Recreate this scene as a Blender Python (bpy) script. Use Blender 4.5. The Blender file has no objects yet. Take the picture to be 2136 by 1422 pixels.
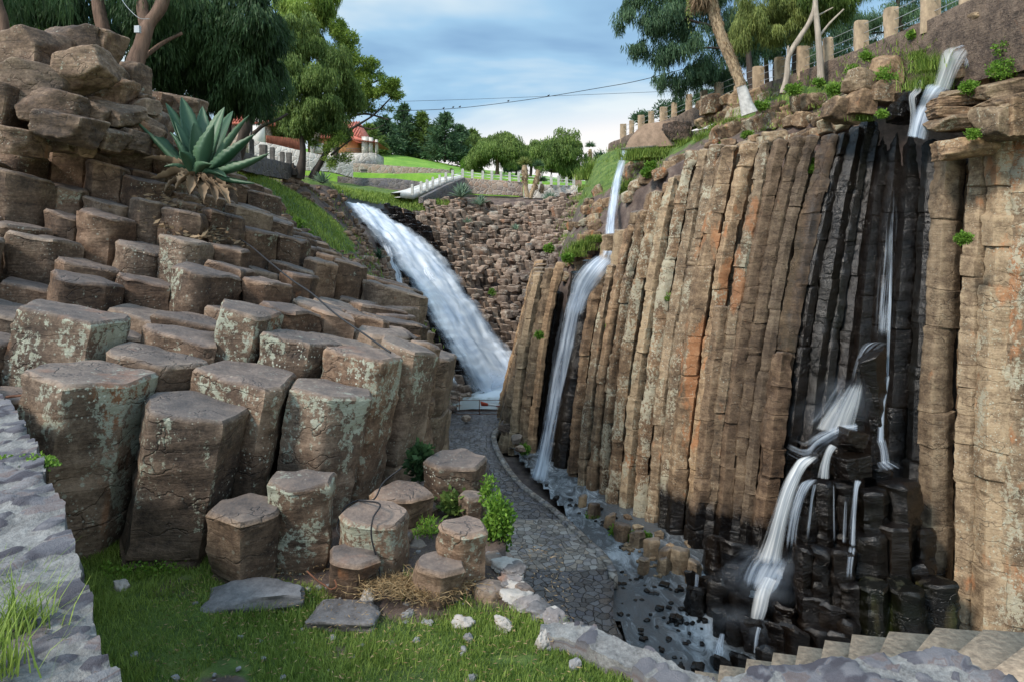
import bpy, math, random
import numpy as np
from mathutils import Vector
R = math.radians
F = 1424.0                      # focal length in photo pixels (24 mm on a 36 mm wide frame)
HX, HY = 1068.0, 480.0          # where level sight lines meet in the photo
sc = bpy.context.scene
COL = sc.collection
# ------------------------------------------------------------------ camera, sky, sun
cd = bpy.data.cameras.new("camera"); cam = bpy.data.objects.new("camera", cd); COL.objects.link(cam)
cam.location = (0, 0, 0); cam.rotation_euler = (R(90), 0, 0)
cd.sensor_width = 36; cd.lens = 36*F/2136.0
cd.shift_y = -(711-HY)/2136.0
cd.clip_start = 0.05; cd.clip_end = 3000
sc.camera = cam
sc.view_settings.view_transform = 'Standard'; sc.view_settings.look = 'None'
sc.view_settings.exposure = 0.74; sc.view_settings.gamma = 1
SUN_EL, SUN_AZ = R(42), R(232)   # azimuth clockwise from +Y: behind the camera, to the left
sunv = Vector((math.sin(SUN_AZ)*math.cos(SUN_EL), math.cos(SUN_AZ)*math.cos(SUN_EL), math.sin(SUN_EL)))
w = bpy.data.worlds.new("World"); sc.world = w; w.use_nodes = True
nt = w.node_tree; nt.nodes.clear()
def N(t, typ, **k):
    n = t.nodes.new(typ)
    for a, b in k.items():
        if a.startswith('i_'):
            key = a[2:]; key = int(key) if key.isdigit() else key
            n.inputs[key].default_value = b
        else: setattr(n, a, b)
    return n
def ramp(t, fac, stops, interp='LINEAR'):
    n = t.nodes.new('ShaderNodeValToRGB'); cr = n.color_ramp; cr.interpolation = interp
    while len(cr.elements) > 1: cr.elements.remove(cr.elements[-1])
    cr.elements[0].position = stops[0][0]; c = stops[0][1]
    cr.elements[0].color = (*c, 1) if hasattr(c, '__len__') else (c, c, c, 1)
    for p, c in stops[1:]:
        e = cr.elements.new(p); e.color = (*c, 1) if hasattr(c, '__len__') else (c, c, c, 1)
    t.links.new(fac, n.inputs[0]); return n
def math_n(t, op, a, b=None, clamp=False):
    n = t.nodes.new('ShaderNodeMath'); n.operation = op; n.use_clamp = clamp
    for i, v in enumerate((a, b)):
        if v is None: continue
        if hasattr(v, 'is_output'): t.links.new(v, n.inputs[i])
        else: n.inputs[i].default_value = v
    return n.outputs[0]
def mixc(t, fac, a, b, mode='MIX'):
    n = t.nodes.new('ShaderNodeMix'); n.data_type = 'RGBA'; n.blend_type = mode; n.clamp_factor = True
    for i, v in ((0, fac), (6, a), (7, b)):
        if hasattr(v, 'is_output'): t.links.new(v, n.inputs[i])
        elif i == 0: n.inputs[0].default_value = v
        else: n.inputs[i].default_value = (*v, 1)
    return n.outputs[2]
sky = N(nt, 'ShaderNodeTexSky', sky_type='NISHITA', sun_disc=False, sun_elevation=SUN_EL, sun_rotation=SUN_AZ)
skym = mixc(nt, 1.0, sky.outputs[0], (0.10, 0.10, 0.10), 'MULTIPLY')
tc = N(nt, 'ShaderNodeTexCoord')
sep = N(nt, 'ShaderNodeSeparateXYZ'); nt.links.new(tc.outputs['Generated'], sep.inputs[0])
zz = math_n(nt, 'ADD', math_n(nt, 'MAXIMUM', sep.outputs[2], 0.0), 0.22)
cx = math_n(nt, 'DIVIDE', sep.outputs[0], zz); cy = math_n(nt, 'DIVIDE', sep.outputs[1], zz)
cmb = N(nt, 'ShaderNodeCombineXYZ'); nt.links.new(math_n(nt, 'MULTIPLY', cx, 0.8), cmb.inputs[0]); nt.links.new(cy, cmb.inputs[1])
n1 = N(nt, 'ShaderNodeTexNoise', i_Scale=1.15, i_Detail=5.0, i_Roughness=0.5, i_Distortion=0.3); nt.links.new(cmb.outputs[0], n1.inputs['Vector'])
ccol = ramp(nt, n1.outputs[0], [(0.39, (0.21, 0.37, 0.58)), (0.49, (0.33, 0.54, 0.74)), (0.60, (0.66, 0.76, 0.81))])
gap = ramp(nt, n1.outputs[0], [(0.38, 0.88), (0.72, 0.97)])
cl = mixc(nt, gap.outputs[0], skym, ccol.outputs[0])
# low bright band under the cloud deck, its edge wavy
low = math_n(nt, 'ADD', sep.outputs[2], math_n(nt, 'MULTIPLY', math_n(nt, 'SUBTRACT', n1.outputs[0], 0.5), 0.10))
low = math_n(nt, 'SUBTRACT', low, math_n(nt, 'MULTIPLY', sep.outputs[0], 0.12))
band = ramp(nt, low, [(0.115, 1.0), (0.19, 0.0)], 'EASE')
cl = mixc(nt, band.outputs[0], cl, (0.86, 0.84, 0.83))
# the lit side of the overcast (towards the sun) is brighter
dt = N(nt, 'ShaderNodeVectorMath', operation='DOT_PRODUCT'); nt.links.new(tc.outputs['Generated'], dt.inputs[0]); dt.inputs[1].default_value = (sunv.x, sunv.y, sunv.z)
br = math_n(nt, 'ADD', math_n(nt, 'MULTIPLY', math_n(nt, 'MAXIMUM', dt.outputs['Value'], 0.0), 1.5), 1.0)
mul = N(nt, 'ShaderNodeVectorMath', operation='SCALE'); nt.links.new(cl, mul.inputs[0]); nt.links.new(br, mul.inputs[3])
bg = N(nt, 'ShaderNodeBackground'); nt.links.new(mul.outputs[0], bg.inputs[0]); bg.inputs[1].default_value = 0.72
wo = N(nt, 'ShaderNodeOutputWorld'); nt.links.new(bg.outputs[0], wo.inputs[0])
sd = bpy.data.lights.new("sun", 'SUN'); sd.energy = 2.6; sd.angle = R(11); sd.color = (1.0, 0.90, 0.78)
so = bpy.data.objects.new("sun", sd); COL.objects.link(so)
so.rotation_euler = (-sunv).to_track_quat('-Z', 'Y').to_euler(); so.location = (-20, -20, 40)

# ------------------------------------------------------------------ helpers
def CD(D):
    """the left mound stands closer together in depth than first read from the photo"""
    return np.interp(D, [0, 6.5, 14, 30, 900], [0, 6.5, 11.7, 30, 900])
def P(px, py, D):
    if px < 905 and 6.5 < D < 30: D = float(CD(D))
    return np.array([(px-HX)/F*D, D, (HY-py)/F*D])
def pix(p):
    return HX+F*p[0]/p[1], HY-F*p[2]/p[1]
def hash3(i, j, k, seed):
    h = (i.astype(np.int64)*374761393 + j.astype(np.int64)*668265263 + k.astype(np.int64)*2147483647 + seed*1274126177) & 0xffffffff
    h = ((h ^ (h >> 13))*1274126177) & 0xffffffff
    h = ((h ^ (h >> 15))*2246822519) & 0xffffffff
    return ((h ^ (h >> 16)) & 0xffffff)/float(0xffffff)
def vn(p, seed=0):
    p = np.asarray(p, float); f = np.floor(p); t = p-f; t = t*t*(3-2*t); i = f.astype(np.int64)
    r = 0
    for a in (0, 1):
        for b in (0, 1):
            for c in (0, 1):
                wgt = (t[:, 0] if a else 1-t[:, 0])*(t[:, 1] if b else 1-t[:, 1])*(t[:, 2] if c else 1-t[:, 2])
                r = r+wgt*hash3(i[:, 0]+a, i[:, 1]+b, i[:, 2]+c, seed)
    return r*2-1
def fbm(p, seed=0, o=3):
    s = 0; a = 1.0; p = np.asarray(p, float)
    for k in range(o): s = s+a*vn(p*(2**k)+k*7.3, seed+k); a *= .5
    return s
def mesh_obj(name, V, quads=None, tris=None, mat=None, attrs=None, origin=None, parent=None, smooth=None, uv=None):
    V = np.asarray(V, float)
    if origin is None:
        origin = np.array([(V[:, 0].min()+V[:, 0].max())/2, (V[:, 1].min()+V[:, 1].max())/2, V[:, 2].min()]) if parent is None else np.zeros(3)
    origin = np.asarray(origin, float)
    me = bpy.data.meshes.new(name)
    q = np.zeros((0, 4), int) if quads is None or len(quads) == 0 else np.asarray(quads, int)
    t = np.zeros((0, 3), int) if tris is None or len(tris) == 0 else np.asarray(tris, int)
    me.vertices.add(len(V))
    if parent is not None: L = V-np.array(parent.location)
    else: L = V-origin
    me.vertices.foreach_set('co', L.ravel().astype(np.float32))
    nl = len(q)*4+len(t)*3
    me.loops.add(nl); me.polygons.add(len(q)+len(t))
    me.loops.foreach_set('vertex_index', np.concatenate([q.ravel(), t.ravel()]).astype(np.int32))
    ls = np.concatenate([np.arange(len(q))*4, len(q)*4+np.arange(len(t))*3]).astype(np.int32)
    me.polygons.foreach_set('loop_start', ls)
    me.update(calc_edges=True)
    if attrs:
        for k, v in attrs.items():
            a = me.attributes.new(k, 'FLOAT', 'POINT'); a.data.foreach_set('value', np.asarray(v, np.float32))
    if uv is not None:
        ul = me.uv_layers.new(name='uv'); li = np.concatenate([q.ravel(), t.ravel()])
        ul.data.foreach_set('uv', np.asarray(uv)[li].ravel().astype(np.float32))
    if smooth is not None:
        me.polygons.foreach_set('use_smooth', np.ones(len(q)+len(t), bool))
        if smooth < 179: me.set_sharp_from_angle(angle=R(smooth))
    me.validate()
    if mat: me.materials.append(mat)
    o = bpy.data.objects.new(name, me); COL.objects.link(o)
    if parent is not None: o.parent = parent
    else: o.location = origin
    return o
def tag(o, label=None, cat=None, group=None, kind=None):
    if cat and not kind: kind = 'thing'
    for k, v in (('label', label), ('category', cat), ('group', group), ('kind', kind)):
        if v: o[k] = v
    return o
def empty(name, loc, label=None, cat=None, group=None):
    o = bpy.data.objects.new(name, None); COL.objects.link(o); o.location = tuple(loc); o.empty_display_size = .2
    return tag(o, label, cat, group)
class MB:
    """collects pieces, then links them as ONE mesh"""
    def __init__(s): s.V = []; s.Q = []; s.T = []; s.n = 0; s.A = {}; s.U = []
    def add(s, V, Q=None, T=None, attrs=None, uv=None):
        V = np.asarray(V, float)
        s.V.append(V)
        if Q is not None and len(Q): s.Q.append(np.asarray(Q, int)+s.n)
        if T is not None and len(T): s.T.append(np.asarray(T, int)+s.n)
        for k in set(list(s.A)+list(attrs or {})):
            if k not in s.A: s.A[k] = [np.zeros(s.n)]
            v = (attrs or {}).get(k, 0.0)
            s.A[k].append(np.broadcast_to(np.asarray(v, float), (len(V),)))
        s.U.append(uv if uv is not None else np.zeros((len(V), 2)))
        s.n += len(V)
    def build(s, name, mat, parent=None, smooth=None, origin=None):
        V = np.concatenate(s.V)
        return mesh_obj(name, V, np.concatenate(s.Q) if s.Q else None, np.concatenate(s.T) if s.T else None, mat,
                        {k: np.concatenate(v) for k, v in s.A.items()}, origin, parent, smooth, np.concatenate(s.U))
    def box(s, a, b, c, hx, hy, hz, yaw=0, jit=0, seed=0, attrs=None):
        cs, sn = math.cos(yaw), math.sin(yaw); V = []
        for dz in (-hz, hz):
            for dx, dy in ((-hx, -hy), (hx, -hy), (hx, hy), (-hx, hy)):
                V.append((a+dx*cs-dy*sn, b+dx*sn+dy*cs, c+dz))
        V = np.array(V)
        if jit: V += np.random.RandomState(seed).uniform(-jit, jit, V.shape)
        s.add(V, [(0, 3, 2, 1), (4, 5, 6, 7), (0, 1, 5, 4), (1, 2, 6, 5), (2, 3, 7, 6), (3, 0, 4, 7)], None, attrs)
    def tube(s, pts, rad, n=8, rough=0, seed=0, attrs=None):
        pts = np.asarray(pts, float); rad = np.broadcast_to(np.asarray(rad, float), (len(pts),))
        V = []; 
        tg = np.gradient(pts, axis=0); tg /= np.linalg.norm(tg, axis=1)[:, None]+1e-9
        up = np.array([0, 0, 1.0]) if abs(tg[0][2]) < .9 else np.array([1.0, 0, 0])
        a = np.cross(tg[0], up); a /= np.linalg.norm(a)
        for i in range(len(pts)):
            a = a-tg[i]*np.dot(a, tg[i]); a /= np.linalg.norm(a); b = np.cross(tg[i], a)
            for k in range(n):
                th = 2*math.pi*k/n; V.append(pts[i]+rad[i]*(math.cos(th)*a+math.sin(th)*b))
        V = np.array(V)
        if rough:
            c = np.repeat(pts, n, axis=0); d = V-c
            V = c+d*(1+rough*fbm(V*np.array([4, 4, 1.5])/max(rad.max(), .05)*.25, seed)[:, None])
        Q = []
        for i in range(len(pts)-1):
            for k in range(n):
                k2 = (k+1) % n; Q.append((i*n+k, i*n+k2, (i+1)*n+k2, (i+1)*n+k))
        T = [];m = len(V)
        V = np.vstack([V, pts[0], pts[-1]])
        for k in range(n): T += [(m, (k+1) % n, k), (m+1, (len(pts)-1)*n+k, (len(pts)-1)*n+(k+1) % n)]
        s.add(V, Q, T, attrs)
def smoothpath(pts, k=6):
    """Catmull-Rom through the rows of pts"""
    p = np.asarray(pts, float); p = np.vstack([2*p[0]-p[1], p, 2*p[-1]-p[-2]]); o = []
    for i in range(1, len(p)-2):
        for j in range(k):
            t = j/k
            o.append(.5*((2*p[i])+(-p[i-1]+p[i+1])*t+(2*p[i-1]-5*p[i]+4*p[i+1]-p[i+2])*t*t+(-p[i-1]+3*p[i]-3*p[i+1]+p[i+2])*t**3))
    o.append(p[-2]); return np.array(o)
def ordn(n):
    o = ['first', 'second', 'third', 'fourth', 'fifth', 'sixth', 'seventh', 'eighth', 'ninth', 'tenth', 'eleventh', 'twelfth', 'thirteenth',
         'fourteenth', 'fifteenth', 'sixteenth', 'seventeenth', 'eighteenth', 'nineteenth', 'twentieth']
    if n < 20: return o[n]
    m = n+1; t = {2: 'twent', 3: 'thirt', 4: 'fort', 5: 'fift', 6: 'sixt', 7: 'sevent', 8: 'eight', 9: 'ninet'}
    if m >= 100: return 'hundred-and-'+ordn(m-101) if m > 100 else 'hundredth'
    return t[m//10]+'y-'+o[m % 10-1] if m % 10 else t[m//10]+'ieth'

# ------------------------------------------------------------------ materials
def newmat(name):
    m = bpy.data.materials.new(name); m.use_nodes = True; t = m.node_tree; t.nodes.clear()
    out = N(t, 'ShaderNodeOutputMaterial'); bs = N(t, 'ShaderNodeBsdfPrincipled'); t.links.new(bs.outputs[0], out.inputs[0])
    return m, t, bs, out
def pos(t, scale=(1, 1, 1)):
    g = N(t, 'ShaderNodeNewGeometry'); mp = N(t, 'ShaderNodeMapping'); mp.inputs['Scale'].default_value = scale
    t.links.new(g.outputs['Position'], mp.inputs[0]); return mp.outputs[0]
def noise(t, vec, scale, detail=4, rough=.55, dist=0):
    n = N(t, 'ShaderNodeTexNoise', i_Scale=scale, i_Detail=float(detail), i_Roughness=rough, i_Distortion=dist); t.links.new(vec, n.inputs['Vector']); return n.outputs[0]
def attr(t, name):
    return N(t, 'ShaderNodeAttribute', attribute_name=name).outputs['Fac']
def bump(t, bs, h, dist=.02, strength=1.0, prev=None):
    b = N(t, 'ShaderNodeBump'); b.inputs['Strength'].default_value = strength; b.inputs['Distance'].default_value = dist
    t.links.new(h, b.inputs['Height'])
    if prev is not None: t.links.new(prev, b.inputs['Normal'])
    if bs is not None: t.links.new(b.outputs[0], bs.inputs['Normal'])
    return b.outputs[0]
def rock_mat(name, dark, mid, light, lichen=.5, orange=.3, s=1.0, bumpd=.03, pale=(.40, .40, .31), speck=1.0, fine=1.0):
    """s: feature scale in 1/m; wet, moss and lich come from the mesh"""
    m, t, bs, out = newmat(name)
    p = pos(t); info = N(t, 'ShaderNodeObjectInfo'); rnd = info.outputs['Random']
    a = noise(t, p, 0.9*s, 5, .62); b = noise(t, p, 5*s, 6, .7)
    st = noise(t, pos(t, (1.0, 1.0, 6)), 1.3*s, 6, .7, 1.0)
    f = math_n(t, 'ADD', math_n(t, 'MULTIPLY', a, .45), math_n(t, 'ADD', math_n(t, 'MULTIPLY', b, .35), math_n(t, 'MULTIPLY', st, .3)))
    f = math_n(t, 'ADD', f, math_n(t, 'MULTIPLY', math_n(t, 'SUBTRACT', rnd, .5), .13))
    f = math_n(t, 'ADD', f, math_n(t, 'MULTIPLY', math_n(t, 'SUBTRACT', noise(t, p, 19*s, 5, .75), .5), .34))
    g_ = N(t, 'ShaderNodeNewGeometry'); f = math_n(t, 'ADD', f, math_n(t, 'MULTIPLY', ramp(t, g_.outputs['Pointiness'], [(.515, 0.0), (.60, 1.0)]).outputs[0], .13))
    c = ramp(t, f, [(.40, dark), (.55, mid), (.70, light)]).outputs[0]
    # brown / grey / red drift from column to column
    rb = math_n(t, 'FRACT', math_n(t, 'MULTIPLY', rnd, 7.31))
    c = mixc(t, math_n(t, 'MULTIPLY', rb, .38), c, mixc(t, 1.0, c, (1.20, .88, .68), 'MULTIPLY'))
    c = mixc(t, math_n(t, 'MULTIPLY', math_n(t, 'FRACT', math_n(t, 'MULTIPLY', rnd, 13.7)), .45), c, mixc(t, 1.0, c, (.78, .82, .92), 'MULTIPLY'))
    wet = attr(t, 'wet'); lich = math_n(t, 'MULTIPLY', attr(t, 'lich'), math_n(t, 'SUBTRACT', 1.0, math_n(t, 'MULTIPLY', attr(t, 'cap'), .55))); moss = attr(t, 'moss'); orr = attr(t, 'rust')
    # rusty patches
    o1 = ramp(t, math_n(t, 'ADD', noise(t, pos(t, (1, 1, .45)), 1.7*s, 5, .6), math_n(t, 'MULTIPLY', orr, .30)), [(.66, 0.0), (.74, 1.0)]).outputs[0]
    c = mixc(t, math_n(t, 'MULTIPLY', o1, orange), c, (.40, .155, .055))
    # lichen: ragged pale patches plus round specks
    l1 = math_n(t, 'ADD', noise(t, pos(t, (1.1, 1.1, .6)), 1.5*s, 8, .72, .5), math_n(t, 'MULTIPLY', math_n(t, 'SUBTRACT', lich, .5), .24))
    l1 = ramp(t, math_n(t, 'ADD', l1, math_n(t, 'MULTIPLY', math_n(t, 'SUBTRACT', noise(t, p, 13*s, 5, .75), .5), .62)), [(.63, 0.0), (.67, 1.0)]).outputs[0]
    lcol = mixc(t, noise(t, p, 9*s, 3), (pale[0]*.75, pale[1]*.72, pale[2]*.62), (pale[0]*1.15, pale[1]*1.15, pale[2]*1.2))
    c = mixc(t, math_n(t, 'MULTIPLY', l1, lichen), c, lcol)
    v = N(t, 'ShaderNodeTexVoronoi', i_Scale=17.0*s, i_Randomness=1.0); t.links.new(p, v.inputs['Vector'])
    sp = ramp(t, v.outputs['Distance'], [(.16, 1.0), (.24, 0.0)]).outputs[0]
    sp = math_n(t, 'MULTIPLY', sp, ramp(t, noise(t, p, 1.3*s, 3), [(.52, 0.0), (.62, 1.0)]).outputs[0])
    sp = math_n(t, 'MULTIPLY', sp, math_n(t, 'ADD', .25, lich))
    c = mixc(t, math_n(t, 'MULTIPLY', sp, .75*speck), c, (.46, .46, .38))
    c = mixc(t, moss, c, mixc(t, b, (.04, .055, .012), (.13, .15, .03)))
    hb = math_n(t, 'ADD', math_n(t, 'MULTIPLY', b, .55*fine), math_n(t, 'MULTIPLY', st, .6))
    crack = N(t, 'ShaderNodeTexVoronoi', feature='DISTANCE_TO_EDGE', i_Scale=1.5*s); 
    wv = N(t, 'ShaderNodeVectorMath', operation='ADD'); t.links.new(pos(t, (.45, .45, 1.5)), wv.inputs[0])
    nn = N(t, 'ShaderNodeTexNoise', i_Scale=3.0*s, i_Detail=3.0); t.links.new(p, nn.inputs['Vector'])
    sc_ = N(t, 'ShaderNodeVectorMath', operation='SCALE'); sc_.inputs[3].default_value = .5/s; t.links.new(nn.outputs[1], sc_.inputs[0]); t.links.new(sc_.outputs[0], wv.inputs[1])
    t.links.new(wv.outputs[0], crack.inputs['Vector'])
    ck = ramp(t, crack.outputs['Distance'], [(0.0, 0.0), (.022, 1.0)]).outputs[0]
    ckm = math_n(t, 'MAXIMUM', ck, ramp(t, noise(t, p, .8*s, 2), [(.46, 0.0), (.54, 1.0)]).outputs[0])
    hb = math_n(t, 'ADD', hb, math_n(t, 'MULTIPLY', ckm, .35))
    hb = math_n(t, 'ADD', hb, math_n(t, 'MULTIPLY', noise(t, p, 26*s, 3, .7), .16*fine))
    c = mixc(t, math_n(t, 'MULTIPLY', math_n(t, 'SUBTRACT', 1.0, ckm), .22), c, (.02, .016, .012))
    c = mixc(t, math_n(t, 'MULTIPLY', attr(t, 'cap'), .4), c, mixc(t, b, (.085, .08, .085), (.20, .19, .195)))  # column tops greyed: weathering plus the sky-lit tone painted in
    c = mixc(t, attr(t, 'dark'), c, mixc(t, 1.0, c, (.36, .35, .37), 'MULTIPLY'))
    v8 = N(t, 'ShaderNodeTexVoronoi', i_Scale=7.0*s, i_Randomness=1.0); t.links.new(p, v8.inputs['Vector'])
    s8 = math_n(t, 'MULTIPLY', ramp(t, v8.outputs['Distance'], [(.13, 1.0), (.19, 0.0)]).outputs[0], ramp(t, noise(t, p, .9*s, 3), [(.50, 0.0), (.60, 1.0)]).outputs[0])
    c = mixc(t, math_n(t, 'MULTIPLY', math_n(t, 'MULTIPLY', s8, lich, True), .7*speck), c, (.40, .42, .34))
    wetm = ramp(t, math_n(t, 'ADD', wet, math_n(t, 'MULTIPLY', math_n(t, 'SUBTRACT', noise(t, pos(t, (1, 1, .25)), 2.2, 4), .5), .55)), [(.38, 0.0), (.6, 1.0)]).outputs[0]
    wetm = math_n(t, 'MULTIPLY', wetm, math_n(t, 'GREATER_THAN', wet, .01))
    wc = mixc(t, 1.0, c, (.038, .040, .05), 'MULTIPLY')
    c = mixc(t, wetm, c, wc)
    t.links.new(c, bs.inputs['Base Color'])
    ro = N(t, 'ShaderNodeMapRange'); t.links.new(wetm, ro.inputs[0]); ro.inputs[3].default_value = .82; ro.inputs[4].default_value = .2
    t.links.new(ro.outputs[0], bs.inputs['Roughness']); bs.inputs['Specular IOR Level'].default_value = .35
    bump(t, bs, hb, bumpd, 1.0)
    return m
M = {}
M['rock_left'] = rock_mat('basalt_left', (.031, .021, .015), (.115, .078, .052), (.275, .20, .138), lichen=.9, orange=.35, s=1.25, bumpd=.03, speck=1.0, pale=(.32, .335, .265))
M['rock_right'] = rock_mat('basalt_right', (.038, .025, .015), (.155, .105, .062), (.34, .25, .152), lichen=.8, orange=.5, s=1.0, bumpd=.05, pale=(.36, .335, .25))
M['rock_far'] = rock_mat('basalt_far', (.055, .041, .033), (.19, .142, .108), (.37, .29, .22), lichen=.45, orange=.35, s=.7, bumpd=.06, pale=(.42, .38, .32))
M['slab'] = rock_mat('slab_stone', (.07, .065, .065), (.13, .125, .125), (.22, .21, .205), lichen=.4, orange=.25, s=2.0, bumpd=.012, speck=.6)
def ground_mat(name, grass_attr=True):
    m, t, bs, out = newmat(name); p = pos(t)
    d = ramp(t, noise(t, p, 1.4, 8, .7), [(.35, (.045, .03, .026)), (.55, (.12, .085, .07)), (.7, (.20, .155, .12))]).outputs[0]
    g = ramp(t, noise(t, p, 2.6, 8, .7), [(.32, (.035, .06, .012)), (.5, (.075, .13, .02)), (.7, (.16, .19, .045))]).outputs[0]
    gm = math_n(t, 'ADD', attr(t, 'grass'), math_n(t, 'MULTIPLY', math_n(t, 'SUBTRACT', noise(t, p, 2.0, 6, .7), .5), .8))
    gm = ramp(t, gm, [(.45, 0.0), (.55, 1.0)]).outputs[0]
    c = mixc(t, gm, d, g)
    wet = attr(t, 'wet'); c = mixc(t, wet, c, (.012, .011, .012))
    t.links.new(c, bs.inputs['Base Color'])
    ro = N(t, 'ShaderNodeMapRange'); t.links.new(wet, ro.inputs[0]); ro.inputs[3].default_value = .95; ro.inputs[4].default_value = .3
    t.links.new(ro.outputs[0], bs.inputs['Roughness'])
    bump(t, bs, noise(t, p, 9, 8, .75), .06, 1.0); return m
M['ground'] = ground_mat('earth_and_grass')
def lawn_mat():
    m, t, bs, out = newmat('lawn'); p = pos(t)
    g = ramp(t, noise(t, p, .5, 8, .75), [(.3, (.075, .17, .015)), (.5, (.13, .27, .022)), (.7, (.24, .36, .05))]).outputs[0]
    t.links.new(g, bs.inputs['Base Color']); bs.inputs['Roughness'].default_value = .9
    bump(t, bs, noise(t, p, 6, 6, .8), .06); return m
M['lawn'] = lawn_mat()
def simple(name, col, rough=.8, var=.3, scale=6, bumpd=.01, metal=0, zs=1.0, spec=.3):
    m, t, bs, out = newmat(name); p = pos(t, (1, 1, zs)); n = noise(t, p, scale, 6, .65)
    lo = tuple(c*(1-var) for c in col); hi = tuple(min(1, c*(1+var)) for c in col)
    t.links.new(ramp(t, n, [(.3, lo), (.7, hi)]).outputs[0], bs.inputs['Base Color'])
    bs.inputs['Roughness'].default_value = rough; bs.inputs['Metallic'].default_value = metal; bs.inputs['Specular IOR Level'].default_value = spec
    bump(t, bs, n, bumpd); return m
def leaf_mat(name, lo, hi, trans=.35, rough=.6):
    m, t, bs, out = newmat(name)
    f = math_n(t, 'ADD', math_n(t, 'MULTIPLY', attr(t, 'tint'), .8), math_n(t, 'MULTIPLY', noise(t, pos(t), 1.1, 4), .2))
    c = ramp(t, f, [(.1, lo), (.95, hi)]).outputs[0]
    t.links.new(c, bs.inputs['Base Color']); bs.inputs['Roughness'].default_value = rough; bs.inputs['Specular IOR Level'].default_value = .25
    tr = N(t, 'ShaderNodeBsdfTranslucent'); t.links.new(c, tr.inputs[0])
    mx = N(t, 'ShaderNodeMixShader'); mx.inputs[0].default_value = trans
    t.links.new(bs.outputs[0], mx.inputs[1]); t.links.new(tr.outputs[0], mx.inputs[2]); t.links.new(mx.outputs[0], out.inputs[0]); return m
M['leaf_dark'] = leaf_mat('foliage_dark', (.014, .036, .012), (.075, .14, .05))
M['leaf_mid'] = leaf_mat('foliage_mid', (.045, .085, .016), (.21, .29, .07))
M['leaf_light'] = leaf_mat('foliage_light', (.06, .12, .016), (.30, .40, .07))
M['leaf_blue'] = leaf_mat('foliage_blue', (.022, .055, .028), (.12, .20, .09))
M['leaf_pale'] = leaf_mat('foliage_olive', (.07, .10, .02), (.27, .31, .085))
M['leaf_bright'] = leaf_mat('herb_bright', (.05, .13, .012), (.22, .36, .05))
M['blade'] = leaf_mat('grass_blade', (.07, .135, .02), (.34, .43, .09), .4)
M['straw'] = leaf_mat('dry_straw', (.16, .10, .045), (.42, .30, .16), .2)
M['agave'] = leaf_mat('agave_leaf', (.016, .052, .028), (.085, .15, .085), .06, .45)
M['agave_small'] = leaf_mat('agave_small', (.07, .13, .09), (.25, .33, .22), .1, .5)
M['dead_leaf'] = leaf_mat('dead_leaf', (.10, .062, .035), (.34, .24, .145), .15, .8)
M['agave_dead'] = leaf_mat('agave_dead', (.07, .047, .03), (.27, .195, .125), .1, .85)
M['bark_red'] = simple('bark_red', (.12, .075, .053), .9, .55, 9, .03, zs=.12)
M['bark_grey'] = simple('bark_grey', (.30, .25, .20), .9, .4, 8, .03, zs=.15)
M['bark_dark'] = simple('bark_dark', (.055, .042, .034), .9, .4, 8, .03, zs=.2)
M['bark_yucca'] = simple('bark_yucca', (.33, .24, .15), .95, .5, 14, .04, zs=.5)
M['whitewash'] = simple('whitewash', (.46, .44, .41), .9, .3, 6, .03)
M['post'] = simple('post_stone', (.34, .25, .165), .9, .4, 5, .02, zs=.6)
M['post_grey'] = simple('post_grey', (.115, .105, .095), .9, .4, 6, .03)
M['post_pale'] = simple('post_pale', (.44, .43, .39), .9, .25, 6, .02)
M['concrete'] = simple('concrete', (.27, .19, .135), .9, .35, 3, .02)
M['metal'] = simple('galvanised_wire', (.42, .43, .43), .45, .15, 20, .002, metal=.6)
M['cable'] = simple('black_cable', (.02, .02, .022), .6, .2, 20, .001)
M['rust'] = simple('rusty_iron', (.13, .055, .03), .85, .5, 14, .005)
M['roof'] = simple('red_tile', (.42, .13, .09), .85, .35, 5, .03)
M['thatch'] = simple('thatch', (.13, .10, .075), .95, .4, 10, .05)
M['plaster'] = simple('white_plaster', (.66, .63, .58), .9, .12, 3, .01)
M['orange_wall'] = simple('orange_plaster', (.42, .22, .09), .9, .2, 3, .01)
M['dark_inside'] = simple('dark_interior', (.03, .04, .035), .9, .3, 3, .01)
M['wood_red'] = simple('red_brown_wood', (.20, .065, .035), .8, .35, 6, .01, zs=.3)
M['paving'] = simple('pale_paving', (.52, .50, .47), .9, .12, 4, .01)
M['tan_step'] = simple('tan_step_edge', (.36, .27, .19), .92, .4, 22, .01)
M['globe'] = simple('frosted_globe', (.55, .56, .56), .35, .05, 3, .001)
M['box_grey'] = simple('grey_box', (.42, .44, .46), .6, .1, 3, .001)
M['red_paint'] = simple('red_board', (.42, .06, .03), .7, .25, 12, .002)
M['white_paint'] = simple('white_board', (.72, .70, .68), .7, .15, 12, .002)
M['white_rock'] = simple('white_rock', (.34, .31, .28), .9, .22, 9, .02)
M['grey_rock'] = simple('grey_rock', (.19, .185, .185), .9, .4, 9, .02)
M['boat_blue'] = simple('blue_pvc', (.16, .25, .34), .5, .25, 9, .003)
def tread_mat():
    m, t, bs, out = newmat('marble_tread'); p = pos(t, (2.2, 14, 1))
    n = noise(t, p, 2.0, 6, .7, .8)
    t.links.new(ramp(t, n, [(.3, (.40, .30, .22)), (.5, (.58, .51, .44)), (.7, (.66, .61, .55))]).outputs[0], bs.inputs['Base Color'])
    bs.inputs['Roughness'].default_value = .8; bump(t, bs, noise(t, pos(t), 40, 4), .003); return m
M['tread'] = tread_mat()
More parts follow.
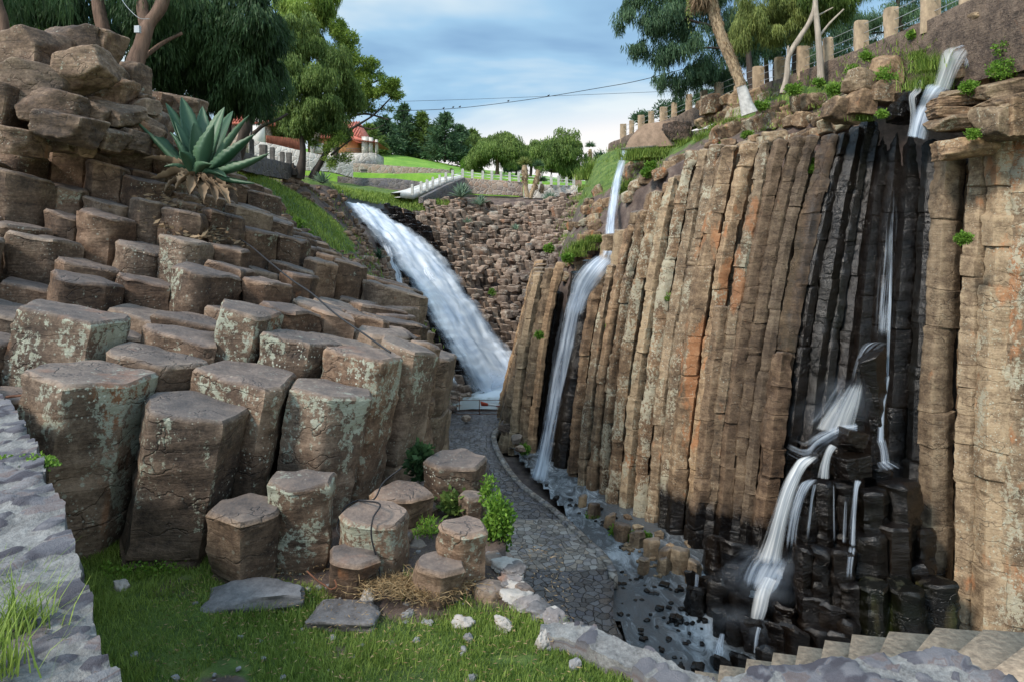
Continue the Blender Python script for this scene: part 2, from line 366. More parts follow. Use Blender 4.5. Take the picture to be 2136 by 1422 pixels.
def masonry_mat(name, scale, stones, mortar, edge=.05, zs=1.0, bumpd=.05, wet=0.0):
    m, t, bs, out = newmat(name)
    base = pos(t, (1, 1, zs)); nn = N(t, 'ShaderNodeTexNoise', i_Scale=scale*1.1, i_Detail=3.0); t.links.new(base, nn.inputs['Vector'])
    s_ = N(t, 'ShaderNodeVectorMath', operation='SCALE'); s_.inputs[3].default_value = .45/scale; t.links.new(nn.outputs[1], s_.inputs[0])
    ad = N(t, 'ShaderNodeVectorMath', operation='ADD'); t.links.new(base, ad.inputs[0]); t.links.new(s_.outputs[0], ad.inputs[1])
    v1 = N(t, 'ShaderNodeTexVoronoi', i_Scale=scale); v2 = N(t, 'ShaderNodeTexVoronoi', feature='DISTANCE_TO_EDGE', i_Scale=scale)
    for v in (v1, v2): t.links.new(ad.outputs[0], v.inputs['Vector'])
    sx = N(t, 'ShaderNodeSeparateColor'); t.links.new(v1.outputs['Color'], sx.inputs[0])
    n = len(stones)
    c = ramp(t, sx.outputs[0], [((i+.5)/n, s) for i, s in enumerate(stones)]).outputs[0]
    fine = noise(t, pos(t), scale*6, 6, .7)
    c = mixc(t, .5, c, mixc(t, fine, (.25, .25, .25), (1.5, 1.5, 1.5)), 'MULTIPLY')
    e = ramp(t, v2.outputs['Distance'], [(edge*.5, 0.0), (edge*1.5, 1.0)]).outputs[0]
    c = mixc(t, e, mixc(t, fine, tuple(x*.7 for x in mortar), tuple(min(1, x*1.2) for x in mortar)), c)
    t.links.new(c, bs.inputs['Base Color'])
    h = math_n(t, 'ADD', math_n(t, 'MULTIPLY', ramp(t, v2.outputs['Distance'], [(0, 0.0), (edge*3, 1.0)]).outputs[0], .8), math_n(t, 'MULTIPLY', fine, .5))
    bs.inputs['Roughness'].default_value = .88
    if wet:
        wn = noise(t, pos(t), .55, 4, .6)
        wa = math_n(t, 'ADD', attr(t, 'wet'), math_n(t, 'MULTIPLY', math_n(t, 'SUBTRACT', wn, .5), .9))
        wm = ramp(t, wa, [(.42, 0.0), (.58, 1.0)]).outputs[0]
        c = mixc(t, wm, c, mixc(t, 1.0, c, (.42, .44, .50), 'MULTIPLY')); t.links.new(c, bs.inputs['Base Color'])
        ro = N(t, 'ShaderNodeMapRange'); t.links.new(wm, ro.inputs[0]); ro.inputs[3].default_value = .7; ro.inputs[4].default_value = .13
        t.links.new(ro.outputs[0], bs.inputs['Roughness'])
    bump(t, bs, h, bumpd); return m
M['path'] = masonry_mat('stone_paving', 4.4, [(.17, .14, .115), (.28, .235, .195), (.37, .325, .285), (.21, .185, .18), (.33, .26, .20)], (.09, .072, .056), .022, 1, .035, wet=1)
M['wall_dark'] = masonry_mat('dark_masonry', 3.2, [(.09, .08, .078), (.17, .145, .13), (.12, .11, .12)], (.17, .155, .14), .045)
M['wall_brown'] = masonry_mat('brown_masonry', 6.5, [(.07, .048, .036), (.14, .09, .065), (.10, .07, .055)], (.085, .062, .046), .04)
M['wall_tan'] = masonry_mat('tan_masonry', 2.6, [(.26, .19, .14), (.36, .28, .22), (.20, .16, .14), (.32, .22, .16)], (.38, .33, .28), .045)
M['wall_rough'] = rock_mat('rough_dark_wall', (.02, .015, .012), (.085, .06, .045), (.24, .175, .125), lichen=.4, orange=.3, s=3.2, bumpd=.12)
M['wall_ragged'] = masonry_mat('ragged_masonry', 4.5, [(.20, .12, .075), (.30, .20, .13), (.13, .085, .06), (.36, .25, .16)], (.12, .085, .06), .05, 1.6, .09)
M['wall_pale'] = masonry_mat('pale_masonry', 2.2, [(.48, .43, .37), (.58, .54, .48), (.40, .35, .30)], (.60, .57, .52), .045)
def mortar_mat():
    m, t, bs, out = newmat('mortared_stone_top'); s = attr(t, 'stone'); k = attr(t, 'hue'); p = pos(t)
    f = noise(t, p, 34, 6, .75); g = noise(t, p, 4, 5, .7)
    st = ramp(t, math_n(t, 'ADD', k, math_n(t, 'MULTIPLY', math_n(t, 'SUBTRACT', f, .5), .4)), [(.1, (.05, .045, .055)), (.4, (.09, .087, .10)), (.7, (.14, .135, .145)), (.85, (.125, .095, .09)), (1.0, (.18, .175, .18))]).outputs[0]
    mo = ramp(t, math_n(t, 'ADD', math_n(t, 'MULTIPLY', f, .6), math_n(t, 'MULTIPLY', g, .45)), [(.36, (.07, .066, .062)), (.5, (.165, .16, .155)), (.66, (.28, .275, .262))]).outputs[0]
    e = ramp(t, math_n(t, 'ADD', s, math_n(t, 'MULTIPLY', math_n(t, 'SUBTRACT', f, .5), .5)), [(.40, 0.0), (.55, 1.0)]).outputs[0]
    t.links.new(mixc(t, e, mo, st), bs.inputs['Base Color']); bs.inputs['Roughness'].default_value = .88
    bump(t, bs, math_n(t, 'ADD', f, noise(t, p, 90, 3, .7)), .008); return m
M['mortar'] = mortar_mat()
def water_mat(name, col, rough, foam, bumpd, scale=3):
    m, t, bs, out = newmat(name); p = pos(t)
    fn = noise(t, pos(t, (1, .5, 1)), scale, 7, .7, 1.2)
    fm = ramp(t, math_n(t, 'ADD', fn, math_n(t, 'MULTIPLY', attr(t, 'foam'), .42)), [(.54, 0.0), (.98, foam)]).outputs[0]
    t.links.new(mixc(t, fm, col, (.72, .75, .78)), bs.inputs['Base Color'])
    ro = N(t, 'ShaderNodeMapRange'); t.links.new(fm, ro.inputs[0]); ro.inputs[3].default_value = rough; ro.inputs[4].default_value = .6
    t.links.new(ro.outputs[0], bs.inputs['Roughness'])
    bump(t, bs, fn, bumpd); return m
M['stream'] = water_mat('stream_water', (.075, .08, .085), .14, .75, .05, 2.4)
M['pool'] = water_mat('pool_water', (.34, .36, .34), .12, .95, .03, 1.2)
def fall_mat(name, col=(.80, .84, .88), su=26, sv=.35, soft=.5, gain=1.6, base=.28):
    """silky falling water: streaks run along the uv v axis; opacity from the mesh"""
    m, t, bs, out = newmat(name)
    tc_ = N(t, 'ShaderNodeUVMap', uv_map='uv'); mp = N(t, 'ShaderNodeMapping'); mp.inputs['Scale'].default_value = (su, sv, 1); t.links.new(tc_.outputs[0], mp.inputs[0])
    n = noise(t, mp.outputs[0], 1.0, 4, .6, .25)
    mp2 = N(t, 'ShaderNodeMapping'); mp2.inputs['Scale'].default_value = (su*.25, sv*2.2, 1); t.links.new(tc_.outputs[0], mp2.inputs[0])
    n2 = noise(t, mp2.outputs[0], 1.0, 3, .6, .4)
    k = math_n(t, 'ADD', math_n(t, 'MULTIPLY', math_n(t, 'SUBTRACT', n, .5), 1.5), math_n(t, 'MULTIPLY', math_n(t, 'SUBTRACT', n2, .5), 1.3))
    al = math_n(t, 'ADD', math_n(t, 'MULTIPLY', attr(t, 'dens'), gain), math_n(t, 'SUBTRACT', math_n(t, 'MULTIPLY', k, soft*1.5), base), True)
    al = math_n(t, 'MULTIPLY', al, math_n(t, 'MINIMUM', math_n(t, 'MULTIPLY', attr(t, 'dens'), 4.0), 1.0), True)
    c = ramp(t, math_n(t, 'ADD', .5, k), [(.1, (col[0]*.55, col[1]*.64, col[2]*.76)), (.75, col)]).outputs[0]
    t.links.new(c, bs.inputs['Base Color']); bs.inputs['Roughness'].default_value = .45; bs.inputs['Specular IOR Level'].default_value = .3
    tl = N(t, 'ShaderNodeBsdfTranslucent'); t.links.new(c, tl.inputs[0])
    m1 = N(t, 'ShaderNodeMixShader'); m1.inputs[0].default_value = .3; t.links.new(bs.outputs[0], m1.inputs[1]); t.links.new(tl.outputs[0], m1.inputs[2])
    tp = N(t, 'ShaderNodeBsdfTransparent'); m2 = N(t, 'ShaderNodeMixShader'); t.links.new(al, m2.inputs[0])
    t.links.new(tp.outputs[0], m2.inputs[1]); t.links.new(m1.outputs[0], m2.inputs[2]); t.links.new(m2.outputs[0], out.inputs[0]); return m
M['fall_big'] = fall_mat('waterfall_silk', (.90, .92, .95), 9, .25, .7, 1.9, .3)
M['fall_thin'] = fall_mat('thin_fall_silk', (.72, .78, .86), 12, .25, .55, .95, .12)
M['fall_warm'] = fall_mat('warm_fall_silk', (.80, .79, .77), 11, .22, .55, 1.0, .12)
M['mist'] = fall_mat('mist_veil', (.62, .68, .76), 3, .4, .22, .8, .02)
# ------------------------------------------------------------------ shapes
def resample(poly, res):
    poly = np.asarray(poly, float); out = []
    n = len(poly)
    for i in range(n):
        a, b = poly[i], poly[(i+1) % n]; L = np.linalg.norm(b-a); k = max(1, int(round(L/res)))
        for j in range(k): out.append(a+(b-a)*(j/k))
    o = np.array(out)
    return o
def rand_poly(rs, r, n=None, jit=.16, sq=1.0):
    n = n or rs.choice([5, 6, 6, 7]); th = rs.uniform(0, 6.28)
    return np.array([[r*(1+rs.uniform(-jit, jit))*math.cos(th+2*math.pi*(i+rs.uniform(-.22, .22))/n), sq*r*(1+rs.uniform(-jit, jit))*math.sin(th+2*math.pi*(i+rs.uniform(-.22, .22))/n)] for i in range(n)])
def prism(poly, top, bot, res=.1, vres=None, seed=0, joints=None, tilt=(0, 0), rough=.02, taper=1.0, weather=0.0, seg=.02, rim=.03, jin=.07, bend=None):
    """irregular basalt column: V, quads, tris. Stacked segments between joints, each a little out of line."""
    rs = np.random.RandomState(seed); top = np.asarray(top, float); bot = np.asarray(bot, float)
    H = np.linalg.norm(top-bot); vres = vres or res*1.3
    pr = resample(poly, res); M_ = len(pr); r0 = np.linalg.norm(pr, axis=1).mean()
    if joints is None: joints = (.6, 1.6)
    js = []; s = rs.uniform(*joints)*.8
    while s < H-.1: js.append(s); s += rs.uniform(*joints)
    dep = list(np.arange(rim*2, H, vres))+[H]
    for j in js: dep += [j-.02, j, j+.02]
    dep = sorted(d for d in set(np.round(dep, 3)) if d >= rim*2)
    rows = []
    shift = np.zeros(2); scl = 1.0; ji = 0; tl = rs.uniform(-.12, .12, (len(js)+1, 2))
    segs = [(rs.uniform(-seg, seg, 2), 1+rs.uniform(-seg, seg)*1.2) for _ in range(len(js)+1)]
    def ring(d, sc_, zoff=0, sh=None):
        k = sum(1 for j in js if d > j)
        s2, s1 = segs[k] if k else (np.zeros(2), 1.0)
        near = min([abs(d-j) for j in js], default=9)
        inset = 1-jin*min(1.0, .35/r0*.5+.5)*max(0, 1-near/.021) if near < .021 else 1.0
        f = d/H; tp = 1+(taper-1)*f
        off = pr*sc_*tp*s1*inset+s2
        c = top+(bot-top)*f
        if bend is not None: c = c+np.asarray(bend)*4*f*(1-f)
        wt = math.exp(-d/.6)
        z = c[2]+zoff+(off@np.array(tilt))*wt
        if near < .03 and len(js):
            z = z+(off@tl[k if near else k])*.9
        return np.column_stack([c[0]+off[:, 0], c[1]+off[:, 1], np.broadcast_to(z, (M_,))])
    capn = max(2, int(r0/res*.55))
    caps = [ring(0, s_, 0) for s_ in np.linspace(.18, 1-rim/r0, capn)]
    rows = caps+[ring(rim, 1.0, 0)]+[ring(d, 1.0) for d in dep]
    V = np.concatenate(rows); nr = len(rows)
    ctr = V[:M_].mean(axis=0)
    cidx = np.repeat(np.arange(nr), M_)
    fz = np.clip((top[2]-V[:, 2])/(top[2]-bot[2]+1e-9), 0, 1)[:, None]; ax = top+(bot-top)*fz
    if bend is not None: ax = ax+np.asarray(bend)*4*fz*(1-fz)
    d = V-ax; d[:, 2] = 0; d /= np.linalg.norm(d, axis=1)[:, None]+1e-6
    o = seed*3.17
    nz = rough*(.9*fbm(V*1.1+o, 1, 2)+.9*fbm(V*np.array([2.5, 2.5, 9])+o, 5, 3))
    if weather: nz += weather*np.exp(-(top[2]-V[:, 2])/1.6)*(fbm(V*2.2+o, 9, 3)-.2)
    side = cidx >= capn
    pl = np.linalg.norm(pr, axis=1); kw_ = max(2, int(.14/res)); ps = np.mean([np.roll(pl, a) for a in range(-kw_, kw_+1)], axis=0); cor = np.clip(pl-ps, 0, .08)*(.5 if res < .09 else .36)
    chip = np.tile(cor, nr)*np.clip(.75+1.5*fbm(V*np.array([2, 2, 3.5])+o, 21, 3), 0, 2.2); nz = nz-chip*np.where(cidx >= capn-1, 1, 0)
    side = cidx >= capn-1
    V[side] += d[side]*nz[side][:, None]
    V[~side, 2] += (rough*.7*fbm(V[~side]*3.5+o, 11, 3))
    rimr = (cidx == capn-1) | (cidx == capn); V[rimr, 2] += rough*.5*fbm(V[rimr]*5+o, 14, 2)-.3*rim*(cidx[rimr] == capn)-rough*2.2*np.clip(fbm(V[rimr]*2.2+o, 17, 2)-.15, 0, 1)
    i = np.arange(nr-1)[:, None]*M_; k = np.arange(M_)[None]; k2 = (k+1) % M_
    Q = np.stack([i+k, i+M_+k, i+M_+k2, i+k2], -1).reshape(-1, 4)
    n0 = len(V); V = np.vstack([V, ctr])
    T = [(n0, a, (a+1) % M_) for a in range(M_)]
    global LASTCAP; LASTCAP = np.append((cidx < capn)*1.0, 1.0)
    return V, Q, T
_ico = {}
def sphere(n):
    if n in _ico: return _ico[n]
    # cube sphere
    V = []; Q = []; idx = {}
    def vid(p):
        k = tuple(np.round(p, 6))
        if k not in idx: idx[k] = len(V); V.append(p)
        return idx[k]
    g = np.tan(np.linspace(-1, 1, n+1)*math.pi/4)
    for ax in range(3):
        for s in (-1, 1):
            for i in range(n):
                for j in range(n):
                    q = []
                    for a, b in ((i, j), (i+1, j), (i+1, j+1), (i, j+1)):
                        p = np.zeros(3); p[ax] = s; p[(ax+1) % 3] = g[a]; p[(ax+2) % 3] = g[b]; q.append(vid(p))
                    Q.append(q if s > 0 else q[::-1])
    V = np.array(V); V /= np.linalg.norm(V, axis=1)[:, None]
    _ico[n] = (V, np.array(Q)); return _ico[n]
def boulder(c, r, seed=0, n=14, planes=11, rough=.06, yaw=None, roll=0, blocky=.62):
    rs = np.random.RandomState(seed); S, Q = sphere(n)
    nrm = rs.normal(size=(planes, 3)); nrm /= np.linalg.norm(nrm, axis=1)[:, None]
    nrm = np.vstack([nrm, [[1, 0, 0], [-1, 0, 0], [0, 1, 0], [0, -1, 0], [0, 0, 1], [0, 0, -1]]]); off = np.concatenate([rs.uniform(.72, 1.0, planes), rs.uniform(blocky, .85, 6)])
    d = S@nrm.T; d = np.where(d > 1e-3, off/np.maximum(d, 1e-3), 9)
    rad = 1/np.sum((1/np.minimum(d, 3))**26, axis=1)**(1/26)
    V = S*rad[:, None]
    V *= (1+rough*fbm(V*2.6+seed*1.7, 3, 3))[:, None]
    V = V*np.asarray(r, float)
    yaw = rs.uniform(0, 6.28) if yaw is None else yaw
    cr, sr = math.cos(roll), math.sin(roll); V = V@np.array([[cr, 0, sr], [0, 1, 0], [-sr, 0, cr]]).T
    cy_, sy = math.cos(yaw), math.sin(yaw); V = V@np.array([[cy_, -sy, 0], [sy, cy_, 0], [0, 0, 1]]).T
    return V+np.asarray(c, float), Q
def tps_fit(pts, lam=.4):
    X = pts[:, :2]; n = len(X); d = np.linalg.norm(X[:, None]-X[None], axis=2)
    K = np.where(d > 0, d*d*np.log(d+1e-9), 0)/100+np.eye(n)*lam*.05; Pm = np.column_stack([np.ones(n), X])
    A = np.block([[K, Pm], [Pm.T, np.zeros((3, 3))]]); s = np.linalg.solve(A, np.concatenate([pts[:, 2], np.zeros(3)]))
    def f(x, y):
        x = np.atleast_1d(np.asarray(x, float)); y = np.atleast_1d(np.asarray(y, float)); q = np.column_stack([x.ravel(), y.ravel()])
        d = np.linalg.norm(q[:, None]-X[None], axis=2); K = np.where(d > 0, d*d*np.log(d+1e-9), 0)/100
        return (K@s[:n]+s[n]+q@s[n+1:]).reshape(x.shape)
    return f
def clip_poly(poly, a, b):
    """part of poly nearer to a than to b"""
    m = (a+b)/2; nn = b-a; out = []
    for i in range(len(poly)):
        p, q = poly[i], poly[(i+1) % len(poly)]; dp, dq = np.dot(p-m, nn), np.dot(q-m, nn)
        if dp <= 0: out.append(p)
        if dp*dq < 0: out.append(p+(q-p)*dp/(dp-dq))
    return out
def voronoi(sites, R_=1.2, gap=.02):
    sites = np.asarray(sites, float)[:, :2]; cells = []
    RR = np.broadcast_to(np.asarray(R_, float), (len(sites),)); rv = np.random.RandomState(99)
    for i, s in enumerate(sites):
        R_ = RR[i]; th0 = rv.uniform(0, 1); n_ = rv.choice([5, 6, 6, 7])
        poly = [s+R_*rv.uniform(.93, 1.07)*np.array([math.cos(a), math.sin(a)]) for a in np.arange(n_)*2*math.pi/n_+th0]
        d = np.linalg.norm(sites-s, axis=1)
        for j in np.argsort(d)[1:26]:
            if d[j] > R_+RR.max(): break
            poly = clip_poly(poly, s, sites[j])
            if len(poly) < 3: break
        if len(poly) < 3: cells.append(None); continue
        # drop tiny edges
        q = [poly[0]]
        for p in poly[1:]:
            if np.linalg.norm(p-q[-1]) > .06*R_: q.append(p)
        if np.linalg.norm(q[0]-q[-1]) < .06*R_ and len(q) > 3: q.pop()
        q = np.array(q); c = q.mean(axis=0); dd = q-c; L = np.linalg.norm(dd, axis=1)[:, None]
        q = c+dd*(1-gap/np.maximum(L, .05)); cells.append(q)
    return cells
def inpoly(x, y, poly):
    poly = np.asarray(poly, float); x = np.asarray(x, float); y = np.asarray(y, float); r = np.zeros(x.shape, bool); n = len(poly)
    for i in range(n):
        x1, y1 = poly[i]; x2, y2 = poly[(i+1) % n]
        c = ((y1 > y) != (y2 > y)) & (x < (x2-x1)*(y-y1)/(y2-y1+1e-12)+x1); r ^= c
    return r
def grid_terrain(name, x0, x1, y0, y1, res, zf, keep=None, attrf=None, mat=None, rough=.08, skirt=0):
    xs = np.arange(x0, x1+res, res); ys = np.arange(y0, y1+res, res); X, Y = np.meshgrid(xs, ys); Z = zf(X, Y)
    V = np.column_stack([X.ravel(), Y.ravel(), Z.ravel()])
    if rough: V[:, 2] += rough*fbm(V*np.array([1.1, 1.1, 0]), 3, 4)
    nx = len(xs); i = np.arange(len(ys)-1)[:, None]*nx; j = np.arange(nx-1)[None]
    Q = np.stack([i+j, i+j+1, i+nx+j+1, i+nx+j], -1).reshape(-1, 4)
    if keep is not None:
        k = keep(X.ravel(), Y.ravel()); Q = Q[k[Q].all(axis=1)]
        used = np.unique(Q); mp = -np.ones(len(V), int); mp[used] = np.arange(len(used)); V = V[used]; Q = mp[Q]
    if skirt is not None and skirt != 0:
        e = np.concatenate([Q[:, [0, 1]], Q[:, [1, 2]], Q[:, [2, 3]], Q[:, [3, 0]]]); es = {(a, b) for a, b in e}
        bd = [(a, b) for a, b in es if (b, a) not in es]; vb = sorted({v for p_ in bd for v in p_}); m2 = {v: len(V)+n for n, v in enumerate(vb)}
        V2 = V[vb].copy(); V2[:, 2] = skirt; V = np.vstack([V, V2]); Q = np.vstack([Q, [(b, a, m2[a], m2[b]) for a, b in bd]])
    A = attrf(V) if attrf else None
    return mesh_obj(name, V, Q, None, mat, A, smooth=180)
def leaves(mb, base, d, L, W, tint, rs, droop=0):
    """diamond leaves: base points, directions, length, width"""
    n = len(base); L = np.broadcast_to(L, (n,))[:, None]; W = np.broadcast_to(W, (n,))[:, None]
    d = d/(np.linalg.norm(d, axis=1)[:, None]+1e-9); r = rs.normal(size=(n, 3)); s = np.cross(d, r); s /= np.linalg.norm(s, axis=1)[:, None]+1e-9
    mid = base+d*L*.45; tip = base+d*L; tip[:, 2] -= (droop*L)[:, 0]
    V = np.stack([base, mid-s*W/2, tip, mid+s*W/2], 1).reshape(-1, 3); Q = np.arange(4*n).reshape(-1, 4)
    mb.add(V, Q, None, {'tint': np.repeat(np.broadcast_to(tint, (n,)), 4)})
def crown_points(clumps, n, rs, gap=.0, gs=.9, seed=0):
    """clumps: (x,y,z,rx,ry,rz). Points in clump volumes with holes cut by noise."""
    clumps = np.array(clumps, float); vol = clumps[:, 3]*clumps[:, 4]*clumps[:, 5]; p = vol**.66; p /= p.sum()
    k = rs.choice(len(clumps), n, p=p); u = rs.normal(size=(n, 3)); u /= np.linalg.norm(u, axis=1)[:, None]
    r = rs.uniform(0, 1, n)**.42
    C = clumps[k]; sub_ = np.random.RandomState(seed+41); S_ = sub_.normal(size=(len(clumps), 12, 3)); S_ /= np.linalg.norm(S_, axis=2)[:, :, None]; S_ *= sub_.uniform(.15, .86, (len(clumps), 12))[:, :, None]
    si = rs.randint(0, 12, n); C = C.copy(); C[:, :3] += S_[k, si]*C[:, 3:6]; C[:, 3:6] *= sub_.uniform(.26, .46, (len(clumps), 12))[k, si][:, None]; pt = C[:, :3]+u*r[:, None]*C[:, 3:6]
    m = vn(pt*gs*2.1, seed+5)+.6*vn(pt*gs*5, seed+9) > gap-.35*(1-r)
    return pt[m], u[m], r[m], k[m]
def weeping(name, clumps, n, mat, parent, seed=0, L=(.25, .6), W=.03, gap=-.1, up=.25, chain=3, gs=.9):
    """drooping strands made of several narrow leaves"""
    rs = np.random.RandomState(seed); pt, u, r, k = crown_points(clumps, n, rs, gap, gs, seed); mb = MB(); m = len(pt)
    tint = np.clip(.5+.35*vn(pt*.8, seed)+.25*rs.normal(size=m), 0, 1)
    base = pt.copy(); d = np.column_stack([u[:, 0]*.35, u[:, 1]*.35, -np.ones(m)*(1-up)])+rs.normal(size=(m, 3))*.16
    for c in range(chain):
        LL = rs.uniform(L[0], L[1], m)/chain
        leaves(mb, base+rs.normal(size=(m, 3))*.01, d, LL*1.5, W*(1.2-.25*c), tint, rs)
        base = base+d/np.linalg.norm(d, axis=1)[:, None]*LL[:, None]; d = d*np.array([.6, .6, 1])+rs.normal(size=(m, 3))*.07
    return mb.build(name, mat, parent)
def leafy(name, clumps, n, mat, parent, seed=0, L=.12, W=.05, gap=-.1, gs=.9, upb=.2):
    rs = np.random.RandomState(seed); pt, u, r, k = crown_points(clumps, n, rs, gap, gs, seed); mb = MB(); m = len(pt)
    tint = np.clip(.5+.35*vn(pt*1.1, seed)+.22*rs.normal(size=m), 0, 1)
    for c in range(3):
        leaves(mb, pt+rs.normal(size=(m, 3))*L*.4, u*.5+rs.normal(size=(m, 3))*.6+np.array([0, 0, upb]), L*rs.uniform(.7, 1.3, m), W, np.clip(tint+rs.normal(size=m)*.08, 0, 1), rs)
    return mb.build(name, mat, parent)
def ribbon(name, pts, mat, nc=14, bulge=.12, dens=1.0, seed=0, parent=None, kx=8, edge=.75, fade=(.03, .05), dirx=(1, 0, 0), wob=.03):
    """falling sheet through (px,py,D,width_px) stations; pts may carry a 5th value: local density"""
    q = []
    for s in pts: q.append([*P(s[0], s[1], s[2]), s[3]/F*s[2], s[4] if len(s) > 4 else 1.0])
    q = smoothpath(np.array(q), kx); nr = len(q)
    L = np.concatenate([[0], np.cumsum(np.linalg.norm(np.diff(q[:, :3], axis=0), axis=1))])
    u = np.linspace(-1, 1, nc); dx = np.array(dirx, float); V = []; dn = []; uv = []
    tg = np.gradient(q[:, :3], axis=0); tg /= np.linalg.norm(tg, axis=1)[:, None]+1e-9
    for i in range(nr):
        side = dx-tg[i]*np.dot(dx, tg[i])*.6; side /= np.linalg.norm(side)
        nrm = np.cross(side, tg[i]); nrm /= np.linalg.norm(nrm)
        if nrm[1] > 0: nrm = -nrm
        for a in u:
            V.append(q[i, :3]+side*a*q[i, 3]/2+nrm*bulge*(1-a*a)*q[i, 3])
            e = max(0, min(1, (1-abs(a))/edge)); e = e*e*(3-2*e)
            v = L[i]/L[-1]; f = min(1, v/fade[0]) if fade[0] else 1; g = min(1, (1-v)/fade[1]) if fade[1] else 1
            dn.append(dens*q[i, 4]*e*f*g); uv.append((a*.5+seed*.37, L[i]+seed*3))
    V = np.array(V)
    if wob: V[:, 1] += wob*fbm(V*np.array([3, 0, .7])+seed, 4, 3)
    i = np.arange(nr-1)[:, None]*nc; j = np.arange(nc-1)[None]
    Q = np.stack([i+j, i+j+1, i+nc+j+1, i+nc+j], -1).reshape(-1, 4)
    return mesh_obj(name, V, Q, None, mat, {'dens': dn}, smooth=180, uv=np.array(uv), parent=parent)
# ================================================================== LARGE STRUCTURE
FLOOR = -9.5
mound_ctrl = [(200,775,6.6),(400,850,6.5),(520,770,7.4),(765,730,8.3),(870,712,10.5),(130,640,8.0),(330,735,7.8),(510,645,9.2),(635,700,8.8),
  (40,620,8.8),(290,650,9.4),(100,500,10.5),(350,415,13.5),(600,460,17),(800,640,14),(0,330,12.5),(60,250,13.5),(250,310,14.5),(640,500,19),(420,400,13.5),(200,440,12),(330,540,11),(480,530,13),(640,580,14),(740,640,13)]
bank_ctrl = [(630,372,32),(500,362,25),(560,388,30),(700,378,40),(690,440,32),(640,470,24),(740,500,36),(800,560,34),(700,540,24),(760,600,22),(840,660,20),
  (240,190,18),(0,100,17),(300,250,22),(480,350,24),(400,330,21),(570,372,28),(560,382,38),(450,366,38),(350,340,36),(640,392,38),(250,300,34),(500,374,33),(400,345,30),(150,200,32),(120,120,17)]
far_ctrl = [(730,420,52),(800,460,50.5),(850,500,49),(920,600,46),(980,700,43.5),(1040,790,42),(700,385,54),(830,580,44),(880,680,41.5),(930,770,39.5),(985,826,38.8),
  (740,480,44),(790,600,39.5),(840,680,38),(880,760,37.2),(930,830,36.6),(900,480,51),(960,540,50),(1010,640,47.5),(1060,730,45),(1092,790,43.6),
  (940,430,55),(1000,425,57),(1100,440,56),(1190,420,55),(1060,500,53),(1150,520,50),(1100,620,48.5),(1100,700,46),(1150,650,44),(1180,500,46),
  (960,398,60),(1100,405,60),(850,408,58),(730,392,58),(1200,400,60),(1250,600,41),(1130,740,43)]
world_ctrl = [(-20,10,5.2),(-25,25,6),(-32,45,6.5),(-18,45,3.6),(-14,56,3.2),(-30,60,6),(-2,38.2,-10.3),(1.5,40.5,-10.4),(0,36.5,-11.5),(-14,5,1.2),(-9,5.5,-.4),(6,44,-9),(10,50,-2),(14,60,3.2),(-2,63,3.6),(8,63,3.4)]
ALLC = np.array([P(*c) for c in mound_ctrl+bank_ctrl+far_ctrl]+[np.array(c, float) for c in world_ctrl])
surf = tps_fit(ALLC, .25)
BX = np.array([(5.2, .3), (5.8, .2), (8, -.35), (11, -1.25), (15, -2.0), (20, -3.2), (26, -4.0), (32, -4.4), (36.3, -4.6)])
BX = np.array([(float(CD(a)), b*float(CD(a))/a) for a, b in BX])
def bxl(Y): return np.interp(Y, BX[:, 0], BX[:, 1])
def keep_left(X, Y): return np.where(Y < 36.4, (X < bxl(Y)-.35) & (Y > 6.9), (X < 13))
def mound_mask(X, Y):
    px = HX+F*X/np.maximum(Y, .1); lim = np.interp(px, [-400, 300, 520, 640, 740, 900], CD(np.array([16.5, 16.5, 19, 20.5, 21, 21.])))
    return np.clip((lim-Y)/2, 0, 1)
grass_px = [[(495,352),(545,362),(600,390),(665,428),(712,470),(740,520),(700,520),(650,480),(600,440),(540,405),(505,385)],
            [(655,376),(700,374),(790,392),(860,402),(940,420),(925,434),(860,440),(790,425),(735,412),(700,400)],
            [(600,368),(660,372),(690,384),(640,384)]]
dirt_w = [(1210, 330, 1250, 420)]
def land_attr(V):
    px = HX+F*V[:, 0]/V[:, 1]; py = HY-F*V[:, 2]/V[:, 1]; g = np.zeros(len(V))
    for poly in grass_px: g = np.maximum(g, inpoly(px, py, poly)*(V[:, 1] > 20)*1.0)
    g = np.where((V[:, 1] < 7), 0, g)
    g = np.maximum(g, ((px > 620) & (px < 800) & (py > 470) & (py < 660) & (V[:, 1] > 20))*.42)
    g = np.maximum(g, ((px < 470) & (V[:, 1] > 17))*.35)
    # wet stone under and beside the big fall
    c = np.array([P(*s) for s in ((740,425,52),(800,460,50.5),(850,520,48.5),(900,600,46),(950,690,44),(1010,790,42))])
    t = smoothpath(c, 5); d = np.min(np.linalg.norm(V[:, None, :]-t[None], axis=2), axis=1) if len(V) < 60000 else np.full(len(V), 9.)
    return {'grass': g, 'wet': np.clip((3.4-d)/1.4, 0, 1)}
land = grid_terrain('hillside_ground', -46, 13, 6.6, 63, .34, lambda X, Y: surf(X, Y)-.95*mound_mask(X, Y)-2.4*np.clip((8.9-Y)/.7, 0, 1)*np.clip((X+4.2)/.8, 0, 1)-.12-.35*((Y > 37) & (X > -9.5)), keep_left, land_attr, M['ground'], .07, -11)
tag(land, kind='structure')
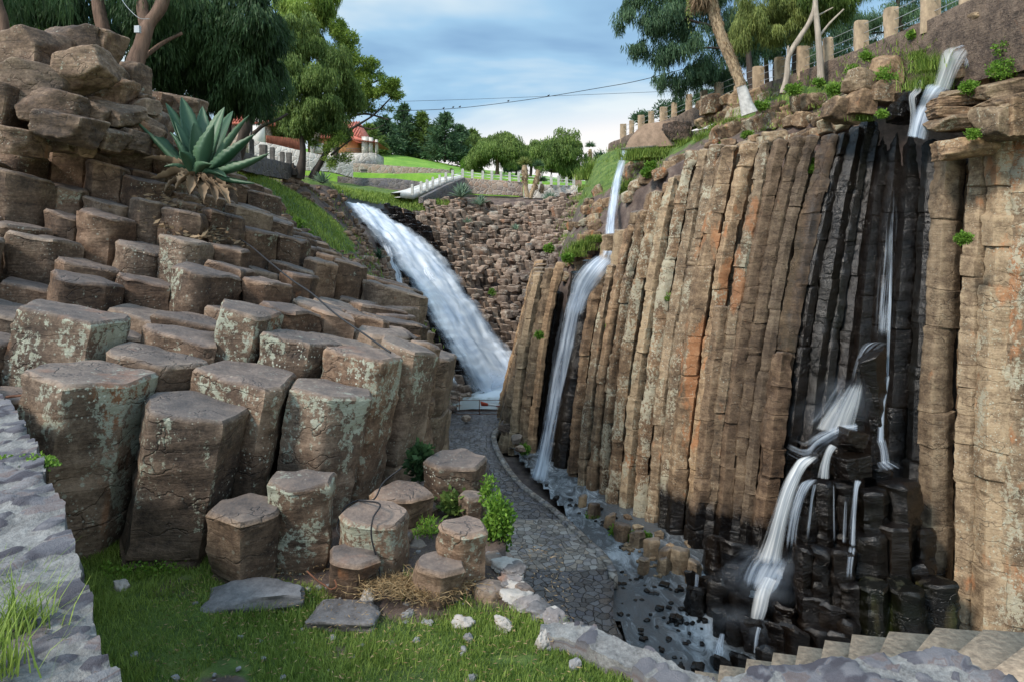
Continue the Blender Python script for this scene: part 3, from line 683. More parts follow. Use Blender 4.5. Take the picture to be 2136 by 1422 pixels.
# ---- gorge floor: stone path, stream bed, water
bed = grid_terrain('stream_bed', -20, 26, 2, 64, .8, lambda X, Y: X*0-10.35, None, None, M['ground'], .12); tag(bed, kind='structure')
def fl(px, py, z=FLOOR): D = (HY-py)*-1; D = -z*F/(py-HY); return ((px-HX)/F*D, D)
edge_px = [(1085,872),(1040,895),(1030,915),(1045,955),(1085,1010),(1150,1060),(1215,1120),(1262,1165),(1280,1205),(1278,1262),(1290,1312),(1335,1365),(1420,1440)]
edge = smoothpath(np.array([[*fl(*e), 0] for e in edge_px]), 4)[:, :2]
def path_geo():
    ring = [tuple(p) for p in edge]+[(3.5, 5.0), (-9, 5.0), (-9, 38.0), (.2, 38.0)]
    xs = np.arange(-9, 7, .2); ys = np.arange(6, 37.5, .2); X, Y = np.meshgrid(xs, ys)
    V = np.column_stack([X.ravel(), Y.ravel(), np.full(X.size, FLOOR)]); nx = len(xs)
    e = np.interp(V[:, 1], edge[::-1, 1], edge[::-1, 0]); 
    inside = V[:, 0] < e; snap = inside & (V[:, 0] > e-.2); V[snap, 0] = e[snap]
    i = np.arange(len(ys)-1)[:, None]*nx; j = np.arange(nx-1)[None]
    Q = np.stack([i+j, i+j+1, i+nx+j+1, i+nx+j], -1).reshape(-1, 4); Q = Q[inside[Q].all(axis=1)]
    used = np.unique(Q); mp = -np.ones(len(V), int); mp[used] = np.arange(len(used)); V = V[used]; Q = mp[Q]
    V[:, 2] += .035*fbm(V*np.array([1.3, 1.3, 0]), 2, 3)
    es = {(a, b) for a, b in np.concatenate([Q[:, [0, 1]], Q[:, [1, 2]], Q[:, [2, 3]], Q[:, [3, 0]]])}
    bd = [(a, b) for a, b in es if (b, a) not in es]; vb = sorted({v for p_ in bd for v in p_}); m2 = {v: len(V)+n for n, v in enumerate(vb)}
    V2 = V[vb].copy(); V2[:, 2] = -10.5; n0 = len(V); V = np.vstack([V, V2]); Q = np.vstack([Q, [(b, a, m2[a], m2[b]) for a, b in bd]])
    py = HY-F*V[:, 2]/V[:, 1]; wet = np.where(py > 1190, .85, np.where(py < 1080, .9, .32)); wet[n0:] = .9
    o = mesh_obj('stone_path', V, Q, None, M['path'], {'wet': wet}); return tag(o, kind='structure')
path_geo()
# low kerb between path and stream
mb = MB(); kp = np.array([[x, y, FLOOR+.05] for x, y in edge[2:-16]]); sv = []
for i in range(len(kp)-1):
    a, b = kp[i], kp[i+1]; m = (a+b)/2; L = np.linalg.norm(b-a)/2; mb.box(m[0]-.0, m[1], m[2]-.17, L*1.02, .11, .17, math.atan2(b[1]-a[1], b[0]-a[0]), .012, i)
tag(mb.build('path_kerb', M['path'], None), kind='structure')
def water_sheet(name, poly, z, mat, res=.3, foam=None):
    poly = np.array(poly); x0, y0 = poly.min(axis=0); x1, y1 = poly.max(axis=0)
    xs = np.arange(x0, x1+res, res); ys = np.arange(y0, y1+res, res); X, Y = np.meshgrid(xs, ys)
    V = np.column_stack([X.ravel(), Y.ravel(), np.full(X.size, z)]); V[:, 2] += .03*fbm(V*np.array([1.5, 1.5, 0]), 6, 3)
    nx = len(xs); i = np.arange(len(ys)-1)[:, None]*nx; j = np.arange(nx-1)[None]; Q = np.stack([i+j, i+j+1, i+nx+j+1, i+nx+j], -1).reshape(-1, 4)
    k = inpoly(V[:, 0], V[:, 1], poly); Q = Q[k[Q].any(axis=1)]
    o = mesh_obj(name, V, Q, None, mat, {'foam': foam(V) if foam else np.zeros(len(V))}, smooth=180); return tag(o, kind='structure')
def stream_foam(V):
    px = HX+F*V[:, 0]/V[:, 1]; py = HY-F*V[:, 2]/V[:, 1]
    f = .9*np.exp(-(((px-1560)/90)**2+((py-1200)/60)**2))+.7*np.exp(-(((px-1480)/60)**2+((py-1300)/70)**2))+.55*np.exp(-(((px-1290)/50)**2+((py-1160)/30)**2))+.28*((py < 1100) & (px < 1250))
    return f
water_sheet('stream_water', [(-1, 34.9), (3.5, 34.9), (5, 28), (14, 22), (17, 14), (12, 8), (4, 10), (3, 15), (2, 24)], -9.86, M['stream'], .22, stream_foam)
def pool_foam(V):
    px = HX+F*V[:, 0]/V[:, 1]; py = HY-F*V[:, 2]/V[:, 1]; return np.clip(1.9-((py-800)/26)**2, -.2, 1.6)*np.clip((px-960)/50, 0, 1)
water_sheet('pool_water', [(-6, 36), (-6, 44.5), (4.5, 46), (4.5, 36)], FLOOR+.06, M['pool'], .3, pool_foam)
# ---- lawn plateau far off
lawn_ctrl = np.array([P(*c) for c in [(730,360,66),(960,362,66),(700,345,72),(740,330,80),(800,324,84),(900,336,90),(960,352,86),(1050,368,80),(1150,380,78),(1210,388,78),(1000,357,100),(830,333,110),(1100,365,105),(1200,378,100),(1040,374,63),(1190,385,63),(1300,380,80),(1400,395,85)]]+
   [np.array(c, float) for c in [(-40,66,8),(-60,80,10),(-50,120,12),(0,140,10),(60,140,6),(50,90,5),(40,66,5),(-25,64,6.8),(110,120,4),(-90,120,10)]])
lawnf = tps_fit(lawn_ctrl, .3)
l1 = grid_terrain('lawn', -95, 110, 62.6, 150, 1.2, lambda X, Y: lawnf(X, Y), None, None, M['lawn'], .12, -12); tag(l1, kind='structure')
gs = mesh_obj('distant_ground', [(-1500, -60, -12.2), (1500, -60, -12.2), (1500, 2200, -12.2), (-1500, 2200, -12.2)], [(0, 1, 2, 3)], None, M['lawn']); tag(gs, kind='structure')
# ---- right hillside behind the cliff: lofted stations base -> crest -> wall foot -> plateau
ST = [((5.5,44),(1165,560,47),(1228,362,52)),((1.7,36),(1165,545,39),(1235,348,46)),((1.75,32.2),(1190,545,34),(1262,322,43)),((2.6,29.2),(1262,480,33.5),(1330,300,41)),((4.2,27),(1310,410,31),(1385,292,38)),
      ((6.3,24.6),(1400,350,28.5),(1450,285,34.5)),((8.2,22.8),(1550,300,26),(1585,205,29.8)),((9.9,21.6),(1690,270,24),(1700,160,26)),((11.0,20.8),(1800,225,22),(1835,112,22.8)),((12.3,19.6),(1920,165,20.6),(1960,70,20.6)),
      ((14.2,17.8),(2080,120,18.8),(2100,25,19)),((17,14.6),(2330,60,16.6),(2380,-60,17)),((22,8),(2950,-400,11),(3100,-700,11.5))]
rows = []
for b, c, t in ST:
    b3 = np.array([b[0], b[1], -10.6]); c3 = P(*c); t3 = P(*t); bk = t3+np.array([26, 26, .4]); bk2 = t3+np.array([70, 60, -1.5])
    lead = b3+(c3-b3)*.5+np.array([.0, .15, 0])
    cols = []
    for a_, b_, n_ in ((b3, lead, 12), (lead, c3, 12), (c3, t3, 10), (t3, t3+np.array([1.2, 1.2, .1]), 3), (t3+np.array([1.2, 1.2, .1]), bk, 12), (bk, bk2, 4)):
        for k in range(n_): cols.append(a_+(b_-a_)*k/n_)
    cols.append(bk2); rows.append(cols)
rows = np.array(rows); ns = []
for j in range(rows.shape[1]): ns.append(smoothpath(rows[:, j], 9))
G = np.array(ns).transpose(1, 0, 2); a_, b_, _ = G.shape; V = G.reshape(-1, 3)
nn = np.stack([fbm(V*.7+3, s, 4) for s in (1, 2, 3)], 1); fadeb = np.tile(np.clip(1-np.abs(np.arange(b_)-24)/40, .3, 1), a_)
V = V+nn*np.array([.12, .12, .16])*fadeb[:, None]
i = np.arange(a_-1)[:, None]*b_; j = np.arange(b_-1)[None]; Q = np.stack([i+j, i+b_+j, i+b_+j+1, i+j+1], -1).reshape(-1, 4)
jj = np.tile(np.arange(b_), a_); px = HX+F*V[:, 0]/V[:, 1]
gatt = np.where(jj > 34, .8, np.where(jj > 29, .68, np.where(jj > 25, .42, 0)))
back_dark = np.where(jj <= 20, .5, 0)  # darkens the backing seen in gaps between columns, through the wet channel
hill = mesh_obj('cliff_hillside', V, Q, None, M['ground'], {'grass': gatt, 'wet': back_dark}, smooth=180); tag(hill, kind='structure')
def hill_point(px, py):
    """point of the hillside mesh nearest to that line of sight (front side)"""
    PX = HX+F*V_h[:, 0]/V_h[:, 1]; PY = HY-F*V_h[:, 2]/V_h[:, 1]
    d = (PX-px)**2+(PY-py)**2+np.where(jj_h > 37, 1e6, 0); k = np.argsort(d)[:3]; wgt = 1/(d[k]+1); return (V_h[k]*wgt[:, None]).sum(0)/wgt.sum()
V_h = V; jj_h = jj
# ---- terrace with grass
def terr_z(X, Y): return -3.1+.05*np.sin(X*1.3)+.03*np.sin(Y*2.1+X)+.10*np.clip((Y-5.6)/1.2, 0, 1)
TE = np.array([(9.0, -.3), (7.4, -.15), (6.3, .02), (5.75, .1), (5.35, .45), (5.0, .72), (4.65, 1.08), (4.3, 1.5), (3.9, 2.0), (3.0, 2.6), (2.0, 2.9)])
def te(Y): return np.interp(Y, TE[::-1, 0], TE[::-1, 1])
def terr_grass(V):
    g = np.ones(len(V))*.95
    for (cx, cy, r, s) in ((-1.95, 4.6, .2, .9), (-2.95, 5.85, .4, .42), (-1.25, 5.9, .4, .9), (-.6, 6.1, .5, .9), (-2.1, 6.3, .5, .5), (0, 5.8, .25, .8), (.4, 5.2, .15, .5)):
        g -= s*np.exp(-((V[:, 0]-cx)**2+(V[:, 1]-cy)**2)/r**2)
    g -= .45*np.clip(fbm(V*np.array([1.6, 1.6, 0]), 27, 3)-.25, 0, 1)
    g = np.where((V[:, 1] > 6.0+.15*vn(V*3, 1)) & (V[:, 0] > -2.55), .0, g)
    return {'grass': g}
ter = grid_terrain('terrace_ground', -7.5, 3.0, 1.2, 9.0, .08, terr_z, lambda X, Y: X < te(Y), terr_grass, M['ground'], .02, -10.4); tag(ter, kind='structure')
# ================================================================== BASALT COLUMNS
lean = .13
def col_obj(name, poly, top, bot, mat, label, group, attrf=None, cat='rock column', **k):
    V, Q, T = prism(poly, top, bot, **k)
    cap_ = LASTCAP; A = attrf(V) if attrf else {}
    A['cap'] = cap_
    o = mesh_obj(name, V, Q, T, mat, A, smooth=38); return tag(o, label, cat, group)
# ---------- left slope: Voronoi columns through hand-read tops
hand = [(205,770,6.6,1.0,228),(414,842,6.5,.6,200),(520,778,7.35,.7,215),(692,806,7.5,.7,142),(762,733,8.35,.9,140),(850,718,9.4,.6,110),(888,712,10.2,.4,62),
        (140,645,7.9,1.0,215),(330,738,7.55,.3,170),(405,695,8.5,.3,160),(510,640,8.8,.9,150),(634,702,8.7,.8,140),(20,640,9.0,.3,150),(215,680,9.0,.1,150),(300,650,9.8,.2,150),
        (35,818,6.9,.1,95),(-60,700,7.6,.3,150),(-130,820,6.6,.3,150),(170,545,10.6,.2,150),(60,470,11.2,.6,150),(620,640,10.3,.2,130),(700,705,9.9,.3,130),(760,690,11.2,.2,110),(815,690,12.4,.2,100),(60,590,10.0,.1,150)]
sites = []; zt = []; lc = []; rad = []
for px, py, D, l, wp in hand:
    p = P(px, py, D); sites.append(p[:2]); zt.append(p[2]); lc.append(l); rad.append(wp/F*float(CD(D))/2*(1.16 if D < 6.7 else 1.3))
rs = np.random.RandomState(5); grid_ = []
for sp, y_a, y_b in ((.74, 7.4, 9.6), (.64, 9.6, 12.5), (.62, 12.6, 19.5)):
    yy = y_a; r_ = 0
    while yy < y_b:
        for c_ in range(0, int(13.0/sp)): grid_.append((-12.1+c_*sp+(r_ % 2)*sp/2+rs.uniform(-.22, .22)*sp, yy+rs.uniform(-.2, .2)*sp, sp))
        yy += sp*.88; r_ += 1
if True:
    for x, y, sp in grid_:
        if x > bxl(y)-.3 or mound_mask(np.array([x]), np.array([y]))[0] <= .05: continue
        if x > 0 or (y < 8.4 and x > -4.6): continue
        if min(np.hypot(x-s[0], y-s[1]) for s in sites) < .70*sp: continue
        ppx = HX+F*x/y
        if ppx < -260: continue
        z0_ = float(surf(x, y)[0]); z = .55*(np.floor(z0_/.46)*.46+.2)+.45*z0_+rs.choice([-.16, -.05, .05, .18])*(1.0 if y < 15 else .6)
        if y > 18: z -= .1
        sites.append(np.array([x, y])); zt.append(z); lc.append(rs.choice([.05, .15, .3, .5])); rad.append(.8)
sites = np.array(sites); cells = voronoi(sites, rad, .018)
# look directions of a column for its label
lefts = []
for i, poly in enumerate(cells):
    if poly is None: continue
    c = sites[i]; z = zt[i]; d = c[1]
    q = pix((c[0], c[1], z))
    depth = 3.1+z+.25 if d < 8.2 else (2.2 if q[0] < 780 else 6.5)
    if d < 8.2: zb = -3.35
    else: zb = z-2.4
    if c[0] > bxl(c[1])-1.5: zb = min(zb, -6.5)
    hh = z-zb
    sl = .20 if d < 9 else .26
    gx = -.17 if d < 8 else -.26
    top = np.array([c[0], c[1], z]); bot = np.array([c[0]-sl*hh*(.85 if d < 9 else .6), c[1]+(.0 if d < 9 else .12*hh), zb])
    rel = poly-c
    if d < 7.4: rel = rel*1.04
    lefts.append([i, q, rel, top, bot, gx+rs.uniform(-.05, .05), -.03 if d < 8 else -.07+rs.uniform(-.05, .05), lc[i], d])
bands = sorted(lefts, key=lambda e: -e[1][1]); rowsL = []
while bands:
    y0 = bands[0][1][1]; row = [e for e in bands if e[1][1] > y0-52]; rowsL.append(sorted(row, key=lambda e: e[1][0])); bands = [e for e in bands if e[1][1] <= y0-52]
tone = ['weathered brown', 'dark brown', 'grey brown', 'reddish brown']
special = {0: 'big leaning basalt column thick with pale green lichen beside the stone parapet', 1: 'short flat-topped brown column right of the big lichen-covered one, at the grass',
           2: 'broad dark grey-topped column behind the pair standing in the grass', 4: 'tall lichen-spotted column at the brink, its top slanting down to the right',
           7: 'wide lichen-blotched column second behind the parapet end', 10: 'square-faced column with white lichen dots in the middle of the left slope'}
for ri, row in enumerate(rowsL):
    for ci, e in enumerate(row):
        i, q, rel, top, bot, tx, ty, l, d = e
        look = 'lichen-spotted' if l > .45 else tone[i % 4]
        lab = special.get(i) or f"{look} basalt block, {ordn(ci)} from left in {ordn(ri)} step row up the left slope"
        res = .05 if d < 8.4 else .07 if d < 11 else .11
        def af(V, l=l, top=top):
            return {'lich': np.clip(l*(1.15-.34*(top[2]-V[:, 2]))+.1, 0, 1.15), 'rust': np.full(len(V), .35 if l > .8 else 0.0)}
        col_obj('basalt_column', rel, top, bot, M['rock_left'], lab, 'stepped basalt blocks of the left slope', af, res=res, seed=i+11, tilt=(tx, ty), rough=.022 if d < 9 else .032,
                joints=(1.4, 3.0) if d < 9 else (.7, 1.6), taper=.93 if i == 0 else 1.0, seg=.015, rim=.03)
# ---------- stub columns standing in front, on the terrace
stubs = [  # px, py(top), D, width px, lichen, height, label
 (516,1056,6.05,152,.35,.9,'low cut column nearest the grass with a flat blue-grey top'),
 (628,990,6.3,128,1.2,1.0,'slender stub column with a scalloped top and a sheet of pale lichen'),
 (790,1066,6.25,146,.9,.55,'short stub column with a black cable looped over its top'),
 (845,1020,7.3,118,.8,.6,'stub column just behind the one with the looped cable'),
 (950,952,7.6,126,.8,1.0,'thick blocky stub at the brink of the path with a vine on its left'),
 (966,1090,5.98,106,.9,.55,'rounded stub overhanging the brink above the grass edge'),
 (738,1150,5.95,108,.2,.4,'low dark stub in the corner left of the cable-draped one'),
 (918,1168,5.8,112,.5,.35,'low grey stub in front of the rounded overhanging one'),
 (893,1048,7.6,52,.3,.5,'small block wedged behind the fern clump'),
 (1040,1160,6.3,84,.4,.7,'brown brink block under the green shrub'),
 (1022,1218,5.85,80,.5,.5,'low grey brink block next to the round post-like stub'),
 (872,1128,6.75,70,.6,.4,'low block in the gap behind the low grey stub'),(985,1030,7.2,60,.6,.5,'small block at the brink between blocky and rounded stubs'),(905,1012,8.1,60,.3,.5,'dark block behind the blocky stub at the vine'),
 (1000,1140,6.5,64,.5,.5,'block squeezed beside the rounded stub at the brink'),(838,1112,6.7,50,.4,.4,'little block right behind the cable-draped stub'),(1065,1190,6.2,50,.4,.5,'small brink block above the post-like stub'),
 (1092,1218,5.8,46,.4,.5,'narrow round post-like stub at the terrace corner')]
for k, (px, py, D, wpx, l, h, lab) in enumerate(stubs):
    rs = np.random.RandomState(900+k); r = wpx/F*D/2; p = P(px, py, D); zb = -3.3
    if k in (4, 9, 10, 12, 14, 16, 17): zb = -5.5
    poly = rand_poly(rs, r*1.1, n=6 if k != 17 else 8, jit=.08, sq=.82)
    col_obj('column_stub', poly, p, np.array([p[0]-.05, p[1]+.1, zb]), M['rock_left'], lab, None, lambda V, l=l: {'lich': np.full(len(V), min(1.15, l*1.05))}, cat='rock column', res=.045, seed=700+k, tilt=(-.06, .05), rough=.024, rim=.03, joints=(.6, 1.5), taper=.88)
# flat slabs lying in the grass, small stones
for k, (px, py, D, rx, ry, rz, mat, nm, lab) in enumerate([
  (532,1238,5.75,.42,.2,.09,'slab','stone_slab','long flat grey slab lying in the grass at the foot of the columns'),
  (722,1268,5.55,.34,.24,.07,'slab','stone_slab','rounded flat grey slab sunk in the grass'),
  (765,1222,5.75,.09,.06,.07,'white_rock','white_rock','knobbly white rock beside the rounded slab'),
  (968,1278,5.45,.09,.06,.04,'white_rock','white_rock','white stone lying in the grass left of the low wall'),
  (253,1227,5.75,.06,.05,.05,'white_rock','pale_stone','pale pinkish stone in the grass by the parapet'),
  (1132,1310,5.12,.055,.05,.06,'white_rock','white_rock','largest white stone on the grass edge above the wet path'),
  (1182,1314,5.08,.04,.035,.035,'white_rock','white_rock','round white stone right of the largest one'),
  (850,1250,5.6,.05,.03,.03,'grey_rock','grey_stone','grey pebble just right of the rounded slab'),
  (893,1268,5.5,.05,.03,.02,'grey_rock','grey_stone','flat grey pebble between slab and white stone'),
  (985,1410,4.75,.045,.03,.02,'grey_rock','grey_stone','dark stone near the bottom of the lawn'),
  (870,1318,5.25,.035,.025,.02,'grey_rock','grey_stone','small grey stone in mid lawn'),
  (978,1313,5.25,.035,.025,.03,'grey_rock','grey_stone','pointed grey stone below the white one'),
  (1197,1375,4.85,.04,.04,.035,'grey_rock','grey_stone','lone dark stone near the low wall'),
  (1050,1275,5.4,.08,.05,.04,'white_rock','pale_stone','pale stone heading the row along the grass edge')]):
    p = P(px, py, D); p[2] = float(terr_z(p[0], p[1]))+rz*.35
    V, Q = boulder(p, (rx*(1.15), ry*1.15, rz*1.5), 60+k, n=14, yaw=rs.uniform(-.3, .3) if nm == 'stone_slab' else rs.uniform(0, 6), rough=.10 if nm == 'stone_slab' else .2, blocky=.62 if nm == 'stone_slab' else .95, planes=11 if nm == 'stone_slab' else 20); mesh_obj
    o = mesh_obj(nm, V, Q, None, M[mat], {'lich': np.full(len(V), .2)}, smooth=50); tag(o, lab, 'rock')
# rows of stones along the terrace edge
rs = np.random.RandomState(31); nkerb = 0
for k in range(46):
    t = k/45; y = 6.15-t*2.1; x = te(y)-.05+rs.uniform(-.05, .03); s = rs.uniform(.05, .11)
    V, Q = boulder((x, y, terr_z(x, y)+s*.25), (s*1.4, s*1.1, s*.6), 200+k, n=10, rough=.18, blocky=.92, planes=18)
    o = mesh_obj('edge_stone', V, Q, None, M['slab'] if k % 3 else M['white_rock'], None, smooth=50)
    tag(o, f'rough {"grey" if k % 3 else "pale"} stone edging the lawn brink, {ordn(k)} counting from the stubs', 'rock', 'stones edging the grass terrace')
mbp = MB()
for k in range(260):
    x = rs.uniform(-3.6, .6); y = rs.uniform(4.3, 6.6); 
    if x > te(y)-.04: continue
    g = terr_grass(np.array([[x, y, 0]]))['grass'][0]
    if rs.rand() < g*.93: continue
    s = rs.uniform(.008, .032); V, Q = boulder((x, y, terr_z(x, y)+s*.3), (s*1.4, s, s*.7), 400+k, n=4); mbp.add(V, Q)
tag(mbp.build('gravel', M['grey_rock'], smooth=50), kind='stuff')

# ---------- tumbled boulders crowning the left slope
bl = [(45,115,12.6,.82,.6,.62,.1,'great rounded boulder at the far left skyline'),(140,100,13.4,.62,.5,.55,0,'lichened boulder second along the left skyline'),(190,100,13.8,.62,.5,.5,.2,'upright boulder under the red-barked trunk'),
 (155,150,12.4,.62,.5,.42,-.35,'dark faceted boulder tilted over the gap below the skyline'),(60,175,12.0,.75,.5,.45,.1,'boulder under the far left skyline one'),(100,225,11.6,.58,.45,.38,.2,'tan cracked boulder left of centre in the pile'),
 (130,265,11.3,.55,.45,.34,.25,'brown block at the foot of the boulder pile'),(235,190,13.6,.32,.35,.42,.3,'blackish wedge-shaped stone at the right of the pile'),(215,155,13.8,.4,.4,.4,.4,'steep slab-like stone right of the dark boulder'),
 (265,165,14.6,.36,.4,.45,.0,'pale lichened rock at the root of the leaning trunk'),(275,215,14.2,.40,.35,.32,.3,'banded tilted rock under the leaning trunk'),(230,240,12.9,.50,.4,.30,.1,'squarish tan block right of the pile foot'),
 (300,250,14.0,.42,.4,.36,.3,'grey lichened slab sloping toward the agave'),(320,215,15.5,.4,.4,.3,.2,'pale outcrop behind the agave'),(370,225,15.8,.62,.45,.34,.15,'dark rounded boulder left behind the agave tips'),
 (-30,215,11.4,.5,.5,.5,.2,'boulder cut off by the left edge of the view'),(20,290,11.2,.5,.4,.28,.2,'low block at the left edge under the pile'),(185,235,12.4,.35,.35,.28,.3,'small brown block tucked in the middle of the pile'),
 (205,285,12.2,.45,.4,.25,.25,'long low block under the pile, first on the right'),(265,290,12.9,.42,.4,.24,.25,'long low block left of the agave root litter')]
for k, (px, py, D, rx, ry, rz, roll, lab) in enumerate(bl):
    V, Q = boulder(P(px, py, D)-np.array([0, -.15, 0]), (rx*.88, ry*.95, rz*.88), 30+k, n=26, rough=.06, yaw=rs.uniform(-.4, .4), roll=roll, planes=8, blocky=.7)
    o = mesh_obj('boulder', V, Q, None, M['rock_left'], {'lich': np.full(len(V), .55 if 'lichen' in lab else .3)}, smooth=26); tag(o, lab, 'boulder', None)
rsb = np.random.RandomState(17)
for k in range(34):
    px, py = rsb.uniform(-20, 330), 0; py = rsb.uniform(150, 320) if px < 200 else rsb.uniform(215, 320); D = 12.0+(300-py)/300*2.2+px/330*1.6; s = rsb.uniform(.12, .27)
    V, Q = boulder(P(px, py, D)-np.array([0, .1, 0]), (s*1.35, s*1.1, s*.9), 1900+k, n=14, rough=.06, yaw=rsb.uniform(-.6, .6), roll=rsb.uniform(-.3, .5), planes=9, blocky=.7)
    tag(mesh_obj('boulder', V, Q, None, M['rock_left'], {'lich': np.full(len(V), rsb.uniform(.1, .7))}, smooth=26), f"smaller brown block wedged in the left boulder pile, {ordn(k)} found going down", 'boulder', 'small blocks in the left boulder pile')
# filler rock mass inside the pile
V, Q = boulder(P(110, 250, 14.3), (2.0, 1.0, 1.05), 77, n=30, rough=.12, yaw=.1, roll=.25); tag(mesh_obj('rock_outcrop', V, Q, None, M['rock_left'], {'lich': np.full(len(V), .3)}, smooth=35), 'dark bedrock showing between the tumbled boulders on the left', 'rock')

# ---------- right cliff
DB = np.array([(1085,31.5),(1130,30.6),(1190,28.4),(1250,26.6),(1330,24.6),(1430,22.7),(1520,21.3),(1620,20.4),(1700,20.2),(1790,20.1),(1880,19.3),(1950,18.0),(2030,17.0),(2100,16.3),(2200,15.6)])
def db(x): return float(np.interp(x, DB[:, 0], DB[:, 1]))
LS = np.array([(1080,.18),(1500,.16),(1650,.19),(1760,.13),(1860,.07),(1950,.05),(2130,.03)])
# x at y=700, width px, top y, wet, rust, lichen, look
cols = [(1101,24,575,0,.3,.3,'tan'),(1122,24,560,0,.4,.3,'ochre'),(1138,18,548,.25,.2,.2,'dark tan'),(1150,20,610,1,0,0,'wet black'),
 (1196,22,600,.95,.1,0,'wet dark'),(1212,18,602,.75,.2,.1,'dark brown'),(1228,22,580,.35,.5,.5,'brown'),(1250,24,552,.1,.4,.8,'pale'),(1272,22,470,0,.6,.6,'tan'),(1292,22,440,0,.3,.9,'grey lichened'),
 (1318,30,400,0,.4,1,'grey lichened'),(1345,28,372,0,.5,.8,'tan'),(1372,30,352,0,.3,1.1,'pale lichened'),(1400,28,350,0,.5,.7,'brown'),(1425,30,340,0,.9,.9,'grey and orange'),(1452,38,345,0,1.6,.6,'orange'),
 (1494,36,640,0,.1,.5,'short dark'),(1490,34,335,0,.8,.7,'ruddy'),(1524,30,335,0,.9,.6,'orange brown'),(1552,34,330,0,.5,.2,'dark brown'),(1584,32,325,.1,.3,.1,'dark brown'),(1608,24,320,.15,.3,.1,'brown'),
 (1642,44,735,.35,.4,0,'short brown'),(1646,40,320,.45,.2,0,'dark brown'),(1680,34,318,.95,0,0,'wet black'),(1708,34,305,1,0,0,'wet black'),(1740,32,290,1,.1,0,'wet black mossy'),(1768,34,255,1,.2,0,'wet black'),
 (1800,38,240,1,0,0,'wet black'),(1838,42,240,1,.1,0,'wet black'),(1880,48,280,1,.1,0,'wet dark brown'),(1918,34,295,1,0,0,'wet black'),
 (1960,58,330,.38,.2,.2,'brown'),(2028,48,300,0,.5,.5,'tan'),(2078,60,290,0,.7,.8,'tan spotted'),(2128,58,240,0,.8,.9,'ochre lichened')]
mossy = {1740: .5, 1768: .3, 1646: .12, 1708: .25, 1918: .2}
k_wet = k_dry = 0
for k, (x7, wpx, yt, wet, rust, l, look) in enumerate(cols):
    rs = np.random.RandomState(k+50); s = float(np.interp(x7, LS[:, 0], LS[:, 1])); Db = db(x7); yt = yt-(36 if yt < 360 and x7 < 1760 else 0)
    if 'short' in look: Db -= .35
    if 1150 <= x7 <= 1212: Db += .9
    kk = lean
    Dt = (Db+10.2*kk)/(1-kk*(HY-yt)/F); Db += rs.uniform(-.14, .14); xt = x7+s*1.12*(700-yt); top = P(xt, yt, Dt)
    pyb = HY+10.2*F/Db; xb = x7-s*.62*(pyb-700); bot = P(xb, pyb, Db)
    f7 = (top[2]+220/F*Db)/(top[2]-bot[2]); D7 = top[1]+(bot[1]-top[1])*f7; dev = (x7-HX)/F*D7-(top[0]+(bot[0]-top[0])*f7)
    bnd = np.array([dev/(4*f7*(1-f7)) if .12 < f7 < .88 else 0, rs.uniform(-.08, .08), 0]); r = wpx/F*Db/2*1.17
    poly = rand_poly(rs, r, n=6, jit=.07); 
    def af(V, top=top, bot=bot, wet=wet, l=l, rust=rust, x7=x7):
        h = V[:, 2]-bot[2]; w_ = np.full(len(V), wet*1.0)
        if x7 > 1400 and x7 < 2000: w_ = np.maximum(w_, np.clip(1.3-h/2.2, 0, 1)*.9)
        if x7 <= 1400 and x7 > 1160: w_ = np.maximum(w_, np.clip(.5-h/2.5, 0, 1))
        m = mossy.get(x7, 0)*np.clip(vn(V*np.array([2, 2, .5]), 8)*2, 0, 1)
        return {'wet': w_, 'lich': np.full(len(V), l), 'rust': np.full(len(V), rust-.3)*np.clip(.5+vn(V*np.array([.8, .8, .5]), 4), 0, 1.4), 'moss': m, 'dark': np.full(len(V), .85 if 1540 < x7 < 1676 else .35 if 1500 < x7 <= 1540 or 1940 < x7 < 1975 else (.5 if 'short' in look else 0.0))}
    if wet >= .9: lab = f"{look} cliff column, {ordn(k_wet)} from left among the wet black ones"; k_wet += 1
    else: lab = f"{look} cliff column, {ordn(k_dry)} from left among the dry ones of the right wall"; k_dry += 1
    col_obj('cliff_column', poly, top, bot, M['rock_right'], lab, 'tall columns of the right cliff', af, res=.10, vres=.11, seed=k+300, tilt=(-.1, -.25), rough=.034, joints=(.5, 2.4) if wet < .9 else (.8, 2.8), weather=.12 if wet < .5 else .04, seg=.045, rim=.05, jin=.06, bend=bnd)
# second rank, seen in the gaps between the front ones
rs = np.random.RandomState(8)
kb = 0
for x7 in np.arange(1180, 2130, 27.0):
    if 1975 < x7 < 2000: continue
    x = x7+rs.uniform(-4, 4); Db = db(x)+rs.uniform(.45, .7); s = float(np.interp(x, LS[:, 0], LS[:, 1])); yt = -12+float(np.interp(x, [1180,1300,1400,1700,1800,1900,2000,2130],[560,430,345,310,250,280,300,240]))+rs.uniform(-12, 25)
    Dt = (Db+10.2*lean)/(1-lean*(HY-yt)/F); pyb = HY+10.2*F/Db
    wt = 1.0 if (1660 < x < 1935 or x < 1215) else .25
    col_obj('cliff_column', rand_poly(rs, 30/F*Db/2*1.15, jit=.08), P(x+s*(700-yt), yt, Dt), P(x-s*.75*(pyb-700), pyb, Db), M['rock_right'], f'dark recessed column seen in a crack of the right cliff, {ordn(kb)} from left',
            'recessed columns behind the front rank', lambda V, wt=wt: {'wet': np.full(len(V), wt), 'lich': np.full(len(V), .1)}, res=.16, seed=k+500+kb, rough=.05, seg=.03, rim=.05); kb += 1
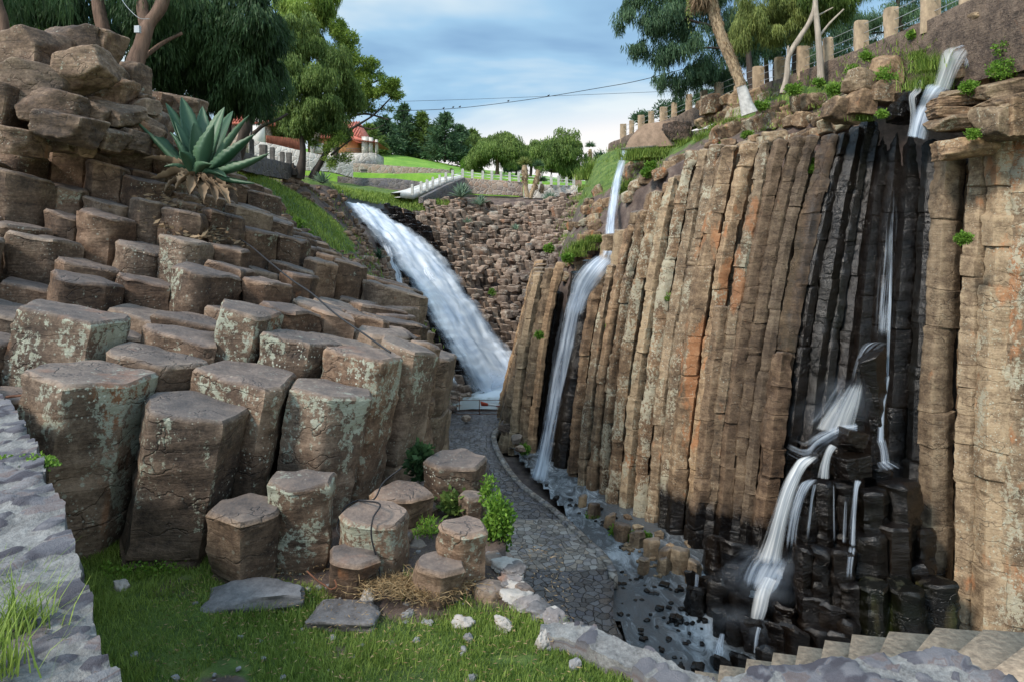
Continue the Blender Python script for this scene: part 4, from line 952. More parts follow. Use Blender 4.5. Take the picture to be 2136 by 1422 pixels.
# left flank of the buttress, behind the thin fall (receding rank)
for q_ in range(7):
    D = 31.6+q_*.62; x7 = 1093-q_*1.5; yt = 590-q_*8; bot = P(x7-42, HY+10.2*F/D, D); top = P(x7+26+q_*3, yt, D+1.4)
    col_obj('cliff_column', rand_poly(rs, .34), top, bot, M['rock_right'], f'tan column on the left flank of the buttress, {ordn(q_)} going back', 'columns on the flank of the buttress', lambda V: {'lich': np.full(len(V), .4)}, res=.14, seed=620+q_, rough=.05, seg=.04, rim=.05)
# ---------- rounded blocks and rubble along the cliff crest
crest = np.array([(1165,575),(1215,530),(1262,478),(1300,430),(1340,368),(1420,326),(1500,300),(1600,290),(1700,270),(1755,250)])
rs = np.random.RandomState(77); nb = 0; rub = []
for row, (dy, sz) in enumerate(((8, 50), (-24, 54), (-58, 50), (-88, 42))):
    x = 1180+row*14
    while x < 1755:
        yc = float(np.interp(x, crest[:, 0], crest[:, 1]))+dy+rs.uniform(-9, 9); s = sz*.82*rs.uniform(.6, 1.25)*(.62 if x < 1320 else 1)
        if not (1300 < x < 1450 and yc < 318) and not (1258 < x < 1305 and yc < 540) and not (x > 1650 and row == 3) and not (x > 1715 and row >= 2): rub.append((x, yc, s, row))
        x += s*rs.uniform(.62, .82)
for n_, (x, y, s, row) in enumerate(rub):
    p = hill_point(x, y); D = p[1]-.25; 
    if row == 0: D -= .1
    c = P(x, y, D); r = s/F*D/2*1.15
    V, Q = boulder(c, (r*rs.uniform(.95, 1.3), r*1.1, r*rs.uniform(.75, 1.15)), 1000+n_, n=14, rough=.07, yaw=rs.uniform(-.5, .5), roll=rs.uniform(-.6, .2), blocky=.66)
    lab = f"{['rounded grey', 'pale lichened', 'cracked tan', 'ruddy'][n_ % 4]} block, {ordn(sum(1 for q in rub[:n_] if q[3] == row))} from left in {['lowest', 'second', 'third', 'top'][row]} course of the right cliff crest"
    tag(mesh_obj('crest_block', V, Q, None, M['rock_right'], {'lich': np.full(len(V), rs.choice([.5, .8, 1.1])), 'rust': np.full(len(V), rs.choice([-.2, 0, .3]))}, smooth=36), lab, 'boulder', 'weathered blocks on the right cliff crest')
rs2 = np.random.RandomState(91)
for n_ in range(46):
    px, py = rs2.uniform(1175, 1300), rs2.uniform(350, 560)
    if px < 1300-(py-330)*.62-10 or (abs(px-(1303-(py-314)*.16)) < 16): continue
    p = hill_point(px, py); s = rs2.uniform(16, 34)/F*p[1]/2
    V, Q = boulder(p-np.array([0, .15, 0]), (s*rs2.uniform(1.1, 1.7), s*1.1, s*rs2.uniform(.8, 1.2)), 1700+n_, n=12, rough=.07, yaw=rs2.uniform(-.5, .5), roll=rs2.uniform(-.5, .2), blocky=.7)
    tag(mesh_obj('crest_block', V, Q, None, M['rock_right'], {'lich': np.full(len(V), rs2.choice([.3, .6, .9])), 'rust': np.full(len(V), rs2.choice([0, .4]))}, smooth=30), f"tan block on the left shoulder of the right hilltop, {ordn(n_)} going down", 'boulder', 'blocks on the left shoulder of the right hill')
hb = [  # px, py, D, rx, ry, rz (m), roll, wet, label
 (1800,175,20.8,.55,.5,.34,.2,0,'brown boulder perched left of the tall grass clump'),(1845,150,21,.42,.5,.52,.25,.1,'tall dark rock left of the upper waterfall grasses'),(1840,195,20.6,.5,.5,.34,.1,.25,'dark rock under the tall one by the upper waterfall'),
 (1795,215,20.6,.42,.4,.42,.1,0,'tan block above the mossy wet column'),(1755,232,20.9,.5,.4,.36,.3,0,'sloping ruddy block at the crest by the mossy column'),
 (1980,150,19.0,.42,.4,.26,-.1,.2,'tan rock between the two tiers of the upper waterfall'),(2040,95,19.3,.3,.35,.2,.0,1,'black wet stone parting the stream at the very top'),
 (2010,200,18.3,.85,.5,.15,-.05,0,'brown ledge slab right of the upper waterfall, highest'),(1998,216,18.2,.78,.5,.13,-.04,0,'second brown ledge slab down beside the upper waterfall'),(2005,236,18.1,.82,.5,.14,-.04,.1,'third brown ledge slab down beside the upper waterfall'),
 (2000,258,18.0,.9,.55,.2,-.08,.1,'thick dark ledge slab, lowest beside the upper waterfall'),(2015,310,17.8,.75,.5,.26,-.1,0,'broad capstone over the crevice in the right cliff'),
 (2105,185,17.4,.9,.6,.24,-.22,0,'long grey slab slanting up to the right edge'),(2110,215,17.2,.85,.6,.2,-.15,0,'layered slab under the long slanting one'),(2080,258,17.0,.42,.5,.42,0,0,'block with stacked layers above the tan spotted column'),(2120,250,16.9,.5,.5,.5,0,0,'grey block at the right edge above the ochre column'),
 (2125,140,18.0,.4,.4,.6,0,0,'upright pale rock at the right edge near the top'),(2060,168,18.6,.3,.3,.2,0,0,'small reddish rock under the herbs at top right'),
 (1915,215,19.3,.4,.4,.34,0,1,'wet dark rock the lower tier pours over'),(1882,235,19.7,.42,.4,.3,.1,1,'wet black rock left of the lower tier'),(1890,205,19.9,.26,.3,.2,0,.9,'small wet rock at the side thread of the upper fall')]
for k, (px, py, D, rx, ry, rz, roll, wt, lab) in enumerate(hb):
    V, Q = boulder(P(px, py, D), (rx*1.15, ry*1.2, rz*1.2), 1400+k, n=20, rough=.06, yaw=rs.uniform(-.25, .25), roll=roll, planes=7, blocky=.74)
    tag(mesh_obj('crest_rock', V, Q, None, M['rock_right'], {'wet': np.full(len(V), float(wt)), 'lich': np.full(len(V), .5)}, smooth=34), lab, 'rock')

# ---------- far columns beside the big waterfall: small, beyond counting
rs = np.random.RandomState(3); fs = []
fc = smoothpath(np.array([P(*s) for s in ((730,420,52),(800,460,50.5),(850,520,48.5),(900,600,46),(950,690,44),(1020,795,42))]), 6)
yy = 36.6; r_ = 0
while yy < 57:
    st = .52; x = -10.5+(r_ % 2)*st/2
    while x < 7.5:
        xx = x+rs.uniform(-.2, .2); y2 = yy+rs.uniform(-.19, .19); z = float(surf(xx, y2)[0]) if False else None
        fs.append((xx, y2)); x += st
    yy += st*.87; r_ += 1
fs = np.array(fs); zz_ = surf(fs[:, 0], fs[:, 1]); V3 = np.column_stack([fs, zz_]); px = HX+F*fs[:, 0]/fs[:, 1]; py = HY-F*zz_/fs[:, 1]
g = np.zeros(len(fs), bool)
for poly in grass_px: g |= inpoly(px, py, poly)
keepf = (~g) & (zz_ > -10.2) & (px > 690) & (px < 1290) & (py > 405) & ~((px < 790) & (py < 560) & (fs[:, 1] < 48))
cf = voronoi(fs, .5, .012); wetb = MB(); dryb = MB()
for i in np.nonzero(keepf)[0]:
    if cf[i] is None: continue
    dd = np.min(np.linalg.norm(fc-V3[i], axis=1)); wt = float(np.clip((3.3-dd)/1.0, 0, 1))
    ztop = zz_[i]+rs.uniform(-.22, .30)*(1.0 if dd > 3 else .45)-(.28 if dd < 1.9 else 0); c = fs[i]; h = 1.3
    if py[i] < 500 and rs.rand() < .3: ztop += rs.uniform(.0, .2)
    V_, Q_, T_ = prism(cf[i]-c, (c[0], c[1], ztop), (c[0]+.25, c[1]+.35, ztop-h), res=.19, vres=.3, seed=i, tilt=(rs.uniform(-.15, .3)-.1, -.12+rs.uniform(-.2, .1)), rough=.02, seg=.02, rim=.05, joints=(.5, 1.0))
    (wetb if wt > .45 else dryb).add(V_, Q_, T_, {'wet': wt if wt > .3 else max(wt, rs.choice([0, 0, .2, .35, .5])), 'lich': 1.1*rs.rand()*(wt < .4), 'rust': rs.uniform(-.3, .45)})
for i in range(420):
    x = rs.uniform(-7, 6); y = rs.uniform(44, 57); z = float(surf(x, y)[0]); q = pix((x, y, z))
    if z < -6.5 or q[1] < 418 or np.min(np.linalg.norm(fc-np.array([x, y, z]), axis=1)) < 3 or q[0] < 860: continue
    s = rs.uniform(.16, .5); V_, Q_ = boulder((x, y, z+.12), (s*rs.uniform(.8, 1.5), s, s*rs.uniform(.5, .9)), i, n=7, rough=.1); dryb.add(V_, Q_, None, {'lich': 1.2*rs.rand(), 'rust': rs.uniform(-.3, .4), 'wet': rs.choice([0, 0, .3])})
tag(wetb.build('wet_basalt_field', M['rock_far'], smooth=38), kind='stuff'); tag(dryb.build('basalt_field', M['rock_far'], smooth=38), kind='stuff')
# brink of the left mound, columns that drop to the gorge
rs = np.random.RandomState(14); kb = 0
for y in list(np.arange(9.1, 13, .55))+list(np.arange(13, 34, 1.0)):
    x = float(bxl(y))-.62+rs.uniform(-.1, .1); z = float(surf(x-.2, y)[0])-rs.uniform(.1, .5)-(.0 if y > 9.5 else .6)
    if y > 15: z -= .5
    col_obj('brink_column', rand_poly(rs, .46), (x, y, z), (x+.12, y-.05, -9.8), M['rock_left'], f'brown column dropping from the left brink to the path, {ordn(kb)} going away', 'columns at the brink over the path',
            lambda V: {'lich': np.full(len(V), .35)}, res=.13, seed=800+kb, tilt=(-.15, 0), rough=.04, joints=(.8, 2)); kb += 1
for k, (px, py, w_, D) in enumerate([(905,850,60,11.2)]):
    col_obj('brink_column', rand_poly(rs, w_/F*D/2*1.1), P(px, py, D), (P(px, py, D)[0], D, -8), M['rock_left'], 'lower column at the brink left of the path, behind the vine', None, lambda V: {'lich': np.full(len(V), .4)}, res=.08, seed=870, tilt=(-.1, 0), rough=.03)
# ================================================================== FOREGROUND WALLS, STEPS, GRASS
def mortar_wall(name, poly, ztop, zbot, label, res=.025, seed=0, stone_r=.16, zf=None, nst=1.0, sh=(1.0, .68, .5)):
    """wall with a rough mortared top: embedded dark stones stand slightly proud"""
    poly = np.array(poly, float); x0, y0 = poly.min(0)-.05; x1, y1 = poly.max(0)+.05
    xs = np.arange(x0, x1+res, res); ys = np.arange(y0, y1+res, res); X, Y = np.meshgrid(xs, ys); V = np.column_stack([X.ravel(), Y.ravel(), np.zeros(X.size)])
    rs = np.random.RandomState(seed); ns = int((x1-x0)*(y1-y0)/(stone_r**2*3.6)*nst)
    S = np.column_stack([rs.uniform(x0, x1, ns), rs.uniform(y0, y1, ns)]); an = rs.uniform(-.5, .9, ns)+sh[2]; sz = stone_r*rs.uniform(.22, 1.0, ns)**1.0*1.15; hu = rs.uniform(0, 1, ns)
    st = np.zeros(len(V)); hue = np.zeros(len(V)); wob = .42*fbm(V*np.array([9, 9, 0]), seed, 4)
    for k in range(ns):
        d = V[:, :2]-S[k]; c, s = math.cos(an[k]), math.sin(an[k]); u = (d[:, 0]*c+d[:, 1]*s)/sz[k]/sh[0]; v = (-d[:, 0]*s+d[:, 1]*c)/sz[k]/sh[1]
        f = np.clip((1.0-(np.abs(u)**2.6+np.abs(v)**2.6)+wob)*2.2, 0, 1); m = f > st; st[m] = f[m]; hue[m] = hu[k]
    z = ztop+(zf(V[:, 0], V[:, 1]) if zf else 0)+.03*fbm(V*np.array([3, 3, 0]), seed+2, 4)+.010*fbm(V*np.array([18, 18, 0]), seed+3, 3)+.028*st
    V[:, 2] = z; nx = len(xs); i = np.arange(len(ys)-1)[:, None]*nx; j = np.arange(nx-1)[None]; Q = np.stack([i+j, i+j+1, i+nx+j+1, i+nx+j], -1).reshape(-1, 4)
    k = inpoly(V[:, 0]+.03*vn(V*np.array([7, 7, 0]), 5), V[:, 1]+.03*vn(V*np.array([7, 7, 0]), 6), poly); Q = Q[k[Q].all(axis=1)]
    used = np.unique(Q); mp = -np.ones(len(V), int); mp[used] = np.arange(len(used)); V = V[used]; Q = mp[Q]; st = st[used]; hue = hue[used]
    es = {(a, b) for a, b in np.concatenate([Q[:, [0, 1]], Q[:, [1, 2]], Q[:, [2, 3]], Q[:, [3, 0]]])}
    bd = [(a, b) for a, b in es if (b, a) not in es]; vb = sorted({v for p_ in bd for v in p_}); n0 = len(V)
    A0 = poly; B0 = np.roll(poly, -1, 0)
    for _v in vb:   # snap the ragged rim of the grid onto the outline
        q_ = V[_v, :2]; ab = B0-A0; t_ = np.clip(((q_-A0)*ab).sum(1)/(ab**2).sum(1), 0, 1); pr = A0+ab*t_[:, None]; kk_ = np.argmin(np.linalg.norm(pr-q_, axis=1)); V[_v, :2] = pr[kk_]
    V[vb, :2] += .022*np.stack([fbm(V[vb]*np.array([6, 6, 0]), 31, 3), fbm(V[vb]*np.array([6, 6, 0]), 32, 3)], 1)
    ring = [V[vb]]; lv = [ztop-.06, ztop-.16, ztop-.3, zbot]; ii = {v: n for n, v in enumerate(vb)}; VV = [V]; prev = {v: v for v in vb}; QQ = [Q]
    for L, zz in enumerate(lv):
        R2 = V[vb].copy(); R2[:, 2] = zz+(0 if L == 3 else .01)*1; R2[:, :2] += .02*np.stack([vn(R2*9, L), vn(R2*9, L+4)], 1)
        base = n0+L*len(vb); VV.append(R2); QQ.append(np.array([(prev[b], prev[a], base+ii[a], base+ii[b]) for a, b in bd])); prev = {v: base+ii[v] for v in vb}
    V = np.vstack(VV); Q = np.vstack(QQ); e = len(V)-n0; st = np.concatenate([st, np.clip(.5+vn(V[n0:]*5, 2), 0, 1)]); hue = np.concatenate([hue, np.clip(.5+vn(V[n0:]*4, 3), 0, 1)])
    o = mesh_obj(name, V, Q, None, M['mortar'], {'stone': st, 'hue': hue}, smooth=60); return tag(o, label, 'wall')
mortar_wall('stone_parapet', [(-1.14,1.9),(-1.27,2.27),(-1.5,2.51),(-1.83,2.93),(-2.43,3.68),(-3.06,4.45),(-3.62,5.09),(-4.22,5.75),(-4.55,6.05),(-5.4,6.9),(-6.5,6.6),(-4.2,4.0),(-3.2,2.2),(-3.0,1.6)], -1.52, -3.4,
            'rough grey stone parapet with dark stones set in pale mortar along the left edge', seed=4, stone_r=.085, nst=1.9, zf=lambda x, y: .02*(y-4))
mortar_wall('brink_wall', [(.32,5.28),(.62,5.12),(1.0,4.8),(1.42,4.45),(1.75,4.25),(2.0,4.06),(1.9,3.7),(1.45,3.95),(.98,4.45),(.72,4.72),(.42,5.0),(.2,5.15)], -3.0, -5.5,
            'low pale stone edging along the brink between the lawn and the wet path', seed=9, stone_r=.13, nst=1.1)
mortar_wall('stair_wall', [(1.24,4.06),(1.67,4.13),(2.18,4.22),(2.45,4.27),(2.68,4.28),(2.84,4.17),(2.92,4.03),(3.05,3.92),(3.3,3.78),(3.3,3.2),(2.4,3.1),(1.1,3.3)], -2.64, -5.5,
            'broad grey mortared stone wall beside the curving steps at bottom right', seed=15, stone_r=.10, nst=3.0)
# ---- curving steps
stairs = empty('curved_steps', (2.8, 5.2, -4.5), 'curving flight of tan stone steps with pale treads going down behind the wall', 'steps')
sc_px = [(2270,1385,-2.56),(2160,1332,-2.73),(2055,1312,-2.90),(1955,1308,-3.07),(1858,1316,-3.24),(1780,1322,-3.41),(1723,1334,-3.58),(1668,1346,-3.75),(1615,1360,-3.92),(1560,1373,-4.09),(1504,1386,-4.26),(1452,1398,-4.43)]
outer = []
for px, py, z in sc_px: D = -z*F/(py-HY); outer.append(np.array([(px-HX)/F*D, D, z]))
inner = []
for (px, py, z), r_ in zip(sc_px, (-1.45, -1.3, -1.13, -.82, -.46, -.17, -.22, -.19, -.17, -.16, -.15, -.15)):
    pyi = HY-z*F/3.95; inner.append(np.array([(px+r_*(pyi-py)-HX)/F*3.95, 3.95, 0.0]))
for k in range(len(outer)-1):
    z = outer[k][2] if k == 0 else outer[k][2]
    o0, o1, i0, i1 = outer[k], outer[k+1], inner[k], inner[k+1]
    ou = (o0-i0)/np.linalg.norm((o0-i0)[:2]); ext = .25
    def wedge(mb, f0, f1, g0, g1, z0, z1, jit=0):
        q = []
        for zz in (z1, z0):
            for f, g in ((f0, g0), (f1, g0), (f1, g1), (f0, g1)):
                a = i0+(i1-i0)*f; b = o0+(o1-o0)*f; p_ = a+(b-a)*g; q.append((p_[0], p_[1], zz))
        mb.add(np.array(q), [(3, 2, 1, 0), (4, 5, 6, 7), (0, 1, 5, 4), (1, 2, 6, 5), (2, 3, 7, 6), (3, 0, 4, 7)])
    zk = outer[k+1][2]; pxk, pyk = sc_px[k][0]+14, sc_px[k+1][1]+9; Dk = -zk*F/(pyk-HY); o0 = np.array([(pxk-HX)/F*Dk, Dk, 0.0]); o1 = outer[k+1]
    # step k spans between outer k and k+1 at height z of k+1's riser top
    zt_ = outer[k+1][2]+.0
    mb = MB(); wedge(mb, -.02, 1.03, -.3, 1.0, zt_+.0, zt_-.9); s1 = mb.build('step', M['tan_step'], stairs)
    mb = MB(); wedge(mb, .02, .78, -.3, .84, zt_+.012, zt_-.02); mb.build('tread', M['tread'], s1)
# ---- grass blades
def blade_field(mb, pts, h, w, rs, tint=None, lean_=.5):
    n = len(pts); th = rs.uniform(0, 6.28, n); d = np.stack([np.cos(th), np.sin(th), np.zeros(n)], 1); s = np.stack([-np.sin(th), np.cos(th), np.zeros(n)], 1)
    h = np.broadcast_to(h, (n,))[:, None]; w = np.broadcast_to(w, (n,))[:, None]; le = rs.uniform(.1, lean_, n)[:, None]; up = np.array([0, 0, 1.0])
    a = pts-s*w/2; b = pts+s*w/2; m = pts+up*h*.55+d*h*le*.45; c = m+s*w*.4; e = m-s*w*.4; t_ = pts+up*h*.95+d*h*le*1.25
    V = np.stack([a, b, c, e, t_], 1).reshape(-1, 3); i = np.arange(n)*5; Q = np.stack([i, i+1, i+2, i+3], 1); T = np.stack([i+3, i+2, i+4], 1)
    tint = rs.uniform(0, 1, n) if tint is None else tint; mb.add(V, Q, T, {'tint': np.repeat(tint, 5)})
rs = np.random.RandomState(21); mb = MB()
n = 150000; x = rs.uniform(-4.6, 1.7, n); y = rs.uniform(3.9, 6.75, n); g = terr_grass(np.column_stack([x, y, y*0]))['grass']
nn_ = vn(np.column_stack([x*2.2, y*2.2, y*0]), 3)*.5+vn(np.column_stack([x*7, y*7, y*0]), 4)*.35
k = (x < te(y)-.03) & (g+nn_*.55 > .45) & (rs.rand(n) < np.clip(g+.1, .05, 1)); x, y, nn_ = x[k], y[k], nn_[k]
pts = np.column_stack([x, y, terr_z(x, y)-.005]); tl_ = np.clip(.035+.035*(nn_+.3), .018, .09)*rs.uniform(.6, 1.4, len(x))
blade_field(mb, pts, tl_, .0055, rs, np.clip(.42+.3*nn_+.22*rs.normal(size=len(x)), 0, 1), .8)
# taller tufts
for (tx, ty, r, nb_, hh) in [(-3.35,5.3,.12,260,.2),(-3.0,4.75,.14,260,.18),(-2.6,4.5,.2,300,.13),(-1.0,4.95,.28,900,.1),(-1.4,4.6,.25,500,.09),(-2.05,5.55,.1,120,.1),(-1.75,5.5,.12,140,.1),(-2.1,5.6,.2,150,.1),(-3.45,5.55,.08,80,.24),(-.9,5.95,.1,160,.14),(-.1,4.6,.3,300,.08)]:
    a = rs.normal(size=(nb_, 2))*r/1.6+(tx, ty); blade_field(mb, np.column_stack([a, terr_z(a[:, 0], a[:, 1])]), hh*rs.uniform(.5, 1.2, nb_), .007, rs, np.clip(.35+.2*rs.normal(size=nb_), 0, 1), .7)
tag(mb.build('grass', M['blade']), kind='stuff')
# dry straw heap and litter
mb = MB(); n = 2200; a = np.column_stack([rs.normal(size=n)*.22-.83, rs.normal(size=n)*.09+5.78, rs.uniform(0, .05, n)-3.03]); leaves(mb, a, rs.normal(size=(n, 3))*np.array([1, 1, .25]), rs.uniform(.06, .14, n), .006, rs.uniform(0, 1, n), rs)
n = 3000; a = np.column_stack([rs.uniform(-3.6, .5, n), rs.uniform(4.2, 6.6, n), np.full(n, -3.04)]); leaves(mb, a, rs.normal(size=(n, 3))*np.array([1, 1, .2]), .04, .006, rs.uniform(0, 1, n), rs)
tag(mb.build('dry_straw', M['straw']), kind='stuff')
def herb(name, px, py, D, w, h, n, mat, label, leafL=.05, leafW=.03, seed=0, group=None, stems=True, cat='plant', hang=0, grassy=False):
    """small plant: stems and leaves filling a bush-like volume w x h (m), base at the pixel"""
    rs = np.random.RandomState(abs(seed+int(px))); c = P(px, py, D); mb = MB()
    if grassy:
        a = rs.normal(size=(n, 2))*w/4; blade_field(mb, np.column_stack([c[0]+a[:, 0], c[1]+a[:, 1]*.6, np.full(n, c[2])]), h*rs.uniform(.5, 1.15, n), leafW, rs, None, .9)
    else:
        u = rs.normal(size=(n, 3)); u /= np.linalg.norm(u, axis=1)[:, None]; r = rs.uniform(0, 1, n)**.4
        pt = c+np.array([0, 0, h*.5])+u*r[:, None]*np.array([w/2, w/2*.7, h/2]); m = vn(pt*(2.2/max(w, .1)), seed+3)+.5*vn(pt*(6/max(w, .1)), seed) > -.28; pt = pt[m]; u = u[m]
        tint = np.clip(.5+.35*vn(pt*6, 2)+.22*rs.normal(size=len(pt)), 0, 1)
        for q in range(2): leaves(mb, pt+rs.normal(size=pt.shape)*leafL*.4, u*.6+rs.normal(size=pt.shape)*.6+np.array([0, 0, .25-hang]), leafL*rs.uniform(.6, 1.3, len(pt)), leafW, tint, rs)
        if stems:
            for q in range(5):
                e = c+np.array([rs.uniform(-.35, .35)*w, rs.uniform(-.2, .2)*w, h*rs.uniform(.5, .9)]); mb.tube([c, (c+e)/2+rs.normal(size=3)*w*.05, e], [.008, .006, .003], 5, attrs={'tint': .3})
    return tag(mb.build(name, M[mat]), label, cat, group)
herb('green_shrub', 1038, 1165, 6.6, .3, .62, 900, 'leaf_bright', 'bushy green shrub rising between the brink stubs and the wet path', .045, .03, 1, cat='shrub')
herb('green_shrub', 1020, 1060, 7.0, .16, .34, 250, 'leaf_bright', 'upright sprig above the green shrub at the path edge', .04, .02, 7)
herb('fern_clump', 890, 1150, 6.9, .26, .36, 420, 'leaf_bright', 'yellow green fern clump in the gap between cable-draped and rounded stubs', .06, .015, 2)
herb('vine', 880, 1000, 8.2, .22, .42, 260, 'leaf_dark', 'dark green broad-leaved vine in the crack left of the blocky stub', .09, .06, 3)
herb('vine', 948, 1068, 7.2, .26, .2, 160, 'leaf_mid', 'low leafy vine under the blocky stub at the brink', .07, .045, 4)
herb('clover_patch', 25, 985, 4.35, .55, .07, 1400, 'leaf_bright', 'patch of small round green leaves creeping over the parapet top', .022, .02, 5, stems=False, cat='plant')
herb('weeds', 300, 1185, 6.15, .8, .12, 900, 'leaf_bright', 'low leafy weeds at the foot of the two big columns', .03, .022, 6, stems=False)
for k, (px, py, D, w_, h_) in enumerate([(-10,1350,2.55,.3,.22),(10,1260,3.0,.3,.18),(30,1330,2.62,.25,.2),(-30,1410,2.3,.3,.2),(20,1200,3.2,.2,.1)]):
    herb('grass_tuft', px, py, D, w_, h_, 130, 'blade', f'tuft of long grass on the parapet at lower left, {["second", "fourth", "third", "first", "fifth"][k]} going away', seed=k, group='grass tufts on the parapet', grassy=True, leafW=.006)
# ---- cable over the stub, cable across the slope, iron hook, leaf
def cable(name, pts, r, mat, label, cat='cable', n=6, k=8):
    mb = MB(); mb.tube(smoothpath(pts, k), r, n); return tag(mb.build(name, M[mat], smooth=180), label, cat)
cable('black_cable', [P(838,975,7.0),P(800,1005,6.85),P(780,1040,6.5),P(745,1043,6.45),P(718,1060,6.4),P(703,1100,6.25),P(712,1120,6.2)], .008, 'cable', 'thin black cable looped over the top of the short stub column')
cable('black_cable', [P(745,1043,6.45),P(792,1050,6.2),P(778,1080,6.0),P(775,1120,5.95),P(790,1180,5.95),P(795,1215,5.9)], .008, 'cable', 'black cable hanging down the face of the short stub column')
cable('black_cable', [P(470,480,14.5),P(520,512,12.8),P(560,545,11.6),P(610,585,10.5),P(650,612,9.9),P(700,655,9.0),P(750,690,8.6),P(790,718,8.1),P(815,735,7.9)], .011, 'cable', 'black cable running down across the steps of the left slope')
cable('iron_hook', [P(640,1190,5.85),P(660,1208,5.8),P(678,1220,5.75),P(690,1228,5.72),P(702,1222,5.72),P(698,1208,5.74)], .007, 'rust', 'rusty bent iron rod sticking out of the ground near the slabs', 'rod')
mb = MB(); V, Q = boulder(P(28,826,6.5), (.09,.045,.012), 4, n=6); mb.add(V, Q); tag(mb.build('fallen_leaf', M['rust'], smooth=60), 'curled reddish brown leaf on the flat stone beside the parapet', 'leaf')
# ================================================================== CASCADE AT RIGHT
def casc(px, py, wpx, D=None, hp=70, lab='', tilt=(0, -.1), wet=1.0, moss=0, l=0, k=0, zb=-10.4, jit=.12, r=1.12):
    if D is None: D = 9.95*F/(py+hp-HY)
    p = P(px, py, D); rs = np.random.RandomState(k+2000); rad_ = wpx/F*D/2*r
    def af(V): return {'wet': np.full(len(V), wet), 'moss': np.clip(moss*(.7+vn(V*2.5, 3)), 0, 1), 'lich': np.full(len(V), l)}
    col_obj('cascade_block', rand_poly(rs, rad_, jit=jit), p, (p[0]+rs.uniform(-.05, .12), p[1]+.1, zb), M['rock_right'], lab, 'blocks of the lower cascade', af, res=.085, vres=.1, seed=k+2100, tilt=(tilt[0]+rs.uniform(-.18, .18), tilt[1]+rs.uniform(-.2, .1)), rough=.05, joints=(.9, 2.5), seg=.03, rim=.05, weather=.05)
CB = [(1715,905,46,18.1,0,'block left of the crowning boulder of the cascade'),(1682,1010,36,17.5,0,'leftmost column of the upper cascade face'),(1718,1000,40,17.45,0,'second column of the upper cascade face'),(1760,1003,48,17.45,0,'third column of the upper cascade face, under the boulders'),
 (1828,975,62,17.9,0,'smooth low drum below the side thread of the fall'),(1872,1002,76,17.3,.15,'broad flat-topped column right of the smooth drum'),(1822,1018,54,17.0,.2,'squarish column between boulders and broad flat one'),(1700,935,60,18.2,0,'tapered block the left fall spills around'),
 (1812,1112,58,16.7,.15,'ledge column below the squarish one'),(1866,1092,62,16.8,.1,'recessed column below the broad flat-topped one'),(1925,1100,50,17.2,.1,'dark column against the brown cliff column'),
 (1676,1140,40,16.65,0,'left block of the middle tier'),(1714,1138,42,16.6,0,'centre block of the middle tier'),(1752,1142,50,16.6,0,'right block of the middle tier, water running off it'),
 (1776,1212,42,16.3,.1,'small block below the thin right thread'),(1818,1215,58,16.1,.75,'olive mossy-topped block, first of three'),(1886,1216,74,16.1,.8,'olive mossy-topped block, second of three and widest'),(1952,1208,66,16.3,.7,'olive mossy-topped block, third of three by the cliff foot'),
 (1618,1205,42,17.2,0,'block just right of the foam'),(1650,1168,38,17.5,0,'block at the left foot of the upper face'),(1640,1262,50,16.5,0,'angular block right of the lower spill'),(1695,1245,62,16.3,0,'wide angular block below the middle tier'),(1735,1262,56,16.1,0,'angular block right of the wide one'),(1768,1290,50,15.9,0,'low block above the steps'),
 (1505,1270,40,16.6,0,'tall block at the left edge of the lower spill'),(1536,1288,40,16.3,0,'second block of the lowest tier'),(1568,1288,58,16.2,0,'broad third block of the lowest tier, water running off'),(1620,1300,54,16.0,0,'fourth block of the lowest tier'),(1662,1310,58,15.8,0,'fifth block of the lowest tier'),(1706,1308,50,15.8,0,'sixth block of the lowest tier'),(1750,1318,50,15.6,0,'seventh block of the lowest tier, touching the steps'),
 (1500,1368,38,15.4,0,'left block in the water above the first step'),(1545,1364,46,15.4,0,'middle block in the water above the first step'),(1598,1345,46,15.6,0,'block between lowest tier and second step'),
 (1490,1118,44,19.6,0,'dark block at the cliff foot left of the foam'),(1532,1128,62,19.1,0,'pair-like dark block left of the main spill'),(1442,1190,30,18.4,0,'small dark block far left of the foam'),(1482,1198,38,18.2,0,'rounded dark block left of the foam'),(1532,1178,44,18.3,0,'dark block at the edge of the foam'),(1455,1222,42,17.7,0,'low dark block in the shallows'),
 (1500,1215,56,17.7,0,'broad dark block washed by the foam'),(1545,1240,46,17.3,0,'washed block under the foam'),(1580,1150,40,18.9,0,'block behind the foam'),(1590,1250,36,17.0,0,'small block under the lower spill'),(1905,1170,50,16.9,.2,'dark wall block left of the mossy trio top')]
for k, (px, py, w_, D, ms, lab) in enumerate(CB):
    hp = 0; zb_ = -10.4
    casc(px, py, w_, D, 0, tilt=((-.28, -.35) if k >= 18 and ms == 0 else (0, -.1)), lab=('wet black ' if ms < .5 else '')+lab, k=k, moss=ms, wet=1.0 if ms < .5 else .62, zb=zb_, r=1.2)
